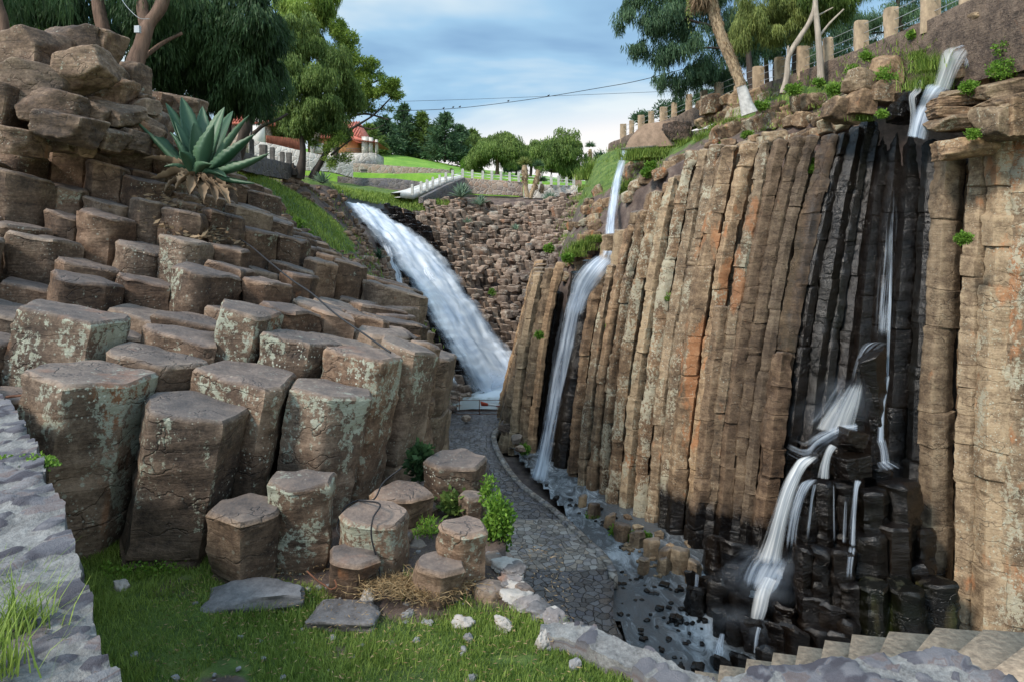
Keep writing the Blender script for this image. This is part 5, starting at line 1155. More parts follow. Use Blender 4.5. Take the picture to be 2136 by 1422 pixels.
# the tilted monolith and boulders
rs = np.random.RandomState(5)
pt_ = P(1817, 735, 18.0); V, Q, T = prism(rand_poly(np.random.RandomState(3), .42, 5, .1), pt_, P(1833, 905, 18.1), .07, seed=44, tilt=(.55, 0), rough=.03, taper=.62, joints=(5, 6), rim=.03)
tag(mesh_obj('leaning_monolith', V, Q, T, M['rock_right'], {'wet': np.full(len(V), .9)}, smooth=38), 'dark tapering monolith standing in the fall with a slanted top', 'rock')
for k, (px, py, D, rx, ry, rz, roll, lab) in enumerate([(1772,915,17.6,.42,.4,.30,.25,'black glossy boulder crowning the cascade'),(1772,968,17.35,.44,.4,.30,-.1,'second black boulder under the crowning one'),(1700,962,17.8,.25,.3,.17,0,'small rock where the left spill curls over')]):
    V, Q = boulder(P(px, py, D), (rx*1.1, ry, rz*1.15), 2500+k, n=22, rough=.05, yaw=.2, roll=roll, planes=8, blocky=.75); tag(mesh_obj('wet_boulder', V, Q, None, M['rock_right'], {'wet': np.ones(len(V))}, smooth=34), lab, 'boulder')
# stones in the stream and along the cliff foot
rs = np.random.RandomState(12); ss = []
for px, py, s in [(1375,1110,26),(1352,1130,20),(1400,1135,18),(1330,1095,20),(1310,1075,16),(1280,1075,14),(1440,1130,22),(1415,1160,24),(1395,1180,18),(1360,1160,16),(1430,1185,26),(1340,1185,16),(1385,1215,20),(1420,1225,14),(1350,1230,14),(1440,1245,18),(1375,1265,16),(1410,1285,26),(1325,1250,10),(1350,1290,12),(1300,1225,8),(1340,1330,12),(1395,1330,14),(1430,1340,12),(1370,1305,8),(1310,1280,8),(1455,1385,30),(1420,1390,20),(1250,1058,14),(1216,1045,14),(1190,1040,10),(1160,1035,14),(1270,1100,10),(1300,1120,8),(1470,1290,14),(1465,1340,12),(1140,1010,9),(1400,1255,10)]:
    ss.append((px, py, s))
pass
rq = np.random.RandomState(66)
for _ in range(70):
    px, py = rq.uniform(1285, 1480), rq.uniform(1180, 1390)
    if px < 1285+(py-1300)*.9 or px > 1440+(py-1200)*.25: continue
    ss.append((px, py, rq.uniform(5, 13)))
for _ in range(26): py = rq.uniform(1040, 1180); ss.append((1170+(py-1030)*1.25+rq.uniform(-14, 22), py, rq.uniform(5, 12)))
ss.sort()
for k, (px, py, s) in enumerate(ss):
    D = 9.86*F/(py+s*.3-HY); r = s/F*D/2; c = P(px, py+s*.3, D); c[2] += r*.15
    V, Q = boulder(c, (r*1.35, r*1.1, r*.75), 2600+k, n=10, rough=.1); dry = px < 1450 and py < 1200 and px > 1300
    wt = .15 if dry else 1.0
    tag(mesh_obj('stream_stone', V, Q, None, M['rock_right'], {'wet': np.full(len(V), wt)}, smooth=40), f"{'brown dry' if dry else 'wet dark'} stone, {ordn(k)} from left of those in the stream bed", 'stone', 'stones in and beside the stream')
for k, (px, py, w_, hp) in enumerate([(1300,1078,28,30),(1330,1092,30,30),(1275,1060,22,26),(1362,1105,34,40),(1390,1118,26,50),(1240,1035,20,30),(1345,1150,20,30),(1385,1150,22,28),(1420,1115,30,60),(1218,1020,16,24),(1450,1145,30,50)]):
    D = 9.7*F/(py+hp-HY)
    col_obj('cliff_foot_block', rand_poly(rs, w_/F*D/2*1.2), P(px, py+hp*.45, D), P(px-4, py+hp+20, D-.1), M['rock_right'], f"broken column stump, {ordn(k)} of those standing at the foot of the dry cliff", 'stumps at the cliff foot', lambda V: {'lich': np.full(len(V), .3), 'wet': np.full(len(V), .42)}, cat='rock', res=.09, seed=2800+k, rough=.05, tilt=(rs.uniform(-.3, .3), -.2))
for k, (px, py, s, lab, d) in enumerate([(972,872,20,'oval stone lying on the far end of the path',0),(1062,890,40,'tan block at the foot of the buttress beside the kerb',1),(1078,915,28,'second tan block at the foot of the buttress',1),(1085,935,22,'grey stone under the buttress blocks',1),(1052,848,18,'pyramid-shaped stone behind the mesh fence',0),
     (925,835,26,'flat brown stone left of the pool, higher',1),(945,832,24,'flat reddish stone left of the pool',1),(915,820,26,'flat brown stone against the wet columns',1),(942,850,22,'brown flat stone by the fence end',1),(905,835,20,'small brown stone left of the fence',1)]):
    D = 9.45*F/(py+s*.3-HY); r = s/F*D/2; V, Q = boulder(P(px, py, D), (r*1.2, r, r*.75), 2900+k, n=12, rough=.08)
    tag(mesh_obj('path_stone', V, Q, None, M['rock_far'], {'lich': np.full(len(V), .3)}, smooth=40), lab, 'stone')
# ================================================================== FALLING WATER
wf = empty('big_waterfall', P(900, 800, 45), 'broad white silky waterfall sliding down the dark stepped columns', 'waterfall')
wl = [(733,422,52.4,716,762),(768,446,51.5,738,806),(815,492,49.8,774,880),(860,545,48.2,812,938),(900,600,46.6,850,978),(935,650,45.2,884,1016),(968,700,44.0,908,1050),(1000,742,42.9,935,1082),(1022,775,42.2,955,1112),(1035,800,41.6,970,1125),(1040,818,41.2,980,1130)]
def drape():
    st = []
    for px, py, D, l, r in wl: st.append([*P(px, py, D), l, r])
    q = smoothpath(np.array(st), 14); nc = 64; V = []; dn = []; uv = []; Ls = np.concatenate([[0], np.cumsum(np.linalg.norm(np.diff(q[:, :3], axis=0), axis=1))])
    for i in range(len(q)):
        pxl, pxr = q[i, 3], q[i, 4]; D = q[i, 1]; py = HY-F*q[i, 2]/D
        for a in np.linspace(0, 1, nc):
            px = pxl+(pxr-pxl)*a; 
            # lies on the slope: solve depth along the sight line from the terrain
            V.append((px, py, D)); e = min(a, 1-a)*2; e2 = min(1, min(a/.42, (1-a)/.30)); dn.append(max(0, e2)**.8); uv.append((a*(pxr-pxl)/F*D*.16, Ls[i]))
    return np.array(V), np.array(dn), np.array(uv), len(q), nc
V0, dn, uv, nr, nc = drape()
def on_surface(px, py, guess, off=.28):
    Ds = np.linspace(34, 58, 140); best = guess.copy(); px = px[:, None]; py = py[:, None]
    Z = surf((px-HX)/F*Ds[None], np.repeat(Ds[None], len(px), 0)); ray = (HY-py)/F*Ds[None]; below = ray < Z-0.0
    k = np.argmax(below, axis=1); has = below.any(axis=1); best[has] = Ds[k[has]]; return best
Dg = on_surface(V0[:, 0], V0[:, 1], V0[:, 2]); 
Dg = Dg.reshape(nr, nc)
for _ in range(6): Dg[1:-1] = .25*Dg[:-2]+.5*Dg[1:-1]+.25*Dg[2:]; Dg[:, 1:-1] = .25*Dg[:, :-2]+.5*Dg[:, 1:-1]+.25*Dg[:, 2:]
Dg = Dg.ravel()-.78
V = np.stack([(V0[:, 0]-HX)/F*Dg, Dg, (HY-V0[:, 1])/F*Dg], 1)
e_ = dn; stp = np.abs(((uv[:, 1]*1.25+.6*vn(np.column_stack([V[:, 0]*1.2, V[:, 1]*.5, 0*dn]), 2)) % 1)-.5)
V[:, 2] += .16*(1-.75*e_)*(stp-.25)*2+.10*fbm(np.column_stack([uv[:, 0]*18, uv[:, 1]*.8, 0*dn]), 3, 3)
i = np.arange(nr-1)[:, None]*nc; j = np.arange(nc-1)[None]; Q = np.stack([i+j, i+j+1, i+nc+j+1, i+nc+j], -1).reshape(-1, 4)
mesh_obj('main_sheet', V, Q, None, M['fall_big'], {'dens': np.clip(dn, 0, 1)*.95}, smooth=180, uv=uv*np.array([1.0, 1.0]), parent=wf)
# side threads trickling over the black steps left of the sheet
rs = np.random.RandomState(4)
for k, (x0, y0, x1, y1) in enumerate([(800,505,835,600),(812,540,862,660),(826,590,880,700),(850,640,905,745),(872,690,925,780),(892,725,950,800),(905,765,968,815),(880,540,905,590)]):
    n_ = 5; pts_ = []
    for t in range(n_):
        f = t/(n_-1); px = x0+(x1-x0)*f+rs.uniform(-4, 4); py = y0+(y1-y0)*f; D = float(on_surface(np.array([px]), np.array([py]), np.array([44.0]))[0])-.7; pts_.append((px, py, D, rs.uniform(12, 26)))
    ribbon('side_thread', pts_, M['fall_big'], nc=8, bulge=.05, dens=.42, seed=k, parent=wf, fade=(.15, .15), wob=.02)
ribbon('splash_mist', [(985,760,42.0,60,.4),(1010,795,41.0,150,.8),(1035,812,40.4,210,.9),(1045,828,40.0,240,.5)], M['mist'], nc=24, dens=.7, parent=wf, fade=(.3, .3), bulge=.03)
def fall(name, label, pts_list, mat='fall_thin'):
    b = pts_list[0][0][-1]; e = empty(name, P(b[0], b[1], b[2]), label, 'waterfall')
    for k, (pts, kw) in enumerate(pts_list): ribbon('water_strand', pts, M[mat] if 'mat' not in kw else M[kw['mat']], seed=k+3, parent=e, **{a: v for a, v in kw.items() if a != 'mat'})
    return e
fall('thin_waterfall', 'thin waterfall dropping from the stone channel and sliding down the buttress to the stream', [
  ([(1303,314,35.6,14,1),(1297,340,34.9,20,1),(1287,380,33.6,22,1),(1279,430,31.8,24,.95),(1273,480,30,26,.95),(1270,520,28.8,30,1),(1262,548,28.0,44,1)], dict(dens=1.1, fade=(.01, .1), bulge=.1)),
  ([(1268,535,28.3,50,.9),(1240,562,27.9,60,1),(1220,590,28.0,66,1),(1208,620,28.2,52,.9),(1197,660,28.3,44,.85)], dict(dens=1.0, fade=(.1, .1), bulge=.06)),
  ([(1212,595,28.0,60,.8),(1194,650,28.2,44,.9),(1180,720,28.2,44,.85),(1164,800,28.1,40,.75),(1148,880,27.6,40,.75),(1134,950,27.2,42,.8),(1122,1004,26.8,52,.9)], dict(dens=.85, fade=(.1, .02), bulge=.1))])
fall('tall_waterfall', 'two-tiered white waterfall at the top of the right cliff ending on the wet columns', [
  ([(2090,64,19.2,12,.6),(2055,78,18.9,18,.8),(2020,92,18.7,24,.8),(1995,104,18.6,26,.6)], dict(dens=.6, dirx=(.6,.6,.5))),
  ([(2012,96,18.7,34,.5),(1990,116,18.5,64,.9),(1976,150,18.4,56,1),(1962,190,18.3,50,1)], dict(dens=.72, mat='fall_warm', bulge=.06, fade=(.3, .05), nc=24)),
  ([(2030,110,18.6,30,.7),(2020,132,18.5,34,.7),(2014,150,18.5,28,.3)], dict(dens=.55, fade=(.1, .3))),
  ([(1962,182,18.3,66,.9),(1944,198,18.3,64,1),(1930,225,18.5,52,1),(1918,260,18.4,52,1),(1910,292,18.3,54,.9)], dict(dens=.95, bulge=.12, fade=(.1, .02))),
  ([(1925,168,18.8,22,.6),(1912,192,18.7,20,.9),(1902,205,18.6,18,.9),(1904,240,18.6,16,.9),(1898,286,18.7,16,.8)], dict(dens=.75, mat='fall_warm'))])
fall('veil_waterfall', 'faint veil of water running down the black columns past the leaning monolith', [
  ([(1862,360,19.5,30,.3),(1858,450,19.2,34,.5),(1852,560,18.9,40,.7),(1846,650,18.6,44,.8),(1842,705,18.4,40,.8)], dict(dens=.36, fade=(.3, .05), bulge=.08)),
  ([(1861,480,18.9,10,.5),(1857,600,18.6,9,.8),(1853,700,18.3,9,.9),(1850,790,18.05,9,.9)], dict(dens=.62, fade=(.4, .02))),
  ([(1852,780,18.0,12,.8),(1841,850,17.9,14,1),(1836,925,17.8,18,1)], dict(dens=.85)),
  ([(1846,715,18.3,24,.4),(1815,722,18.2,40,.6),(1794,750,18.1,44,.5),(1780,800,18.0,60,.4)], dict(dens=.4, fade=(.1, .2))),
  ([(1800,740,18.0,60,.5),(1760,820,17.9,150,.7),(1720,890,17.8,220,.6),(1700,930,17.8,240,.3)], dict(dens=.24, mat='mist', nc=24, fade=(.3, .3))),
  ([(1790,790,18.05,34,.9),(1770,835,17.95,70,1),(1750,880,17.85,100,1),(1742,905,17.8,120,.9)], dict(dens=.62, fade=(.2, .05), mat='fall_warm', nc=30)),
  ([(1775,780,18.3,60,.4),(1740,850,18.2,110,.5),(1710,900,18.1,140,.5)], dict(dens=.36, fade=(.3, .1), nc=24))])
fall('cascade_water', 'white water spilling over the black cascade blocks into the stream', [
  ([(1790,890,17.5,30,.8),(1745,900,17.6,34,.9),(1705,925,17.6,50,.8),(1680,945,17.6,60,.5),(1640,930,17.8,50,.2)], dict(dens=.55, dirx=(.3,.2,.9))),
  ([(1700,950,17.5,26,.9),(1672,968,17.3,34,1),(1648,1010,17.1,40,1),(1628,1070,16.95,46,.95),(1612,1130,16.9,54,.9),(1600,1175,16.85,74,.8)], dict(dens=.95, mat='fall_warm', bulge=.15, fade=(.1, .06), nc=22)),
  ([(1700,1000,17.3,26,.8),(1676,1015,17.1,30,.9),(1660,1060,16.95,32,.9),(1650,1110,16.9,36,.8),(1646,1150,16.85,42,.5)], dict(dens=.6, fade=(.1, .15))),
  ([(1739,928,17.2,20,.9),(1728,945,17.1,22,1),(1720,970,17.05,28,1),(1716,998,17.0,34,.8)], dict(dens=.8, mat='fall_warm')),
  ([(1700,1005,16.95,10,.8),(1692,1050,16.85,9,.8),(1684,1130,16.75,10,.6)], dict(dens=.62, fade=(.05, .3))),
  ([(1739,1008,16.9,5,.6),(1739,1060,16.85,8,.6),(1740,1130,16.8,10,.5)], dict(dens=.4)),
  ([(1764,1040,16.85,8,.6),(1761,1090,16.8,12,.8),(1759,1132,16.75,14,.6)], dict(dens=.45)),
  ([(1790,1000,16.9,18,.9),(1784,1020,16.8,13,1),(1779,1080,16.65,15,.8),(1777,1140,16.5,18,.7)], dict(dens=.62)),
  ([(1778,1138,16.4,20,.8),(1773,1175,16.2,18,.8),(1769,1212,16.1,22,.6)], dict(dens=.6, fade=(.1, .25))),
  ([(1836,915,17.7,26,.8),(1843,940,17.6,22,.8),(1846,968,17.5,24,.8)], dict(dens=.6)),
  ([(1838,962,17.4,50,.6),(1850,975,17.3,80,.8),(1860,985,17.2,100,.4)], dict(dens=.5, dirx=(1,.1,-.2))),
  ([(1625,1150,17.0,70,.5),(1600,1180,16.9,110,.9),(1585,1210,16.8,120,.9),(1575,1235,16.7,90,.7)], dict(dens=.75, fade=(.2, .2), nc=24, bulge=.05)),
  ([(1640,1120,16.8,120,.4),(1600,1170,16.7,200,.9),(1570,1215,16.6,240,.9),(1540,1260,16.5,200,.4)], dict(dens=.24, mat='mist', nc=24, fade=(.3, .3), bulge=.03)),
  ([(1590,1265,16.1,130,.5),(1550,1300,16.0,180,.6),(1520,1340,15.8,150,.3)], dict(dens=.2, mat='mist', nc=24, fade=(.3, .3), bulge=.03)),
  ([(1608,1205,16.7,40,.9),(1592,1235,16.5,46,1),(1584,1270,16.4,44,1),(1578,1295,16.35,36,.8)], dict(dens=.85, mat='fall_warm')),
  ([(1583,1305,15.9,12,.8),(1577,1330,15.8,12,.9),(1575,1362,15.7,16,.7)], dict(dens=.6)),
  ([(1508,1320,15.8,14,.8),(1502,1345,15.7,24,.9),(1498,1368,15.6,34,.7)], dict(dens=.6)),
  ([(1455,1195,17.7,14,.8),(1452,1225,17.6,12,.8)], dict(dens=.55))])
# ================================================================== WALLS, POSTS, BUILDINGS BEYOND
def strip_wall(name, pts, mat, label, th=.4, cat='wall', kx=5, seg=.5, rough=.03):
    """pts: (X,Y,Ztop,Zbot) stations; a wall of real thickness"""
    q = smoothpath(np.array(pts, float), kx) if kx > 1 else np.array(pts, float); V = []
    n = len(q); tg = np.gradient(q[:, :2], axis=0); tg /= np.linalg.norm(tg, axis=1)[:, None]; nr = np.stack([-tg[:, 1], tg[:, 0]], 1)
    for i in range(n):
        a = q[i, :2]-nr[i]*th/2; b = q[i, :2]+nr[i]*th/2; zt_, zb_ = q[i, 2], q[i, 3]
        V += [(a[0], a[1], zb_), (a[0], a[1], (zt_+zb_)/2), (a[0], a[1], zt_-.04), (a[0]+nr[i][0]*.03, a[1]+nr[i][1]*.03, zt_), (b[0]-nr[i][0]*.03, b[1]-nr[i][1]*.03, zt_), (b[0], b[1], zt_-.04), (b[0], b[1], zb_)]
    V = np.array(V); V += rough*np.stack([vn(V*2.3, s) for s in (1, 2, 3)], 1); Q = []
    for i in range(n-1):
        for k in range(6): Q.append((i*7+k, (i+1)*7+k, (i+1)*7+k+1, i*7+k+1))
    Q += [(0, 1, 5, 6), (1, 2, 4, 5)] ; e = (n-1)*7; Q += [(e+6, e+5, e+1, e), (e+5, e+4, e+2, e+1)]; T = [(2, 3, 4), (e+4, e+3, e+2)]
    return tag(mesh_obj(name, V, Q, T, mat, smooth=40), label, cat)
def fpt(D, z): return (8.1+(50-D)*.1414, D, z)
# parapet wall carrying the posts along the top of the right cliff
pz = lambda D: np.interp(D, [15, 18.8, 21.8, 26.7, 35, 50], [6.1, 6.17, 6.1, 6.13, 6.5, 6.67])
strip_wall('fence_wall', [(*fpt(D, 0)[:2], pz(D)+.02, pz(D)-(1.0 if D > 24 else 2.2)) for D in (53, 50, 44, 40, 36, 32, 28, 24, 21.5, 19, 17, 15)], M['wall_rough'], 'dark brown masonry wall under the posts along the top of the right cliff', .45, rough=.06)
for k, (px, py, D, rx, ry, rz) in enumerate([(2042,48,18.5,.38,.5,.30),(2075,30,18.2,.40,.5,.34),(2118,20,17.9,.42,.5,.36),(2105,-12,18.2,.4,.5,.3),(2095,55,18.0,.36,.4,.24),(2055,66,18.4,.3,.4,.2),(2135,50,17.7,.36,.4,.26)]):
    V, Q = boulder(P(px, py, D), (rx, ry, rz), 3100+k, n=16, rough=.09, yaw=0, roll=(k % 3-1)*.15, blocky=.78); tag(mesh_obj('wall_rock', V, Q, None, M['rock_right'], {'rust': np.full(len(V), .2), 'lich': np.full(len(V), .3)}, smooth=28), f'ragged tan rock of the top right corner above the stream head, {ordn(k)}', 'rock', 'ragged rocks at the top right corner')
PO = [(1294,1306,259,290),(1313,1322,252,275),(1331,1344,241,262),(1353,1364,233,257),(1377,1392,224,255),(1401,1411,215,248),(1431,1443,198,240),(1461,1475,188,228),(1492,1508,173,214),(1532,1543,180,205),(1571,1592,140,190),(1617,1634,121,170),(1664,1686,98,153),(1719,1736,80,132),(1784,1809,45,107),(1847,1869,17,82),(1924,1957,-12,50),(2005,2032,-30,13)]
rp = np.random.RandomState(2)
for k, (x0, x1, y0, y1) in enumerate(PO):
    xc = (x0+x1)/2; D = 15.17/((xc-HX)/F+.1414); wd = (x1-x0)/F*D; c = P(xc, y1, D); ht = (y1-y0)/F*D; mb = MB()
    n_ = 5; zs = np.linspace(-.3, ht, n_); base = np.array([(-.5, -.5), (0, -.56), (.5, -.5), (.56, 0), (.5, .5), (0, .56), (-.5, .5), (-.56, 0)])*[wd, min(wd, .3)]
    V, Q, T = prism(base, (c[0], c[1], c[2]+ht), (c[0], c[1], c[2]-.3), .07, .15, seed=k+9, rough=.012, joints=(5, 6), tilt=(rp.uniform(-.08, .08), 0), rim=.015)
    tag(mesh_obj('stone_post', V, Q, T, M['post'], smooth=40), f'upright squared stone post of the cliff-top fence, {ordn(k)} counting from the far end', 'post', 'stone posts along the top of the right cliff')
for j, f in enumerate((.25, .55, .85)):
    pts_ = [fpt(D, pz(D)+f*1.0) for D in (50, 44, 38, 33, 29, 26.7, 24, 21.8, 20, 18.8, 17)]
    cable('fence_wire', pts_, .012, 'metal', f"{['lowest', 'middle', 'top'][j]} wire of the cliff-top fence, strung from post to post", 'wire', 5, 3)
# stone channel end the thin waterfall drops from
out = [(1304,308),(1313,290),(1328,272),(1345,259),(1372,255),(1405,251),(1432,256),(1443,266),(1436,290),(1428,302),(1380,306)]
mb = MB(); n_ = len(out); A = np.array([P(x, y, 36.0-(x-1304)/139*2.4) for x, y in out]); B = A+np.array([.5, 2.6, .12]); C = (A.mean(0)); mb.add(np.vstack([A, B]), [(i, i+n_, (i+1) % n_+n_, (i+1) % n_) for i in range(n_)]); mb.add(np.vstack([A, [A.mean(0)-(0, .06, 0)]]), None, [(i, (i+1) % n_, n_) for i in range(n_)])
ch = empty('stone_channel', P(1370, 305, 37.5), 'stone water channel end jutting from the right hilltop above the thin waterfall', 'aqueduct'); mb.build('channel_body', M['concrete'], ch)
mb = MB(); a = P(1341, 309, 35.3); mb.box(a[0], a[1]+.35, a[2], 38/F*35.3, .5, .05, -.6, .015, 3); mb.build('lip_slab', M['post_grey'], ch)
mb = MB(); a = P(1412, 276, 34.0)
V, Q = boulder(a, (.78, .5, .56), 5, n=18, rough=.12, yaw=0, blocky=.8); mb.add(V, Q); mb.build('masonry_side', M['wall_brown'], ch)
# dark wall with posts on the left bank
def lw(px, pyt, pyb, D): a = P(px, pyt, D); b = P(px, pyb, D); return (a[0], a[1], a[2], b[2])
strip_wall('bank_wall', [lw(470,308,352,22.8), lw(511,320,360,25), lw(540,328,366,27.3), lw(575,336,372,30), lw(613,346,378,33)], M['wall_dark'], 'low dark masonry wall with posts behind the agave on the grassy bank', .35)
for k, (px, y0, y1, w_, D) in enumerate([(525,292,326,8,26.2),(549,303,334,13,28.2),(568,308,338,8,29.6),(589,317,343,8,31.3),(603,319,372,11,32.2),(505,300,325,12,24.6)]):
    mb = MB(); D -= .3; c = P(px, y1+6, D); h = (y1+6-y0)/F*D; V, Q, T = prism(np.array([(-.5,-.5),(.5,-.5),(.5,.5),(-.5,.5)])*w_/F*D, (c[0], c[1], c[2]+h), c, .08, .15, seed=k, rough=.012, joints=(5, 6), rim=.015)
    tag(mesh_obj('bank_post', V, Q, T, M['post_grey'], smooth=40), f'dark grey stone post on the bank wall behind the agave, {["second", "third", "fourth", "fifth", "last", "first"][k]} from the agave', 'post', 'posts on the bank wall')
# terrace walls below the lawn
strip_wall('terrace_wall', [lw(705,368,405,62), lw(760,372,405,62), lw(830,374,405,62), lw(905,384,412,61.5)], M['wall_dark'], 'grey retaining wall below the tan one, left of the ramp', .5)
strip_wall('terrace_wall', [lw(722,340,380,65), lw(800,345,380,65.5), lw(870,350,380,66), lw(930,355,380,67), lw(950,363,380,67.5)], M['wall_tan'], 'tan retaining wall with white niches under the lawn', .5)
strip_wall('garden_wall', [lw(520,292,345,58), lw(580,304,350,58.5), lw(640,318,356,59), lw(690,328,360,60), lw(735,338,372,61)], M['wall_pale'], 'white stone garden wall below the red plank fence', .5)
strip_wall('ramp_wall', [lw(878,412,424,54.5), lw(905,398,420,56.5), lw(935,384,410,58.5), lw(966,371,400,60.4)], M['wall_dark'], 'dark masonry flank of the rising ramp', .4)
strip_wall('bridge_wall', [lw(962,371,402,60.6), lw(1010,375,406,61), lw(1060,378,408,61), lw(1090,380,410,61.2)], M['wall_tan'], 'mottled stone wall under the white railing posts', .5)
strip_wall('bridge_wall', [lw(1092,384,414,60.5), lw(1130,386,414,60.5), lw(1170,387,414,61), lw(1205,388,412,61)], M['wall_pale'], 'paler stone wall right of the two yuccas, below the thatched shelter', .5)
# ramp surface
A = [P(835,402,54), P(862,406,55), P(895,392,57.5), P(935,376,60), P(966,367,62)]; B = [P(815,403,57), P(845,396,58), P(880,384,60), P(920,370,62.5), P(950,364,64.5)]
V = np.array(A+B); V = np.vstack([V, V-np.array([0, 0, .4])]); Q = [(i, i+1, i+6, i+5) for i in range(4)]+[(i+10, i+15, i+16, i+11) for i in range(4)]+[(i, i+10, i+11, i+1) for i in range(4)]+[(i+5, i+6, i+16, i+15) for i in range(4)]
tag(mesh_obj('ramp_path', V, Q, None, M['paving']), kind='structure')
for k, (px, y0, y1, D) in enumerate([(860,386,406,54.6),(878.6,380,402,55.8),(891,376,398,56.7),(903,371,392,57.5),(917,366,386,58.5),(930,361,379,59.3),(944,356,373,60),(965,354,371,60.6),(985,356,373,61),(1007,358,375,61),(1026,358,376,61),(1045,360,377,61),(1063,361,378,61),(1082,361,379,61),(1128,364,384,60.5),(1150,366,385,60.5),(1165,368,386,60.5),(1182,371,387,60.8),(1197,372,388,61)]):
    c = P(px, y1+2, D-.1); mb = MB(); mb.box(c[0], c[1], c[2]+(y1+2-y0)/F*D/2, 2.6/F*D, .12, (y1+2-y0)/F*D/2, 0, .012, k); hh = (y1+2-y0)/F*D; mb.box(c[0], c[1], c[2]+hh+.02, 2.0/F*D, .09, .03, 0, .01, k+1)
    tag(mb.build('railing_post', M['post_pale'], smooth=30), f"pale stone post of the far railing, {ordn(k)} from the bottom of the ramp", 'post', 'pale posts of the far railing')
for j in range(2):
    cable('handrail', [P(965, 362-j*6+4, 60.6), P(1007, 366-j*6+4, 61), P(1063, 369-j*6+4, 61), P(1128, 373-j*6+4, 60.5), P(1197, 379-j*6+4, 61)], .022, 'white_paint', ['lower', 'upper'][j]+' white rail between the pale posts of the far railing', 'rail', 5, 3)
    cable('handrail', [P(860, 396-j*6+4, 54.6), P(891, 384-j*6+4, 56.7), P(917, 375-j*6+4, 58.5), P(965, 362-j*6+4, 60.6)], .02, 'white_paint', ['lower', 'upper'][j]+' white rail climbing beside the ramp', 'rail', 5, 3)
for k, px in enumerate((733, 797, 853, 897)):
    c = P(px, 369, 64.2 if k < 3 else 66); mb = MB(); mb.box(c[0], c[1], c[2], .17, .2, .2); o = mb.build('wall_lamp_niche', M['plaster'], None); tag(o, f'small white niche block in the tan wall, {ordn(k)} from left', 'niche', 'white niche blocks')
    mb = MB(); mb.box(c[0], c[1]-.2, c[2]-.02, .07, .02, .07); mb.build('opening', M['dark_inside'], o)
mb = MB(); c = P(759, 364, 63.2); mb.box(c[0], c[1], c[2], .22, .22, .36, 0, .02, 2); mb.box(c[0], c[1], c[2]+.40, .27, .27, .05, 0, .01, 3); mb.box(c[0], c[1], c[2]-.25, .42, .3, .12, .0, .02, 4); tag(mb.build('fire_pit', M['post_grey'], smooth=30), 'dark squat chimney-like block on the tan wall', 'block')
# plank fence
pf = empty('plank_fence', P(590, 305, 58), 'red brown plank fence on top of the white garden wall', 'fence')
mb = MB()
for i in range(46):
    f = i/45; a = P(556+f*76, 300+f*17, 58.2+f*.8); b = P(0, 283+f*8, 58.2+f*.8)[2]; mb.box(a[0], a[1], (a[2]+b)/2, .045, .02, (b-a[2])/2, .1, .004, i)
mb.build('plank_panel', M['wood_red'], pf)
mb = MB()
for fr in (.2, .8): mb.tube([P(556, 300-fr*17, 58.25), P(632, 317-fr*26, 59.05)], .035, 5)
mb.build('rail', M['wood_red'], pf)
# houses
def house(name, label, x0, x1, ye, yb, D, depth, wall, roofh, over=.5):
    h = empty(name, P((x0+x1)/2, yb, D), label, 'house'); a = P(x0, yb, D); b = P(x1, ye, D); mb = MB(); mb.box((a[0]+b[0])/2, D+depth/2, (a[2]+b[2])/2, (b[0]-a[0])/2, depth/2, (b[2]-a[2])/2); mb.build('wall', M[wall], h)
    mb = MB(); X0, X1 = a[0]-over, b[0]+over; Y0, Y1 = D-over, D+depth+over; z = b[2]+.02; rz = z+roofh; ym = (Y0+Y1)/2; ins = (X1-X0)*.16
    V = [(X0, Y0, z), (X1, Y0, z), (X1, Y1, z), (X0, Y1, z), (X0+ins, ym, rz), (X1-ins, ym, rz), (X0, Y0, z-.15), (X1, Y0, z-.15), (X1, Y1, z-.15), (X0, Y1, z-.15)]
    mb.add(V, [(0, 1, 5, 4), (2, 3, 4, 5), (6, 7, 1, 0), (7, 8, 2, 1), (8, 9, 3, 2), (9, 6, 0, 3), (9, 8, 7, 6)], [(1, 2, 5), (3, 0, 4)])
    n = int((X1-X0)/.28)
    for i in range(n):   # tile rolls
        x = X0+.2+i*.28; t_ = min(1, min((x-X0)/ins, (X1-x)/ins)); mb.tube([(x, Y0-.02, z+.04), (x, Y0+(ym-Y0)*t_, z+(rz-z)*t_+.04)], .07, 5)
    mb.build('roof', M['roof'], h); return h
h2 = house('porch_house', 'low orange house with red tiled roof and white porch pillars by the lawn', 642, 745, 287, 345, 68, 6, 'orange_wall', 2.0)
for k, (x0, x1, y0, y1) in enumerate([(648,654,290,345),(690,697,290,345),(756,768,286,322),(770,778,288,320),(783,788,292,320)]):
    D = 67 if k < 2 else 66.3; a = P(x0, y1, D); b = P(x1, y0, D); mb = MB(); mb.box((a[0]+b[0])/2, D, (a[2]+b[2])/2, (b[0]-a[0])/2, .25, (b[2]-a[2])/2, 0, .03, k); mb.build('pillar', M['wall_pale'], h2)
a = P(735, 290, 66.2); b = P(792, 302, 66.2); mb = MB(); z0 = a[2]
mb.add([(a[0], 65.6, z0-.1), (b[0], 65.6, b[2]+.1), (b[0], 72, b[2]+.1), (a[0], 72, z0-.1), (a[0]-1.5, 69, z0+1.3), (b[0]-1.6, 69, b[2]+1.0)], [(0, 1, 5, 4), (3, 4, 5, 2), (0, 3, 2, 1)], [(1, 2, 5), (0, 4, 3)]); mb.build('porch_roof', M['roof'], h2)
mb = MB(); a = P(722, 318, 66.6)
for z in (0, .18, .36): mb.tube([(a[0], 66.6, a[2]+z), (P(756, 318, 66.6)[0], 66.6, a[2]+z)], .03, 5)
mb.build('railing', M['post_grey'], h2)
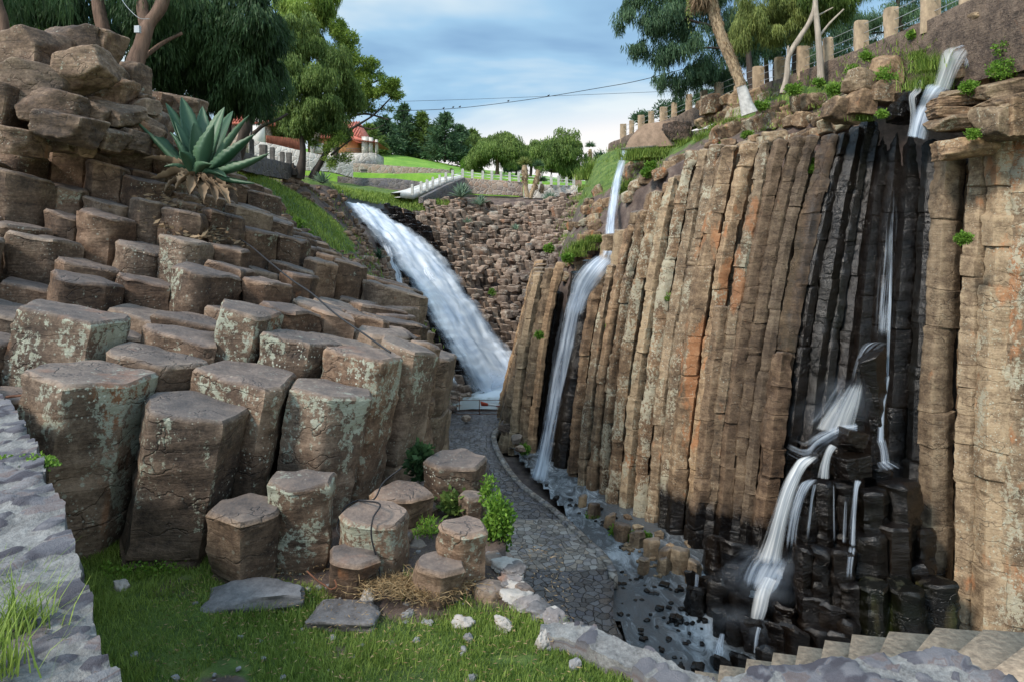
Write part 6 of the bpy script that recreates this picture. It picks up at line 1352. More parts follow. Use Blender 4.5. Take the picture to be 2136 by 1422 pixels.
mb = MB(); a = P(665, 310, 67.9); mb.box(a[0], a[1], a[2], .45, .04, .5); w_ = mb.build('window', M['plaster'], h2); mb = MB(); mb.box(a[0], a[1]-.05, a[2], .36, .02, .42); mb.build('pane', M['dark_inside'], w_)
mb = MB(); a = P(738, 334, 67); mb.box(a[0]-.2, a[1]+1, a[2]-.2, 2.6, 2, .75, 0, .02, 3); mb.build('plinth', M['wall_pale'], h2)
h1 = house('gabled_house', 'red-roofed house with grey stone wall seen between dark trunks left', 472, 556, 258, 330, 64, 6, 'wall_tan', 2.3)
mb = MB(); a = P(540, 275, 63.7); mb.box(a[0], a[1], a[2], .55, .12, 1.6, 0, .02, 4); mb.build('pilaster', M['plaster'], h1)
# thatched shelter
sh = empty('thatched_shelter', P(1180, 385, 76), 'low thatched shelter on posts behind the far railing', 'shelter')
c = P(1180, 358, 76); mb = MB(); n_ = 20; V = [(c[0]+2.15*math.cos(t), c[1]+2.2*math.sin(t), c[2]+.05*math.sin(t*5)) for t in np.arange(n_)*6.283/n_]+[(c[0]+1.5*math.cos(t), c[1]+1.5*math.sin(t), c[2]+.55) for t in np.arange(n_)*6.283/n_]+[(c[0], c[1], c[2]+.85)]
mb.add(V, [(i, (i+1) % n_, n_+(i+1) % n_, n_+i) for i in range(n_)], [(n_+i, n_+(i+1) % n_, 2*n_) for i in range(n_)]+[]); mb.build('thatch_roof', M['thatch'], sh)
for px in (1150, 1167, 1193, 1207): mb = MB(); a = P(px, 356, 76); mb.box(a[0], a[1], a[2]-.75, .07, .07, .8); mb.build('post', M['bark_dark'], sh)
mb = MB(); a = P(1205, 378, 62.5); mb.box(a[0], a[1], a[2], .32, .3, .55, 0, .04, 5); tag(mb.build('brick_pier', M['concrete'], smooth=30), 'squat orange brick pier at the right end of the far wall', 'pier')
# globe lamp
lp = empty('street_lamp', P(527, 335, 28.5), 'frosted globe lamp on a curved dark pole among the trees left', 'lamp')
mb = MB(); mb.tube(smoothpath([P(522, 345, 28.5), P(524, 290, 28.5), P(526, 250, 28.5), P(532, 228, 28.5), P(541, 219, 28.5)], 5), .035, 7); mb.build('pole', M['cable'], lp, smooth=180)
V, Q = sphere(10); mb = MB(); mb.add(V*.165+P(552, 217, 28.5), Q); mb.build('globe', M['globe'], lp, smooth=180)
mb = MB(); mb.tube([P(538, 220, 28.5), P(545, 218, 28.5)], [.09, .11], 9); mb.build('collar', M['cable'], lp, smooth=60)
# mesh fence by the pool
mf = empty('mesh_fence', P(1040, 865, 35), 'rusty wire mesh fence across the path at the pool', 'fence')
pp = [(958, 858), (1000, 864), (1059, 862), (1086, 862)]
for px, py in pp: mb = MB(); a = P(px, py, 35.1); mb.tube([a, a+np.array([0, 0, .78])], .022, 6); mb.build('post', M['rust'], mf)
mb = MB()
for z in (.02, .2, .74): mb.tube([P(950, 864, 35.1)+np.array([0, 0, z]), P(1090, 864, 35.1)+np.array([0, 0, z])], .014, 5)
mb.build('rail', M['rust'], mf)
mb = MB(); x0 = P(950, 864, 35.1)[0]; x1 = P(1090, 864, 35.1)[0]; zb_ = P(950, 864, 35.1)[2]
for i in range(34):
    x = x0-.4+i*.11
    for sg in (-1, 1):
        a = np.array([x if sg > 0 else x+.4, 35.12, zb_+.2]); b = np.array([x+.4 if sg > 0 else x, 35.12, zb_+.74]); mb.tube([a, b], .0045, 4)
mb.build('wire_mesh', M['metal'], mf)
sg = empty('warning_board', P(1028, 842, 34.95), 'broken red and white board hung on the mesh fence', 'sign')
mb = MB(); V = [P(x, y, 34.98) for x, y in ((1002,836),(1004,846),(1018,846),(1018,841))]; mb.add(np.array(V+[v+np.array([0, .03, 0]) for v in V]), [(0, 1, 2, 3), (7, 6, 5, 4), (0, 4, 5, 1), (1, 5, 6, 2), (2, 6, 7, 3), (3, 7, 4, 0)]); mb.build('red_panel', M['red_paint'], sg)
mb = MB(); V = [P(x, y, 34.97) for x, y in ((1018,841.5),(1018,845.5),(1038,847.5),(1050,845),(1050,841),(1038,843))]; mb.add(np.array(V+[v+np.array([0, .03, 0]) for v in V]), [(0, 1, 2, 5), (5, 2, 3, 4)]+[(i, i+6, (i+1) % 6+6, (i+1) % 6) for i in range(6)]); mb.build('white_panel', M['white_paint'], sg)
mb = MB(); V = [P(x, y, 34.96) for x, y in ((1034,846),(1036,848),(1054,846),(1052,841),(1048,841),(1047,845))]; mb.add(np.array(V+[v+np.array([0, .01, 0]) for v in V]), [(0, 1, 2, 5), (5, 2, 3, 4)]+[(i, i+6, (i+1) % 6+6, (i+1) % 6) for i in range(6)]); mb.build('red_strip', M['red_paint'], sg)
# overhead cables and the birds on them
cable('overhead_cable', [P(600,225,40), P(700,234,44), P(810,232,47), P(945,227,50), P(1090,210,48), P(1250,184,44), P(1340,167,42), P(1480,130,40)], .022, 'cable', 'thicker overhead cable crossing the sky, rising to the right tree, with birds', 'cable')
cable('overhead_cable', [P(700,216,60), P(840,212,60), P(1000,207,60), P(1200,199,58), P(1420,190,55)], .016, 'cable', 'thin nearly level overhead cable behind the one with birds', 'cable')
for k, (px, py, D) in enumerate([(945,226,50),(959,225,49.8),(1060,213,48.4),(1144,202,46.8),(925,228,50)]):
    V, Q = sphere(6); V2 = V*np.array([.07, .05, .05]); V2[:, 0] += 0; hd = V*.032+np.array([.06, 0, .05]); mb = MB(); c = P(px, py, D)+np.array([0, 0, .06]); mb.add(V2+c, Q); mb.add(hd+c, Q)
    mb.add(np.array([(-.05, -.02, 0), (-.05, .02, 0), (-.15, .015, -.05), (-.15, -.015, -.05)])+c, [(0, 1, 2, 3), (3, 2, 1, 0)]); tag(mb.build('bird', M['cable'], smooth=60), f'small dark bird perched on the overhead cable, {ordn([1, 2, 3, 4, 0][k])} from left', 'bird', 'birds on the cable')

# ================================================================== TREES
def tree(name, label, trunk, crown, mat_bark, group=None, cat='tree', extra=()):
    b = trunk[0][0]; root = empty(name, P(b[0], b[1], b[2]), label, cat, group); mb = MB()
    for br in trunk:
        pts_ = np.array([[*P(x, y, D), w_/F*P(x, y, D)[1]/2*.92] for x, y, D, w_ in br]); q = smoothpath(pts_, 5); mb.tube(q[:, :3], q[:, 3], 9, rough=.16, seed=int(abs(b[0])))
    mb.build('trunk', M[mat_bark], root, smooth=70)
    for c in crown: c(root)
    return root
def cl(*L):
    """clumps from (px,py,D,rx_px,ry_px,depth_m)"""
    o = []
    for px, py, D, rx, ry, dm in L: p = P(px, py, D); o.append((*p, rx/F*D, dm, ry/F*D))
    return o
tree('cypress_tree', 'red-barked tree rising behind the skyline boulders at left', [[(222,95,17.5,34),(212,50,17.5,30),(203,0,17.6,27),(195,-80,17.8,24)]],
     [lambda r: weeping('crown', cl((60,-20,18.5,110,40,2),(180,-10,18.5,110,45,2),(120,20,19,80,30,1.2),(190,30,19.5,40,40,1)), 9000, M['leaf_dark'], r, 1, W=.028)], 'bark_red')
tree('cypress_tree', 'trunk cut off by the upper left corner of the view', [[(12,80,15.5,26),(6,40,15.5,22),(-6,0,15.5,20),(-14,-60,15.6,18)]], [lambda r: weeping('crown', cl((-60,-50,16,90,40,1.5),(30,-40,16,70,35,1.5)), 3000, M['leaf_dark'], r, 2, W=.028)], 'bark_red')
tree('weeping_cypress', 'great dark weeping tree with a leaning forked trunk above the boulders', [[(272,185,16.6,50),(284,130,16.7,36),(300,80,16.8,32),(312,50,16.9,28),(340,5,17,26),(352,-60,17.2,20)],[(306,62,16.9,24),(298,20,17,26),(296,-60,17.2,22)],[(300,120,17,12),(340,90,17.4,9),(380,70,17.6,7)]],
     [lambda r: weeping('crown', cl((300,20,18.6,90,60,1.8),(400,40,19,110,90,2.2),(500,40,19.5,90,100,2.2),(330,110,19,60,60,1.2),(420,130,19.5,90,70,1.8),(510,140,20,80,80,2),(470,205,20.3,60,30,1.2),(545,190,20.5,45,55,1.4),(560,60,19.8,40,80,1.6),(290,150,19,50,28,1),(350,165,19.4,40,18,.8),(235,60,18.8,30,50,1)), 52000, M['leaf_dark'], r, 3, L=(.2, .45), W=.032, gap=-.14, gs=1.3)], 'bark_red')
tree('cypress_tree', 'dark multi-stemmed tree behind the agave tips', [[(495,330,24,26),(512,270,24,24),(530,220,24.2,22),(535,160,24.5,18)],[(470,320,24.5,14),(478,260,24.6,12),(485,210,24.8,10)],[(455,310,25,12),(450,260,25,10),(455,215,25,9)],[(478,330,24,16),(440,262,22.6,16),(405,190,21.4,13),(372,120,20.6,10),(352,80,20.2,7)],[(528,280,24,10),(550,262,24,8),(580,250,24,7),(600,238,24,5)]],
     [lambda r: weeping('crown', cl((500,170,24.5,80,45,2),(560,140,24.5,50,60,2),(450,190,25,60,28,1.5),(520,210,24.5,50,25,1.2)), 10000, M['leaf_dark'], r, 5, L=(.3, .6), W=.032)], 'bark_dark')
tree('pepper_tree', 'rounded olive-green weeping tree with two trunks on the bank', [[(622,372,32,26),(630,335,32,16),(631,300,32,13),(625,265,32,12),(630,230,32,10)],[(650,374,32.3,18),(668,340,32.4,14),(688,305,32.5,11),(705,270,32.6,9),(712,240,32.6,6)],[(615,366,31.7,12),(612,350,31.7,8),(611,340,31.7,4)],[(690,325,32.5,6),(715,305,32.6,4),(735,290,32.6,3)]],
     [lambda r: weeping('crown', cl((640,90,32.5,60,60,2.2),(600,130,32,45,60,2),(680,130,32.5,60,60,2.2),(650,170,32,90,65,2.6),(610,220,32,50,50,2),(680,225,32,60,45,2),(730,190,33,35,50,1.6),(640,250,32,60,30,1.6),(700,270,32.4,35,26,1.2)), 44000, M['leaf_mid'], r, 6, L=(.2, .4), W=.05, gap=-.12, gs=1.2),
      lambda r: leafy('lower_foliage', cl((700,300,32,30,28,.8),(690,340,32,22,14,.6),(720,325,32.2,18,20,.6),(655,300,32.2,16,16,.6)), 1500, M['leaf_light'], r, 7, L=.14, W=.04, gap=-.1)], 'bark_dark')
tree('pepper_tree', 'pale green feathery tree top behind the rounded olive one', [[(660,300,38,10),(665,150,38,9),(660,20,38,6)]], [lambda r: weeping('crown', cl((620,20,38,50,50,2),(670,10,38,40,45,2),(640,60,38,50,50,2),(600,60,37,30,60,2)), 16000, M['leaf_light'], r, 8, L=(.3, .6), W=.05, gap=-.2)], 'bark_grey')
tree('ash_tree', 'airy broad-leaved tree reaching right over the sky with bare lower limbs', [[(700,330,38,12),(705,280,38,11),(715,225,38,9),(722,150,38,7),(720,90,38,5)],[(706,285,38,8),(745,262,38,6),(780,240,37.8,4),(815,205,37.6,3)],[(712,250,38,6),(760,238,38,5),(810,250,37.8,3)],[(718,200,38,6),(760,180,38,4),(800,165,38,3)],[(745,262,38,4),(775,270,38,3),(800,262,38,2)]],
     [lambda r: leafy('crown', cl((705,60,38,28,50,1.4),(730,110,38,35,35,1.4),(770,150,38,40,26,1.2),(810,175,37.8,32,24,1),(775,195,37.8,40,22,1),(735,165,38,40,35,1.4),(820,200,37.8,22,14,.8),(755,225,38,34,18,1),(700,130,38,30,40,1.3),(800,225,37.8,20,10,.7),(725,215,38,30,30,1)), 20000, M['leaf_light'], r, 9, L=.16, W=.055, gap=.02, gs=1.3)], 'bark_dark')
def bushy(name, label, px, pyt, pyb, w_, D, mat, n, seed, kind='leafy', tw=8, group=None, bark='bark_dark', L=.3, W=.12):
    rs = np.random.RandomState(seed); h = pyb-pyt; C_ = []
    for k in range(7): C_.append((px+rs.uniform(-.28, .28)*w_, pyt+h*rs.uniform(.26, .66), D+rs.uniform(-.6, .6), w_*rs.uniform(.22, .34), h*rs.uniform(.18, .28), w_/F*D*.28))
    C_.append((px, pyt+h*.40, D, w_*.42, h*.34, w_/F*D*.4))
    f = leafy if kind == 'leafy' else weeping
    kw = dict(L=L, W=W) if kind == 'leafy' else dict(L=(L*1.2, L*2.4), W=W)
    return tree(name, label, [[(px, pyb, D, tw), (px+2, pyb-h*.3, D, tw*.8), (px-3, pyt+h*.4, D, tw*.4)]], [lambda r: f('crown', cl(*C_), n, M[mat], r, seed, gap=-.6 if name == 'round_tree' else -.35, **kw)], bark, group)
bushy('garden_tree', 'yellow-green sunlit tree behind the boulders at far left', 60, -30, 130, 150, 24, 'leaf_bright', 6000, 11, L=.2, W=.08)
bushy('garden_tree', 'small yellow-green bush seen under the dark weeping branches', 325, 190, 250, 60, 34, 'leaf_bright', 1600, 12, L=.2, W=.08)
bushy('garden_tree', 'yellow-green tree behind the plank fence, left one', 575, 238, 310, 70, 66, 'leaf_pale', 2600, 13, L=.35, W=.14)
bushy('garden_tree', 'yellow-green tree behind the plank fence, right one', 618, 248, 318, 60, 67, 'leaf_pale', 2600, 14, L=.35, W=.14)
def conifer(px, pyt, pyb, w_, D, seed, label, mat='leaf_blue', n=3400):
    rs = np.random.RandomState(seed); h = (pyb-pyt)/F*D; wr = w_/F*D/2; b = P(px, pyb, D); root = empty('conifer_tree', b, label, 'tree', 'conifers beyond the lawn'); mb = MB()
    mb.tube([b, b+np.array([0, 0, h*.95])], [.2, .03], 7); mb.build('trunk', M['bark_dark'], root); mb = MB()
    nb_ = 150; 
    for k in range(nb_):
        f = (k/nb_)**.85; z = h*(.05+.93*f); r = wr*(1-f)**.75*rs.uniform(.7, 1.2)+.12; th = rs.uniform(0, 6.28); m = max(4, int(n/nb_*(1-f*.6)))
        t_ = rs.uniform(.1, 1, m); d = np.array([math.cos(th), math.sin(th), 0]); up = rs.uniform(.05, .35)
        pt = b+np.array([0, 0, z])+d*r*t_[:, None]+np.array([0, 0, 1])*(up*r*t_**2-.12*r*t_)[:, None]+rs.normal(size=(m, 3))*.07*(1+r*.4)
        leaves(mb, pt, d*.7+rs.normal(size=(m, 3))*.45+np.array([0, 0, .05]), .60*rs.uniform(.6, 1.3, m), .16, np.clip(.35+.25*rs.normal(size=m)+.25*t_, 0, 1), rs)
    leaves(mb, np.repeat([b+np.array([0, 0, h*.96])], 8, 0), np.array([0, 0, 1])+rs.normal(size=(8, 3))*.15, .5, .06, .4, rs)
    mb.build('crown', M[mat], root)
for k, a in enumerate([(768,262,322,70,84,'first from the porch house'),(800,243,324,80,88,'second from the porch house, bushy'),(842,218,328,70,92,'tallest, spiky-topped, third from the porch'),(880,234,330,74,93,'fourth, thin pointed tip'),(928,236,334,96,90,'fifth and broadest with wide-spread boughs'),(960,262,336,66,95,'sixth, low and dark'),(985,272,345,60,98,'seventh, half hidden by the round trees'),(860,262,326,90,104,'dark one behind the third and fourth'),(905,262,332,90,106,'dark one behind the fourth and fifth'),(740,262,325,70,92,'one peeping over the porch roof')]):
    conifer(a[0], a[1], a[2]+5, a[3]*1.25, a[4], 40+k, 'blue-green conifer beyond the lawn, '+a[5], 'leaf_blue' if k % 3 else 'leaf_mid', 6500)
bushy('round_tree', 'broad round-headed olive tree on the lawn, left of the two large ones', 1036, 262, 374, 138, 82, 'leaf_mid', 17000, 61, 'weep', 9, None, 'bark_red', .28, .10)
bushy('round_tree', 'big ball-shaped olive tree beside the thatched shelter', 1172, 264, 390, 124, 74, 'leaf_mid', 18000, 62, 'weep', 8, None, 'bark_grey', .26, .10)
bushy('round_tree', 'lower round tree between the two large round-headed ones', 1106, 284, 372, 92, 90, 'leaf_mid', 9000, 63, 'weep', 7, None, 'bark_dark', .28, .10)
bushy('round_tree', 'olive tree at the left shoulder of the broad round-headed one', 1004, 272, 360, 84, 92, 'leaf_mid', 9000, 64, 'weep', 6, None, 'bark_dark', .28, .1)
bushy('round_tree', 'dark little tree in the gap under the round crowns', 1075, 312, 374, 70, 96, 'leaf_blue', 5000, 65, 'weep', 5, None, 'bark_dark', .28, .1)
bushy('shrub_tree', 'faint blue-green tree right of the tall yucca', 1258, 312, 372, 52, 96, 'leaf_blue', 1500, 66, L=.35, W=.12)
bushy('shrub_tree', 'faint small tree left of the tall yucca', 1224, 335, 378, 30, 98, 'leaf_blue', 800, 67, L=.3, W=.12)
tp = bushy('lollipop_shrub', 'tiny yellow-green topiary shrub at the top of the ramp', 965, 331, 362, 9, 66, 'leaf_bright', 500, 68, L=.09, W=.05, tw=1.5)
bushy('lollipop_shrub', 'tiny dark round shrub left of the yellow-green topiary', 942, 350, 366, 9, 66, 'leaf_mid', 300, 69, L=.09, W=.05, tw=1.5)
def yucca(label, base, stem, tuft, tr, D, seed=0, skirt=True, mat='leaf_pale'):
    root = empty('yucca', P(base[0], base[1], D), label, 'yucca'); rs = np.random.RandomState(seed); q = smoothpath(np.array([[*P(x, y, D), w_/F*D/2] for x, y, w_ in stem]), 5); mb = MB(); mb.tube(q[:, :3], q[:, 3], 9, rough=.15); mb.build('trunk', M['bark_yucca'], root, smooth=60)
    c = P(*tuft, D); R_ = tr/F*D; mb = MB(); n = 260; d = rs.normal(size=(n, 3)); d[:, 2] = np.abs(d[:, 2])*.9-.1; leaves(mb, np.repeat([c], n, 0), d, R_*rs.uniform(.7, 1.15, n), R_*.10, rs.uniform(.3, 1, n), rs); mb.build('crown', M[mat], root)
    if skirt: mb = MB(); n = 260; u = rs.uniform(0, 1, n); pp_ = q[-1, :3]+(q[max(0, len(q)-9), :3]-q[-1, :3])*u[:, None]; d = np.column_stack([rs.normal(size=n)*.45, rs.normal(size=n)*.45, -np.ones(n)]); leaves(mb, pp_, d, R_*.9, R_*.12, rs.uniform(0, 1, n), rs); mb.build('dead_leaf_skirt', M['dead_leaf'], root)
yucca('yucca with shaggy brown skirt, left of the pair before the far wall', (1100,412), [(1100,412,10),(1096,385,10),(1095,365,12),(1094,345,10)], (1094,341), 17, 58, 1)
yucca('forked yucca leaning right, beside the shaggy one', (1106,412), [(1106,414,9),(1112,395,9),(1119,378,9),(1123,355,9)], (1123,346), 15, 58, 2, mat='leaf_blue')
yucca('small yucca head at the foot of the forked one', (1128,400), [(1128,402,7),(1130,390,7),(1131,384,7)], (1132,378), 12, 58.4, 3, mat='leaf_blue')
yucca('tall slim yucca alone against the sky right of the shelter', (1231,374), [(1231,376,7),(1232,350,7),(1232,330,6),(1231,312,6)], (1231,306), 13, 78, 4, mat='leaf_blue')
# ---- right-hand trees on the cliff top
tree('weeping_tree', 'big dark blue-green weeping tree overhanging the sky at the right cliff top', [[(1575,215,33,20),(1564,150,33,15),(1560,100,33,13),(1555,20,33,12),(1550,-60,33,10)],[(1560,90,33,9),(1500,60,33,7),(1430,40,33,5),(1370,20,33,4)],[(1560,110,33,6),(1480,100,33,5),(1400,110,33,3)]],
     [lambda r: weeping('crown', cl((1310,20,33,34,50,1.2),(1350,50,33,50,50,1.5),(1400,30,33,60,60,1.8),(1330,95,33,30,26,.9),(1390,120,33,50,55,1.6),(1450,60,33.5,60,80,2),(1420,170,33.5,40,45,1.4),(1470,150,34,50,50,1.6),(1520,60,34,60,80,2),(1510,160,34.5,45,40,1.6),(1370,-20,33,80,40,1.8),(1480,-20,33,90,40,2),(1380,165,33,20,30,.8),(1560,120,35,40,40,1.5)), 40000, M['leaf_blue'], r, 21, L=(.22, .5), W=.038, gap=-.05, gs=1.2)], 'bark_dark')
tree('pepper_tree', 'yellow-green weeping tree in front of the dark one on the cliff top', [[(1655,170,27.5,12),(1658,110,27.5,11),(1660,50,27.5,9),(1655,-30,27.5,7)]],
     [lambda r: weeping('crown', cl((1560,20,27,45,50,1.2),(1620,10,27,50,50,1.4),(1680,15,27,50,45,1.4),(1545,70,27,26,30,.9),(1590,70,27,32,28,1),(1650,60,27,40,32,1.1),(1700,55,27.5,26,28,1),(1740,-5,27.5,50,40,1.3)), 26000, M['leaf_pale'], r, 22, L=(.2, .5), W=.03, gap=-.12, gs=1.3)], 'bark_dark')
tree('slim_tree', 'slim pale leaning tree with a snapped stub at the cliff edge', [[(1633,196,25.2,15),(1641,160,25.2,13),(1646,118,25.2,12),(1668,80,25.2,12),(1692,40,25.2,11),(1701,0,25.2,10),(1702,-60,25.2,8)],[(1694,40,25.2,5),(1712,30,25.2,4),(1738,16,25.2,3)],[(1645,120,25.2,8),(1644,104,25.2,6),(1644,96,25.2,3)]], [], 'bark_grey')
tree('pepper_tree', 'upright tree with grey trunk right of the slim leaning one', [[(1713,172,24.6,18),(1710,120,24.6,14),(1706,70,24.6,13),(1702,20,24.8,11),(1700,-50,25,9)],[(1706,80,24.6,6),(1730,50,25,5),(1760,20,25,4)]], [lambda r: weeping('crown', cl((1760,-20,26,70,40,1.5),(1700,-20,26,60,40,1.5),(1745,30,26.5,40,26,1)), 9000, M['leaf_mid'], r, 23, L=(.2, .5), W=.03, gap=-.05, gs=1.3)], 'bark_grey')
tree('weeping_tree', 'airy blue-green weeping tree behind the tallest fence posts', [[(1890,120,30,12),(1880,60,30,10),(1870,-20,30,8)],[(1875,60,30,5),(1920,50,30,4),(1960,40,30,3)],[(1875,70,30,5),(1820,70,30,4),(1770,90,30,3)]],
     [lambda r: weeping('crown', cl((1700,110,30,50,50,1.5),(1770,60,30,50,50,1.5),(1840,40,30,60,50,1.6),(1900,30,30,60,50,1.6),(1960,10,30,50,50,1.5),(1820,100,30.5,40,30,1.2),(1760,120,30,40,30,1),(1680,140,31,40,40,1.4),(1870,-20,30,100,30,2),(1990,-20,30,60,40,1.6)), 24000, M['leaf_blue'], r, 24, L=(.16, .34), W=.03, gap=.1, gs=1.5)], 'bark_dark')
tree('weeping_tree', 'dark trunks and foliage filling the gap behind the middle posts', [[(1620,170,36,18),(1622,100,36,16),(1620,0,36,12)],[(1600,180,37,10),(1598,100,37,9),(1600,20,37,7)],[(1690,150,35,12),(1688,90,35,10),(1690,10,35,8)]],
     [lambda r: weeping('crown', cl((1600,100,36,40,30,1.5),(1650,90,36,50,35,1.5),(1560,60,37,60,60,2),(1640,40,37,90,50,2),(1740,40,36,60,40,1.5)), 14000, M['leaf_dark'], r, 25, L=(.25, .5), W=.035, gap=-.1, gs=1.2)], 'bark_dark')
for k, (px, py, w_, h_, D) in enumerate([(1400,235,70,40,48),(1480,215,60,40,44),(1340,250,30,30,55),(1545,205,50,40,40)]):
    bushy('hedge_bush', f"green bush behind the cliff-top fence, {['first', 'third', 'smallest and leftmost', 'fourth'][k]}", px, py-h_*.8, py+h_*.7, w_*1.3, D, 'leaf_blue', 1500, 80+k, L=.25, W=.09, group='bushes behind the cliff-top fence')
# leaning yucca palm with whitewashed foot
yr = empty('leaning_yucca', P(1562, 232, 24.8), 'leaning shaggy palm-like yucca with a whitewashed foot at the cliff edge', 'yucca')
st_ = [(1563,238,24.8,32),(1556,215,24.8,25),(1546,180,24.8,21),(1532,140,24.8,21),(1514,100,24.8,22),(1502,70,24.8,22),(1492,35,24.8,23),(1482,0,24.8,26),(1470,-50,24.8,26)]
q = smoothpath(np.array([[*P(x, y, D), w_/F*D/2] for x, y, D, w_ in st_]), 6); mb = MB(); mb.tube(q[12:, :3], q[12:, 3], 14, rough=.14); mb.build('trunk', M['bark_yucca'], yr, smooth=60)
mb = MB(); mb.tube(q[:13, :3], q[:13, 3]*1.03, 14, rough=.14); mb.build('whitewashed_foot', M['whitewash'], yr, smooth=60)
rs = np.random.RandomState(6); mb = MB(); n = 1800; ii = rs.randint(13, len(q)-1, n); th = rs.uniform(0, 6.28, n); off = np.stack([np.cos(th), np.sin(th), 0*th], 1)*q[ii, 3][:, None]*.95; tgt = q[ii-1, :3]-q[ii, :3]; tgt /= np.linalg.norm(tgt, axis=1)[:, None]
leaves(mb, q[ii, :3]+off+rs.normal(size=(n, 3))*.02, tgt+off*.5+rs.normal(size=(n, 3))*.12, rs.uniform(.08, .2, n), .03, rs.uniform(.1, 1, n), rs); mb.build('leaf_scars', M['dead_leaf'], yr)
mb = MB(); n = 700; c = P(1474, -14, 24.8); d = np.column_stack([rs.normal(size=n)*.3-.25, rs.normal(size=n)*.3, -np.ones(n)]); leaves(mb, c+np.column_stack([rs.uniform(-.45, .15, n), rs.normal(size=n)*.2, rs.uniform(-.2, .4, n)]), d, rs.uniform(.4, .75, n), .045, rs.uniform(0, 1, n), rs); mb.build('dead_leaf_skirt', M['dead_leaf'], yr)
mb = MB(); n = 120; leaves(mb, P(1436, 5, 24.8)+rs.normal(size=(n, 3))*np.array([.05, .05, .35]), rs.normal(size=(n, 3))*.3+np.array([0, 0, -1]), .12, .03, rs.uniform(.4, 1, n), rs, ); mb.tube([P(1470,-40,24.8), P(1448,-30,24.8), P(1437,-5,24.8), P(1436,30,24.8)], .012, 5, attrs={'tint': .6}); mb.build('flower_stalk', M['leaf_pale'], yr)
# electrical box
mb = MB(); c = P(287, 62, 16.55); mb.box(c[0], c[1], c[2], .055, .04, .075, 0, .003); tag(mb.build('junction_box', M['box_grey'], smooth=30), 'small grey box fixed to the dark forked trunk', 'box')
cable('thin_cable', [P(248,-10,16.4), P(265,15,16.4), P(290,38,16.4), P(312,40,16.5)], .006, 'box_grey', 'thin pale cable slanting down to the forked trunk')
# ================================================================== AGAVES
def agave_leaf(mb, b, tip, W, sag, side=None, seed=0, curl=.35, teeth=.05, dead=False):
    b = np.array(b, float); tip = np.array(tip, float); n = 22; t = np.linspace(0, 1, n); L = np.linalg.norm(tip-b)
    ctrl = (b+tip)/2+np.array([0, 0, sag*L]); C = ((1-t)**2)[:, None]*b+(2*t*(1-t))[:, None]*ctrl+(t**2)[:, None]*tip
    tg = np.gradient(C, axis=0); tg /= np.linalg.norm(tg, axis=1)[:, None]
    inn = np.array([0, 0, 1.0])+np.array([b[0]-tip[0], b[1]-tip[1], 0])*.4/L
    w_ = W*np.interp(t, [0, .1, .3, .5, .75, .92, 1], [.72, .62, .86, 1.0, .72, .3, .02]); w_ = w_*(1+teeth*((np.arange(n) % 2)*2-1)*(t < .95)); V = []
    for i in range(n):
        s = np.cross(tg[i], inn); s /= np.linalg.norm(s)+1e-9; nn_ = np.cross(s, tg[i])
        for a in (-1, -.55, 0, .55, 1): V.append(C[i]+s*a*w_[i]/2*(1-.12*a*a)+nn_*curl*w_[i]*(a*a)*.9)
        for a in (.5, 0, -.5): V.append(C[i]+s*a*w_[i]/2+nn_*curl*w_[i]*(a*a)*.9-nn_*(.055*W/.3*(1-t[i])+.006))
    V = np.array(V); Q = []
    if dead: V += .035*np.stack([vn(V*9+seed, s) for s in (1, 2, 3)], 1)
    for i in range(n-1):
        for k in range(8): Q.append((i*8+k, i*8+(k+1) % 8, (i+1)*8+(k+1) % 8, (i+1)*8+k))
    rs = np.random.RandomState(seed); mb.add(V, Q, None, {'tint': np.clip(np.tile(np.array([.75, .5, .42, .5, .75, .3, .3, .3]), n)+rs.uniform(-.2, .25)+.1*vn(V*3, seed), 0, 1)})
ag = empty('giant_agave', P(412, 372, 13.0), 'giant blue-green agave with broad upcurved leaves over dead ones on the slope', 'agave')
AL = [(283,250,13.3,.30,.02),(348,217,13.6,.26,.06),(380,205,13.9,.34,.02),(422,224,14.2,.28,-.0),(466,226,13.7,.32,.04),(483,234,14.2,.26,.05),(515,243,13.4,.28,.0),(527,282,12.6,.30,-.06),(556,322,12.4,.26,-.10),(527,385,12.1,.20,-.06),(500,338,12.9,.22,-.05),
      (320,298,13.3,.22,.08),(357,278,12.9,.26,.08),(366,255,13.2,.22,.05),(445,262,12.7,.34,-.06),(405,258,13.1,.34,-.02),(345,350,12.6,.20,.12),(378,318,12.3,.24,.08),(440,345,12.1,.24,.06),(470,372,12.2,.2,.06),(430,300,13.5,.26,0)]
for k, (x, y, D, W, sag) in enumerate(AL):
    mb = MB(); bb = P(412, 362, 13.0)+np.array([(x-412)/F*2.0, (D-13)*.12, 0]); agave_leaf(mb, bb, P(x+(x-412)*.04, y-2, D), W*1.12, sag*1.5, seed=k, curl=.30); mb.build('leaf', M['agave'], ag, smooth=180)
for k, (x, y, D, W, sag) in enumerate([(297,330,12.9,.2,.18),(315,375,12.6,.22,.2),(365,392,12.3,.2,.22),(395,408,12.2,.22,.2),(425,424,12.1,.2,.22),(455,428,12.0,.2,.22),(480,426,12.1,.22,.2),(340,400,12.5,.2,.2),(498,410,12.3,.2,.16)]):
    mb = MB(); agave_leaf(mb, P(412, 368, 12.9), P(x, y, D), W, sag, seed=k+50, curl=.5, teeth=.12, dead=True); mb.build('dead_leaf', M['agave_dead'], ag, smooth=70)
mb = MB(); rs = np.random.RandomState(3); n = 420; c = P(400, 400, 12.8); a = c+rs.normal(size=(n, 3))*np.array([.32, .28, .03]); a[:, 2] = surf(a[:, 0], a[:, 1])+.1; leaves(mb, a, rs.normal(size=(n, 3))*np.array([1, 1, .15]), rs.uniform(.06, .2, n), .05, rs.uniform(0, 1, n), rs); tag(mb.build('leaf_litter', M['dead_leaf']), kind='stuff')
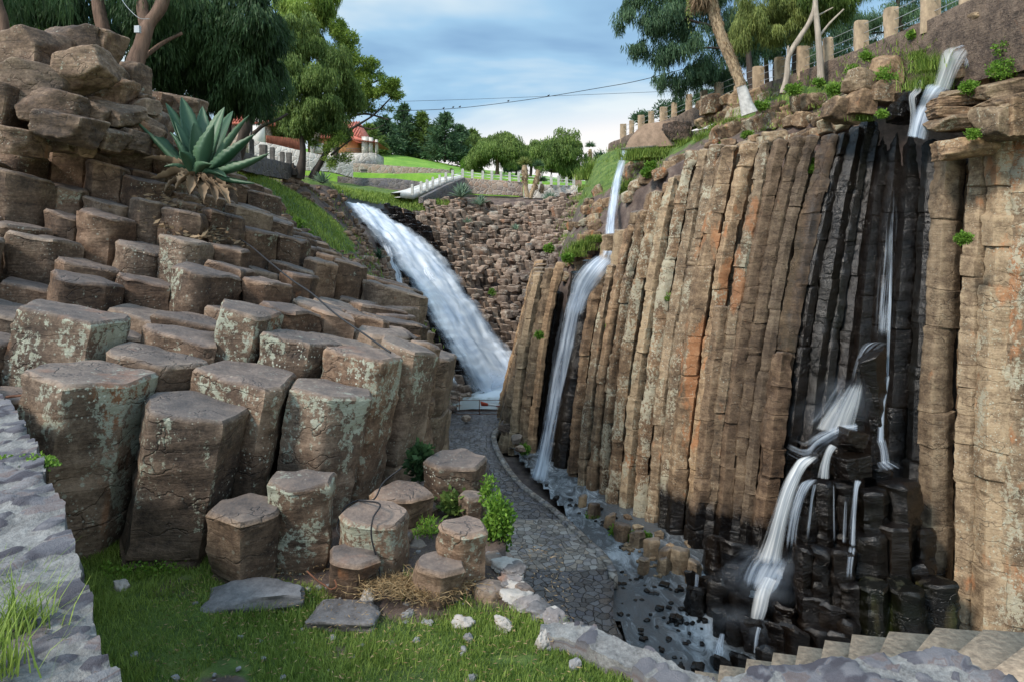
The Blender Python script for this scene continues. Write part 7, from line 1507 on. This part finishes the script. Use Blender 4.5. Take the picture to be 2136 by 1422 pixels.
def rosette(px, py, D, rpx, n, label, mat='agave_small', seed=0, flat=.35, wf=.09, up=1.0):
    c = P(px, py, D); R_ = rpx/F*D; rs = np.random.RandomState(seed+int(px)); mb = MB()
    for k in range(n):
        th = rs.uniform(0, 6.283); el = rs.uniform(.1, 1.45); L = R_*rs.uniform(.85, 1.15); tip = c+np.array([math.cos(th)*math.cos(el)*L, math.sin(th)*math.cos(el)*L, math.sin(el)*L*up]); agave_leaf(mb, c, tip, R_*wf*2, .03, seed=k+seed, curl=.2, teeth=0)
    return tag(mb.build('agave', M[mat], smooth=180), label, 'agave')
rosette(673,383,31.2,26,44,'pale spiky agave below the two-trunked tree on the bank')
rosette(962,412,55.5,30,60,'largest spiky agave on the far slope below the ramp')
rosette(1002,428,55,22,50,'spiky agave just right of the largest one on the far slope')
rosette(1146,420,57,20,46,'spiky agave below the pale wall right of the yuccas')
rosette(975,465,52.5,12,30,'small pale agave below the big pair on the far slope',seed=3)
rosette(1076,480,50.5,14,30,'small agave lower on the far slope, centre',seed=4)
rosette(790,540,40.5,22,36,'dark spiky agave at the left edge of the big waterfall',mat='agave',seed=5)
# ================================================================== SMALL PLANTS
HB = [(1228,368,44,26,'grassy clump at the left shoulder of the right hilltop',1),(1245,352,44,24,'second grassy clump on the left shoulder of the right hilltop',1),(1330,326,34.6,30,'fresh grass under the stone channel, left',1),(1365,322,34,26,'fresh grass under the stone channel, right',1),(1320,385,34,22,'grassy cushion right of the thin waterfall head',1),(1300,400,34,18,'low grass right of the thin waterfall head',1),
  (1350,362,29,18,'dark green bush on the cliff rim near the thin waterfall',0),(1358,348,29.5,14,'small bush above the dark one on the cliff rim',0),(1405,625,24.5,26,'bright green clump growing from a crack in mid cliff',0),(1185,540,32,16,'green bush at the foot of the far buttress top',0),(1215,515,33,26,'moss-green grassy streak left of the thin waterfall ledge',1),(1240,500,33,18,'upper grassy streak left of the thin waterfall',1),(1195,530,32.5,20,'lower grassy tongue on the buttress top',1),(1145,520,36,14,'small bush on the far buttress',0),(1282,520,31,12,'leafy sprig right of the thin waterfall step',0),
  (1500,268,30,20,'grass on the rim left of the leaning yucca',1),(1530,258,28,20,'second grass patch left of the leaning yucca',1),(1440,300,33,22,'grass beside the stone channel',1),(1475,290,31,22,'grass between channel and leaning yucca',1),(1590,222,25.5,20,'small herb right of the whitewashed foot',0),(1655,190,24.5,24,'small bush at the foot of the slim leaning tree',0),(1708,175,23.5,14,'herb near the grey-trunked tree',0),(1740,190,23,22,'trailing green herb on the crest',0),(1745,215,22.6,18,'lower trailing herb on the crest',0),
  (1780,150,22.5,24,'green herb under the fence wall, left',0),(1810,120,22,20,'green herb on the fence wall',0),(1855,160,20.2,40,'bushy herb left of the upper waterfall',0),(1800,248,20.6,18,'fern tuft above the mossy column',1),(1690,355,22.2,14,'yellow-green sprig on the dark columns near the top',0),(1700,340,22.4,10,'tiny sprig above the yellow-green one',0),
  (1945,138,18.9,42,'tall bright grass clump left of the upper waterfall, top',1),(1936,176,18.8,40,'tall bright grass clump hanging left of the upper waterfall',1),(1920,118,20.2,22,'grass at the foot of the fence wall',1),(1905,75,20.5,14,'small herb on the fence wall above the upper waterfall',0),(2090,150,17.2,44,'lush green plants right of the upper waterfall, lower',0),(2105,105,17.4,48,'lush green plants right of the upper waterfall, upper',0),(2128,72,17.6,36,'herbs under the top right wall',0),(2022,186,17.5,26,'green herb on the ledge slabs right of the falls',0),(2028,283,17.1,18,'fern in the crack under the ledge slabs',0),(2010,500,16.9,22,'wispy flowering plant hanging in the crevice',0),
  (1840,240,19.6,12,'herb by the wet column tops',0),(1725,240,22.6,16,'moss clump at the crest blocks',0),(1560,285,25.8,16,'herb between the crest blocks',0),(1510,300,26.5,12,'small herb between crest blocks, left',0),
  (1290,1112,22.2,26,'low green plants at the cliff foot, centre',0),(1320,1122,21.8,22,'low green plants at the cliff foot, right',0),(1235,1080,23.5,18,'green tuft at the cliff foot, left',0),(1350,1120,21.6,14,'small plant among the cliff foot stumps',0),(1092,938,29.5,16,'dark green tuft at the foot of the buttress',0),(1085,862,34,12,'green tuft by the mesh fence end',0),(1938,1308,16.6,14,'yellow-green moss tuft by the last mossy block',0),
  (1270,680,27.2,8,'sprig in the columns right of the thin waterfall',0),(1385,800,24.3,8,'small sprig low on the cliff',0),(1125,700,29.6,8,'small sprig on the buttress face',0),
  (640,500,23,26,'white-flowered herb clump on the left bank',0),(620,470,23,22,'leafy herb at the edge of the grassy bank',0),(668,540,24,22,'herb among stones of the left bank',0),(760,560,33,18,'green herb patch above the left mound, middle',0),(790,600,31,22,'white-flowered herb at the brink by the big fall',0),(700,500,28,24,'weedy patch on the bank slope',0),(730,590,26,20,'weedy patch near the left mound crest',0),(1030,610,46,10,'small bush on the far columns right of the big fall',0),
  (300,395,14.5,18,'few green blades beside the agave litter',1)]
for k, (px, py, D, s, lab, gr) in enumerate(HB):
    w_ = s/F*D*1.4
    if gr: herb('grass_clump', px, py+s*.3, D, w_*1.5, s/F*D*.95, int(500), 'blade', lab, seed=k, grassy=True, leafW=.02*D/20, cat='grass clump')
    else: herb('herb', px, py+s*.35, D, w_, s/F*D*.9, int(520), 'leaf_bright', lab, leafL=.055*D/20+.02, leafW=.035*D/20+.01, seed=k, stems=False)
# grass and weeds covering the banks
rs = np.random.RandomState(33); mb = MB()
def scatter_bank(n, xr, yr, cond, h, w_):
    x = rs.uniform(*xr, n); y = rs.uniform(*yr, n); z = surf(x, y); V_ = np.column_stack([x, y, z]); k = cond(V_) ; V_ = V_[k]; V_[:, 2] -= .12; blade_field(mb, V_, h*rs.uniform(.5, 1.4, len(V_)), w_, rs, np.clip(.6+.35*vn(V_*1.3, 3)+.2*rs.normal(size=len(V_)), 0, 1), .8)
scatter_bank(30000, (-14, -4), (19, 36), lambda V_: land_attr(V_)['grass']+.5*vn(V_*1.5, 4) > .62, .16, .03)
scatter_bank(9000, (-12, -3), (22, 40), lambda V_: (land_attr(V_)['wet'] < .1) & (vn(V_*1.1, 14)+.5*vn(V_*3, 15) > .18), .16, .03)
scatter_bank(14000, (-16, -4), (46, 58), lambda V_: land_attr(V_)['grass'] > .6, .25, .07)
tag(mb.build('bank_grass', M['blade']), kind='stuff')
mb = MB(); rs = np.random.RandomState(44)
for i in range(1500):
    x = rs.uniform(-13, -3); y = rs.uniform(19, 45); z = float(surf(x, y)[0]); q = pix((x, y, z))
    if not (540 < q[0] < 860 and 370 < q[1] < 680) or x > bxl(y)-.4 or any(inpoly(q[0], q[1], pl_) for pl_ in grass_px): continue
    if z < -6: continue
    s = rs.uniform(.05, .30)*rs.uniform(.6, 1); V, Q = boulder((x, y, z-.08), (s*1.5, s, s*.8), i, n=5, rough=.12); mb.add(V, Q, None, {'lich': rs.uniform(0, .7), 'dark': rs.choice([0, .5])})
tag(mb.build('scree', M['rock_left'], smooth=34), kind='stuff')
mb = MB(); m_ = (gatt > .3)&(jj_h < 38); idx = np.nonzero(m_)[0]; idx = rs.choice(idx, 26000); Vb = V_h[idx]+rs.normal(size=(26000, 3))*np.array([.35, .35, .0]); ok = vn(Vb*.9, 12)+(gatt[idx]-.55)*1.2+.3*vn(Vb*3, 5) > .05; Vb = Vb[ok]
blade_field(mb, Vb, .18*rs.uniform(.5, 1.4, len(Vb)), .03, rs, np.clip(.55+.3*vn(Vb, 3)+.2*rs.normal(size=len(Vb)), 0, 1), .8)
tag(mb.build('hilltop_grass', M['blade']), kind='stuff')
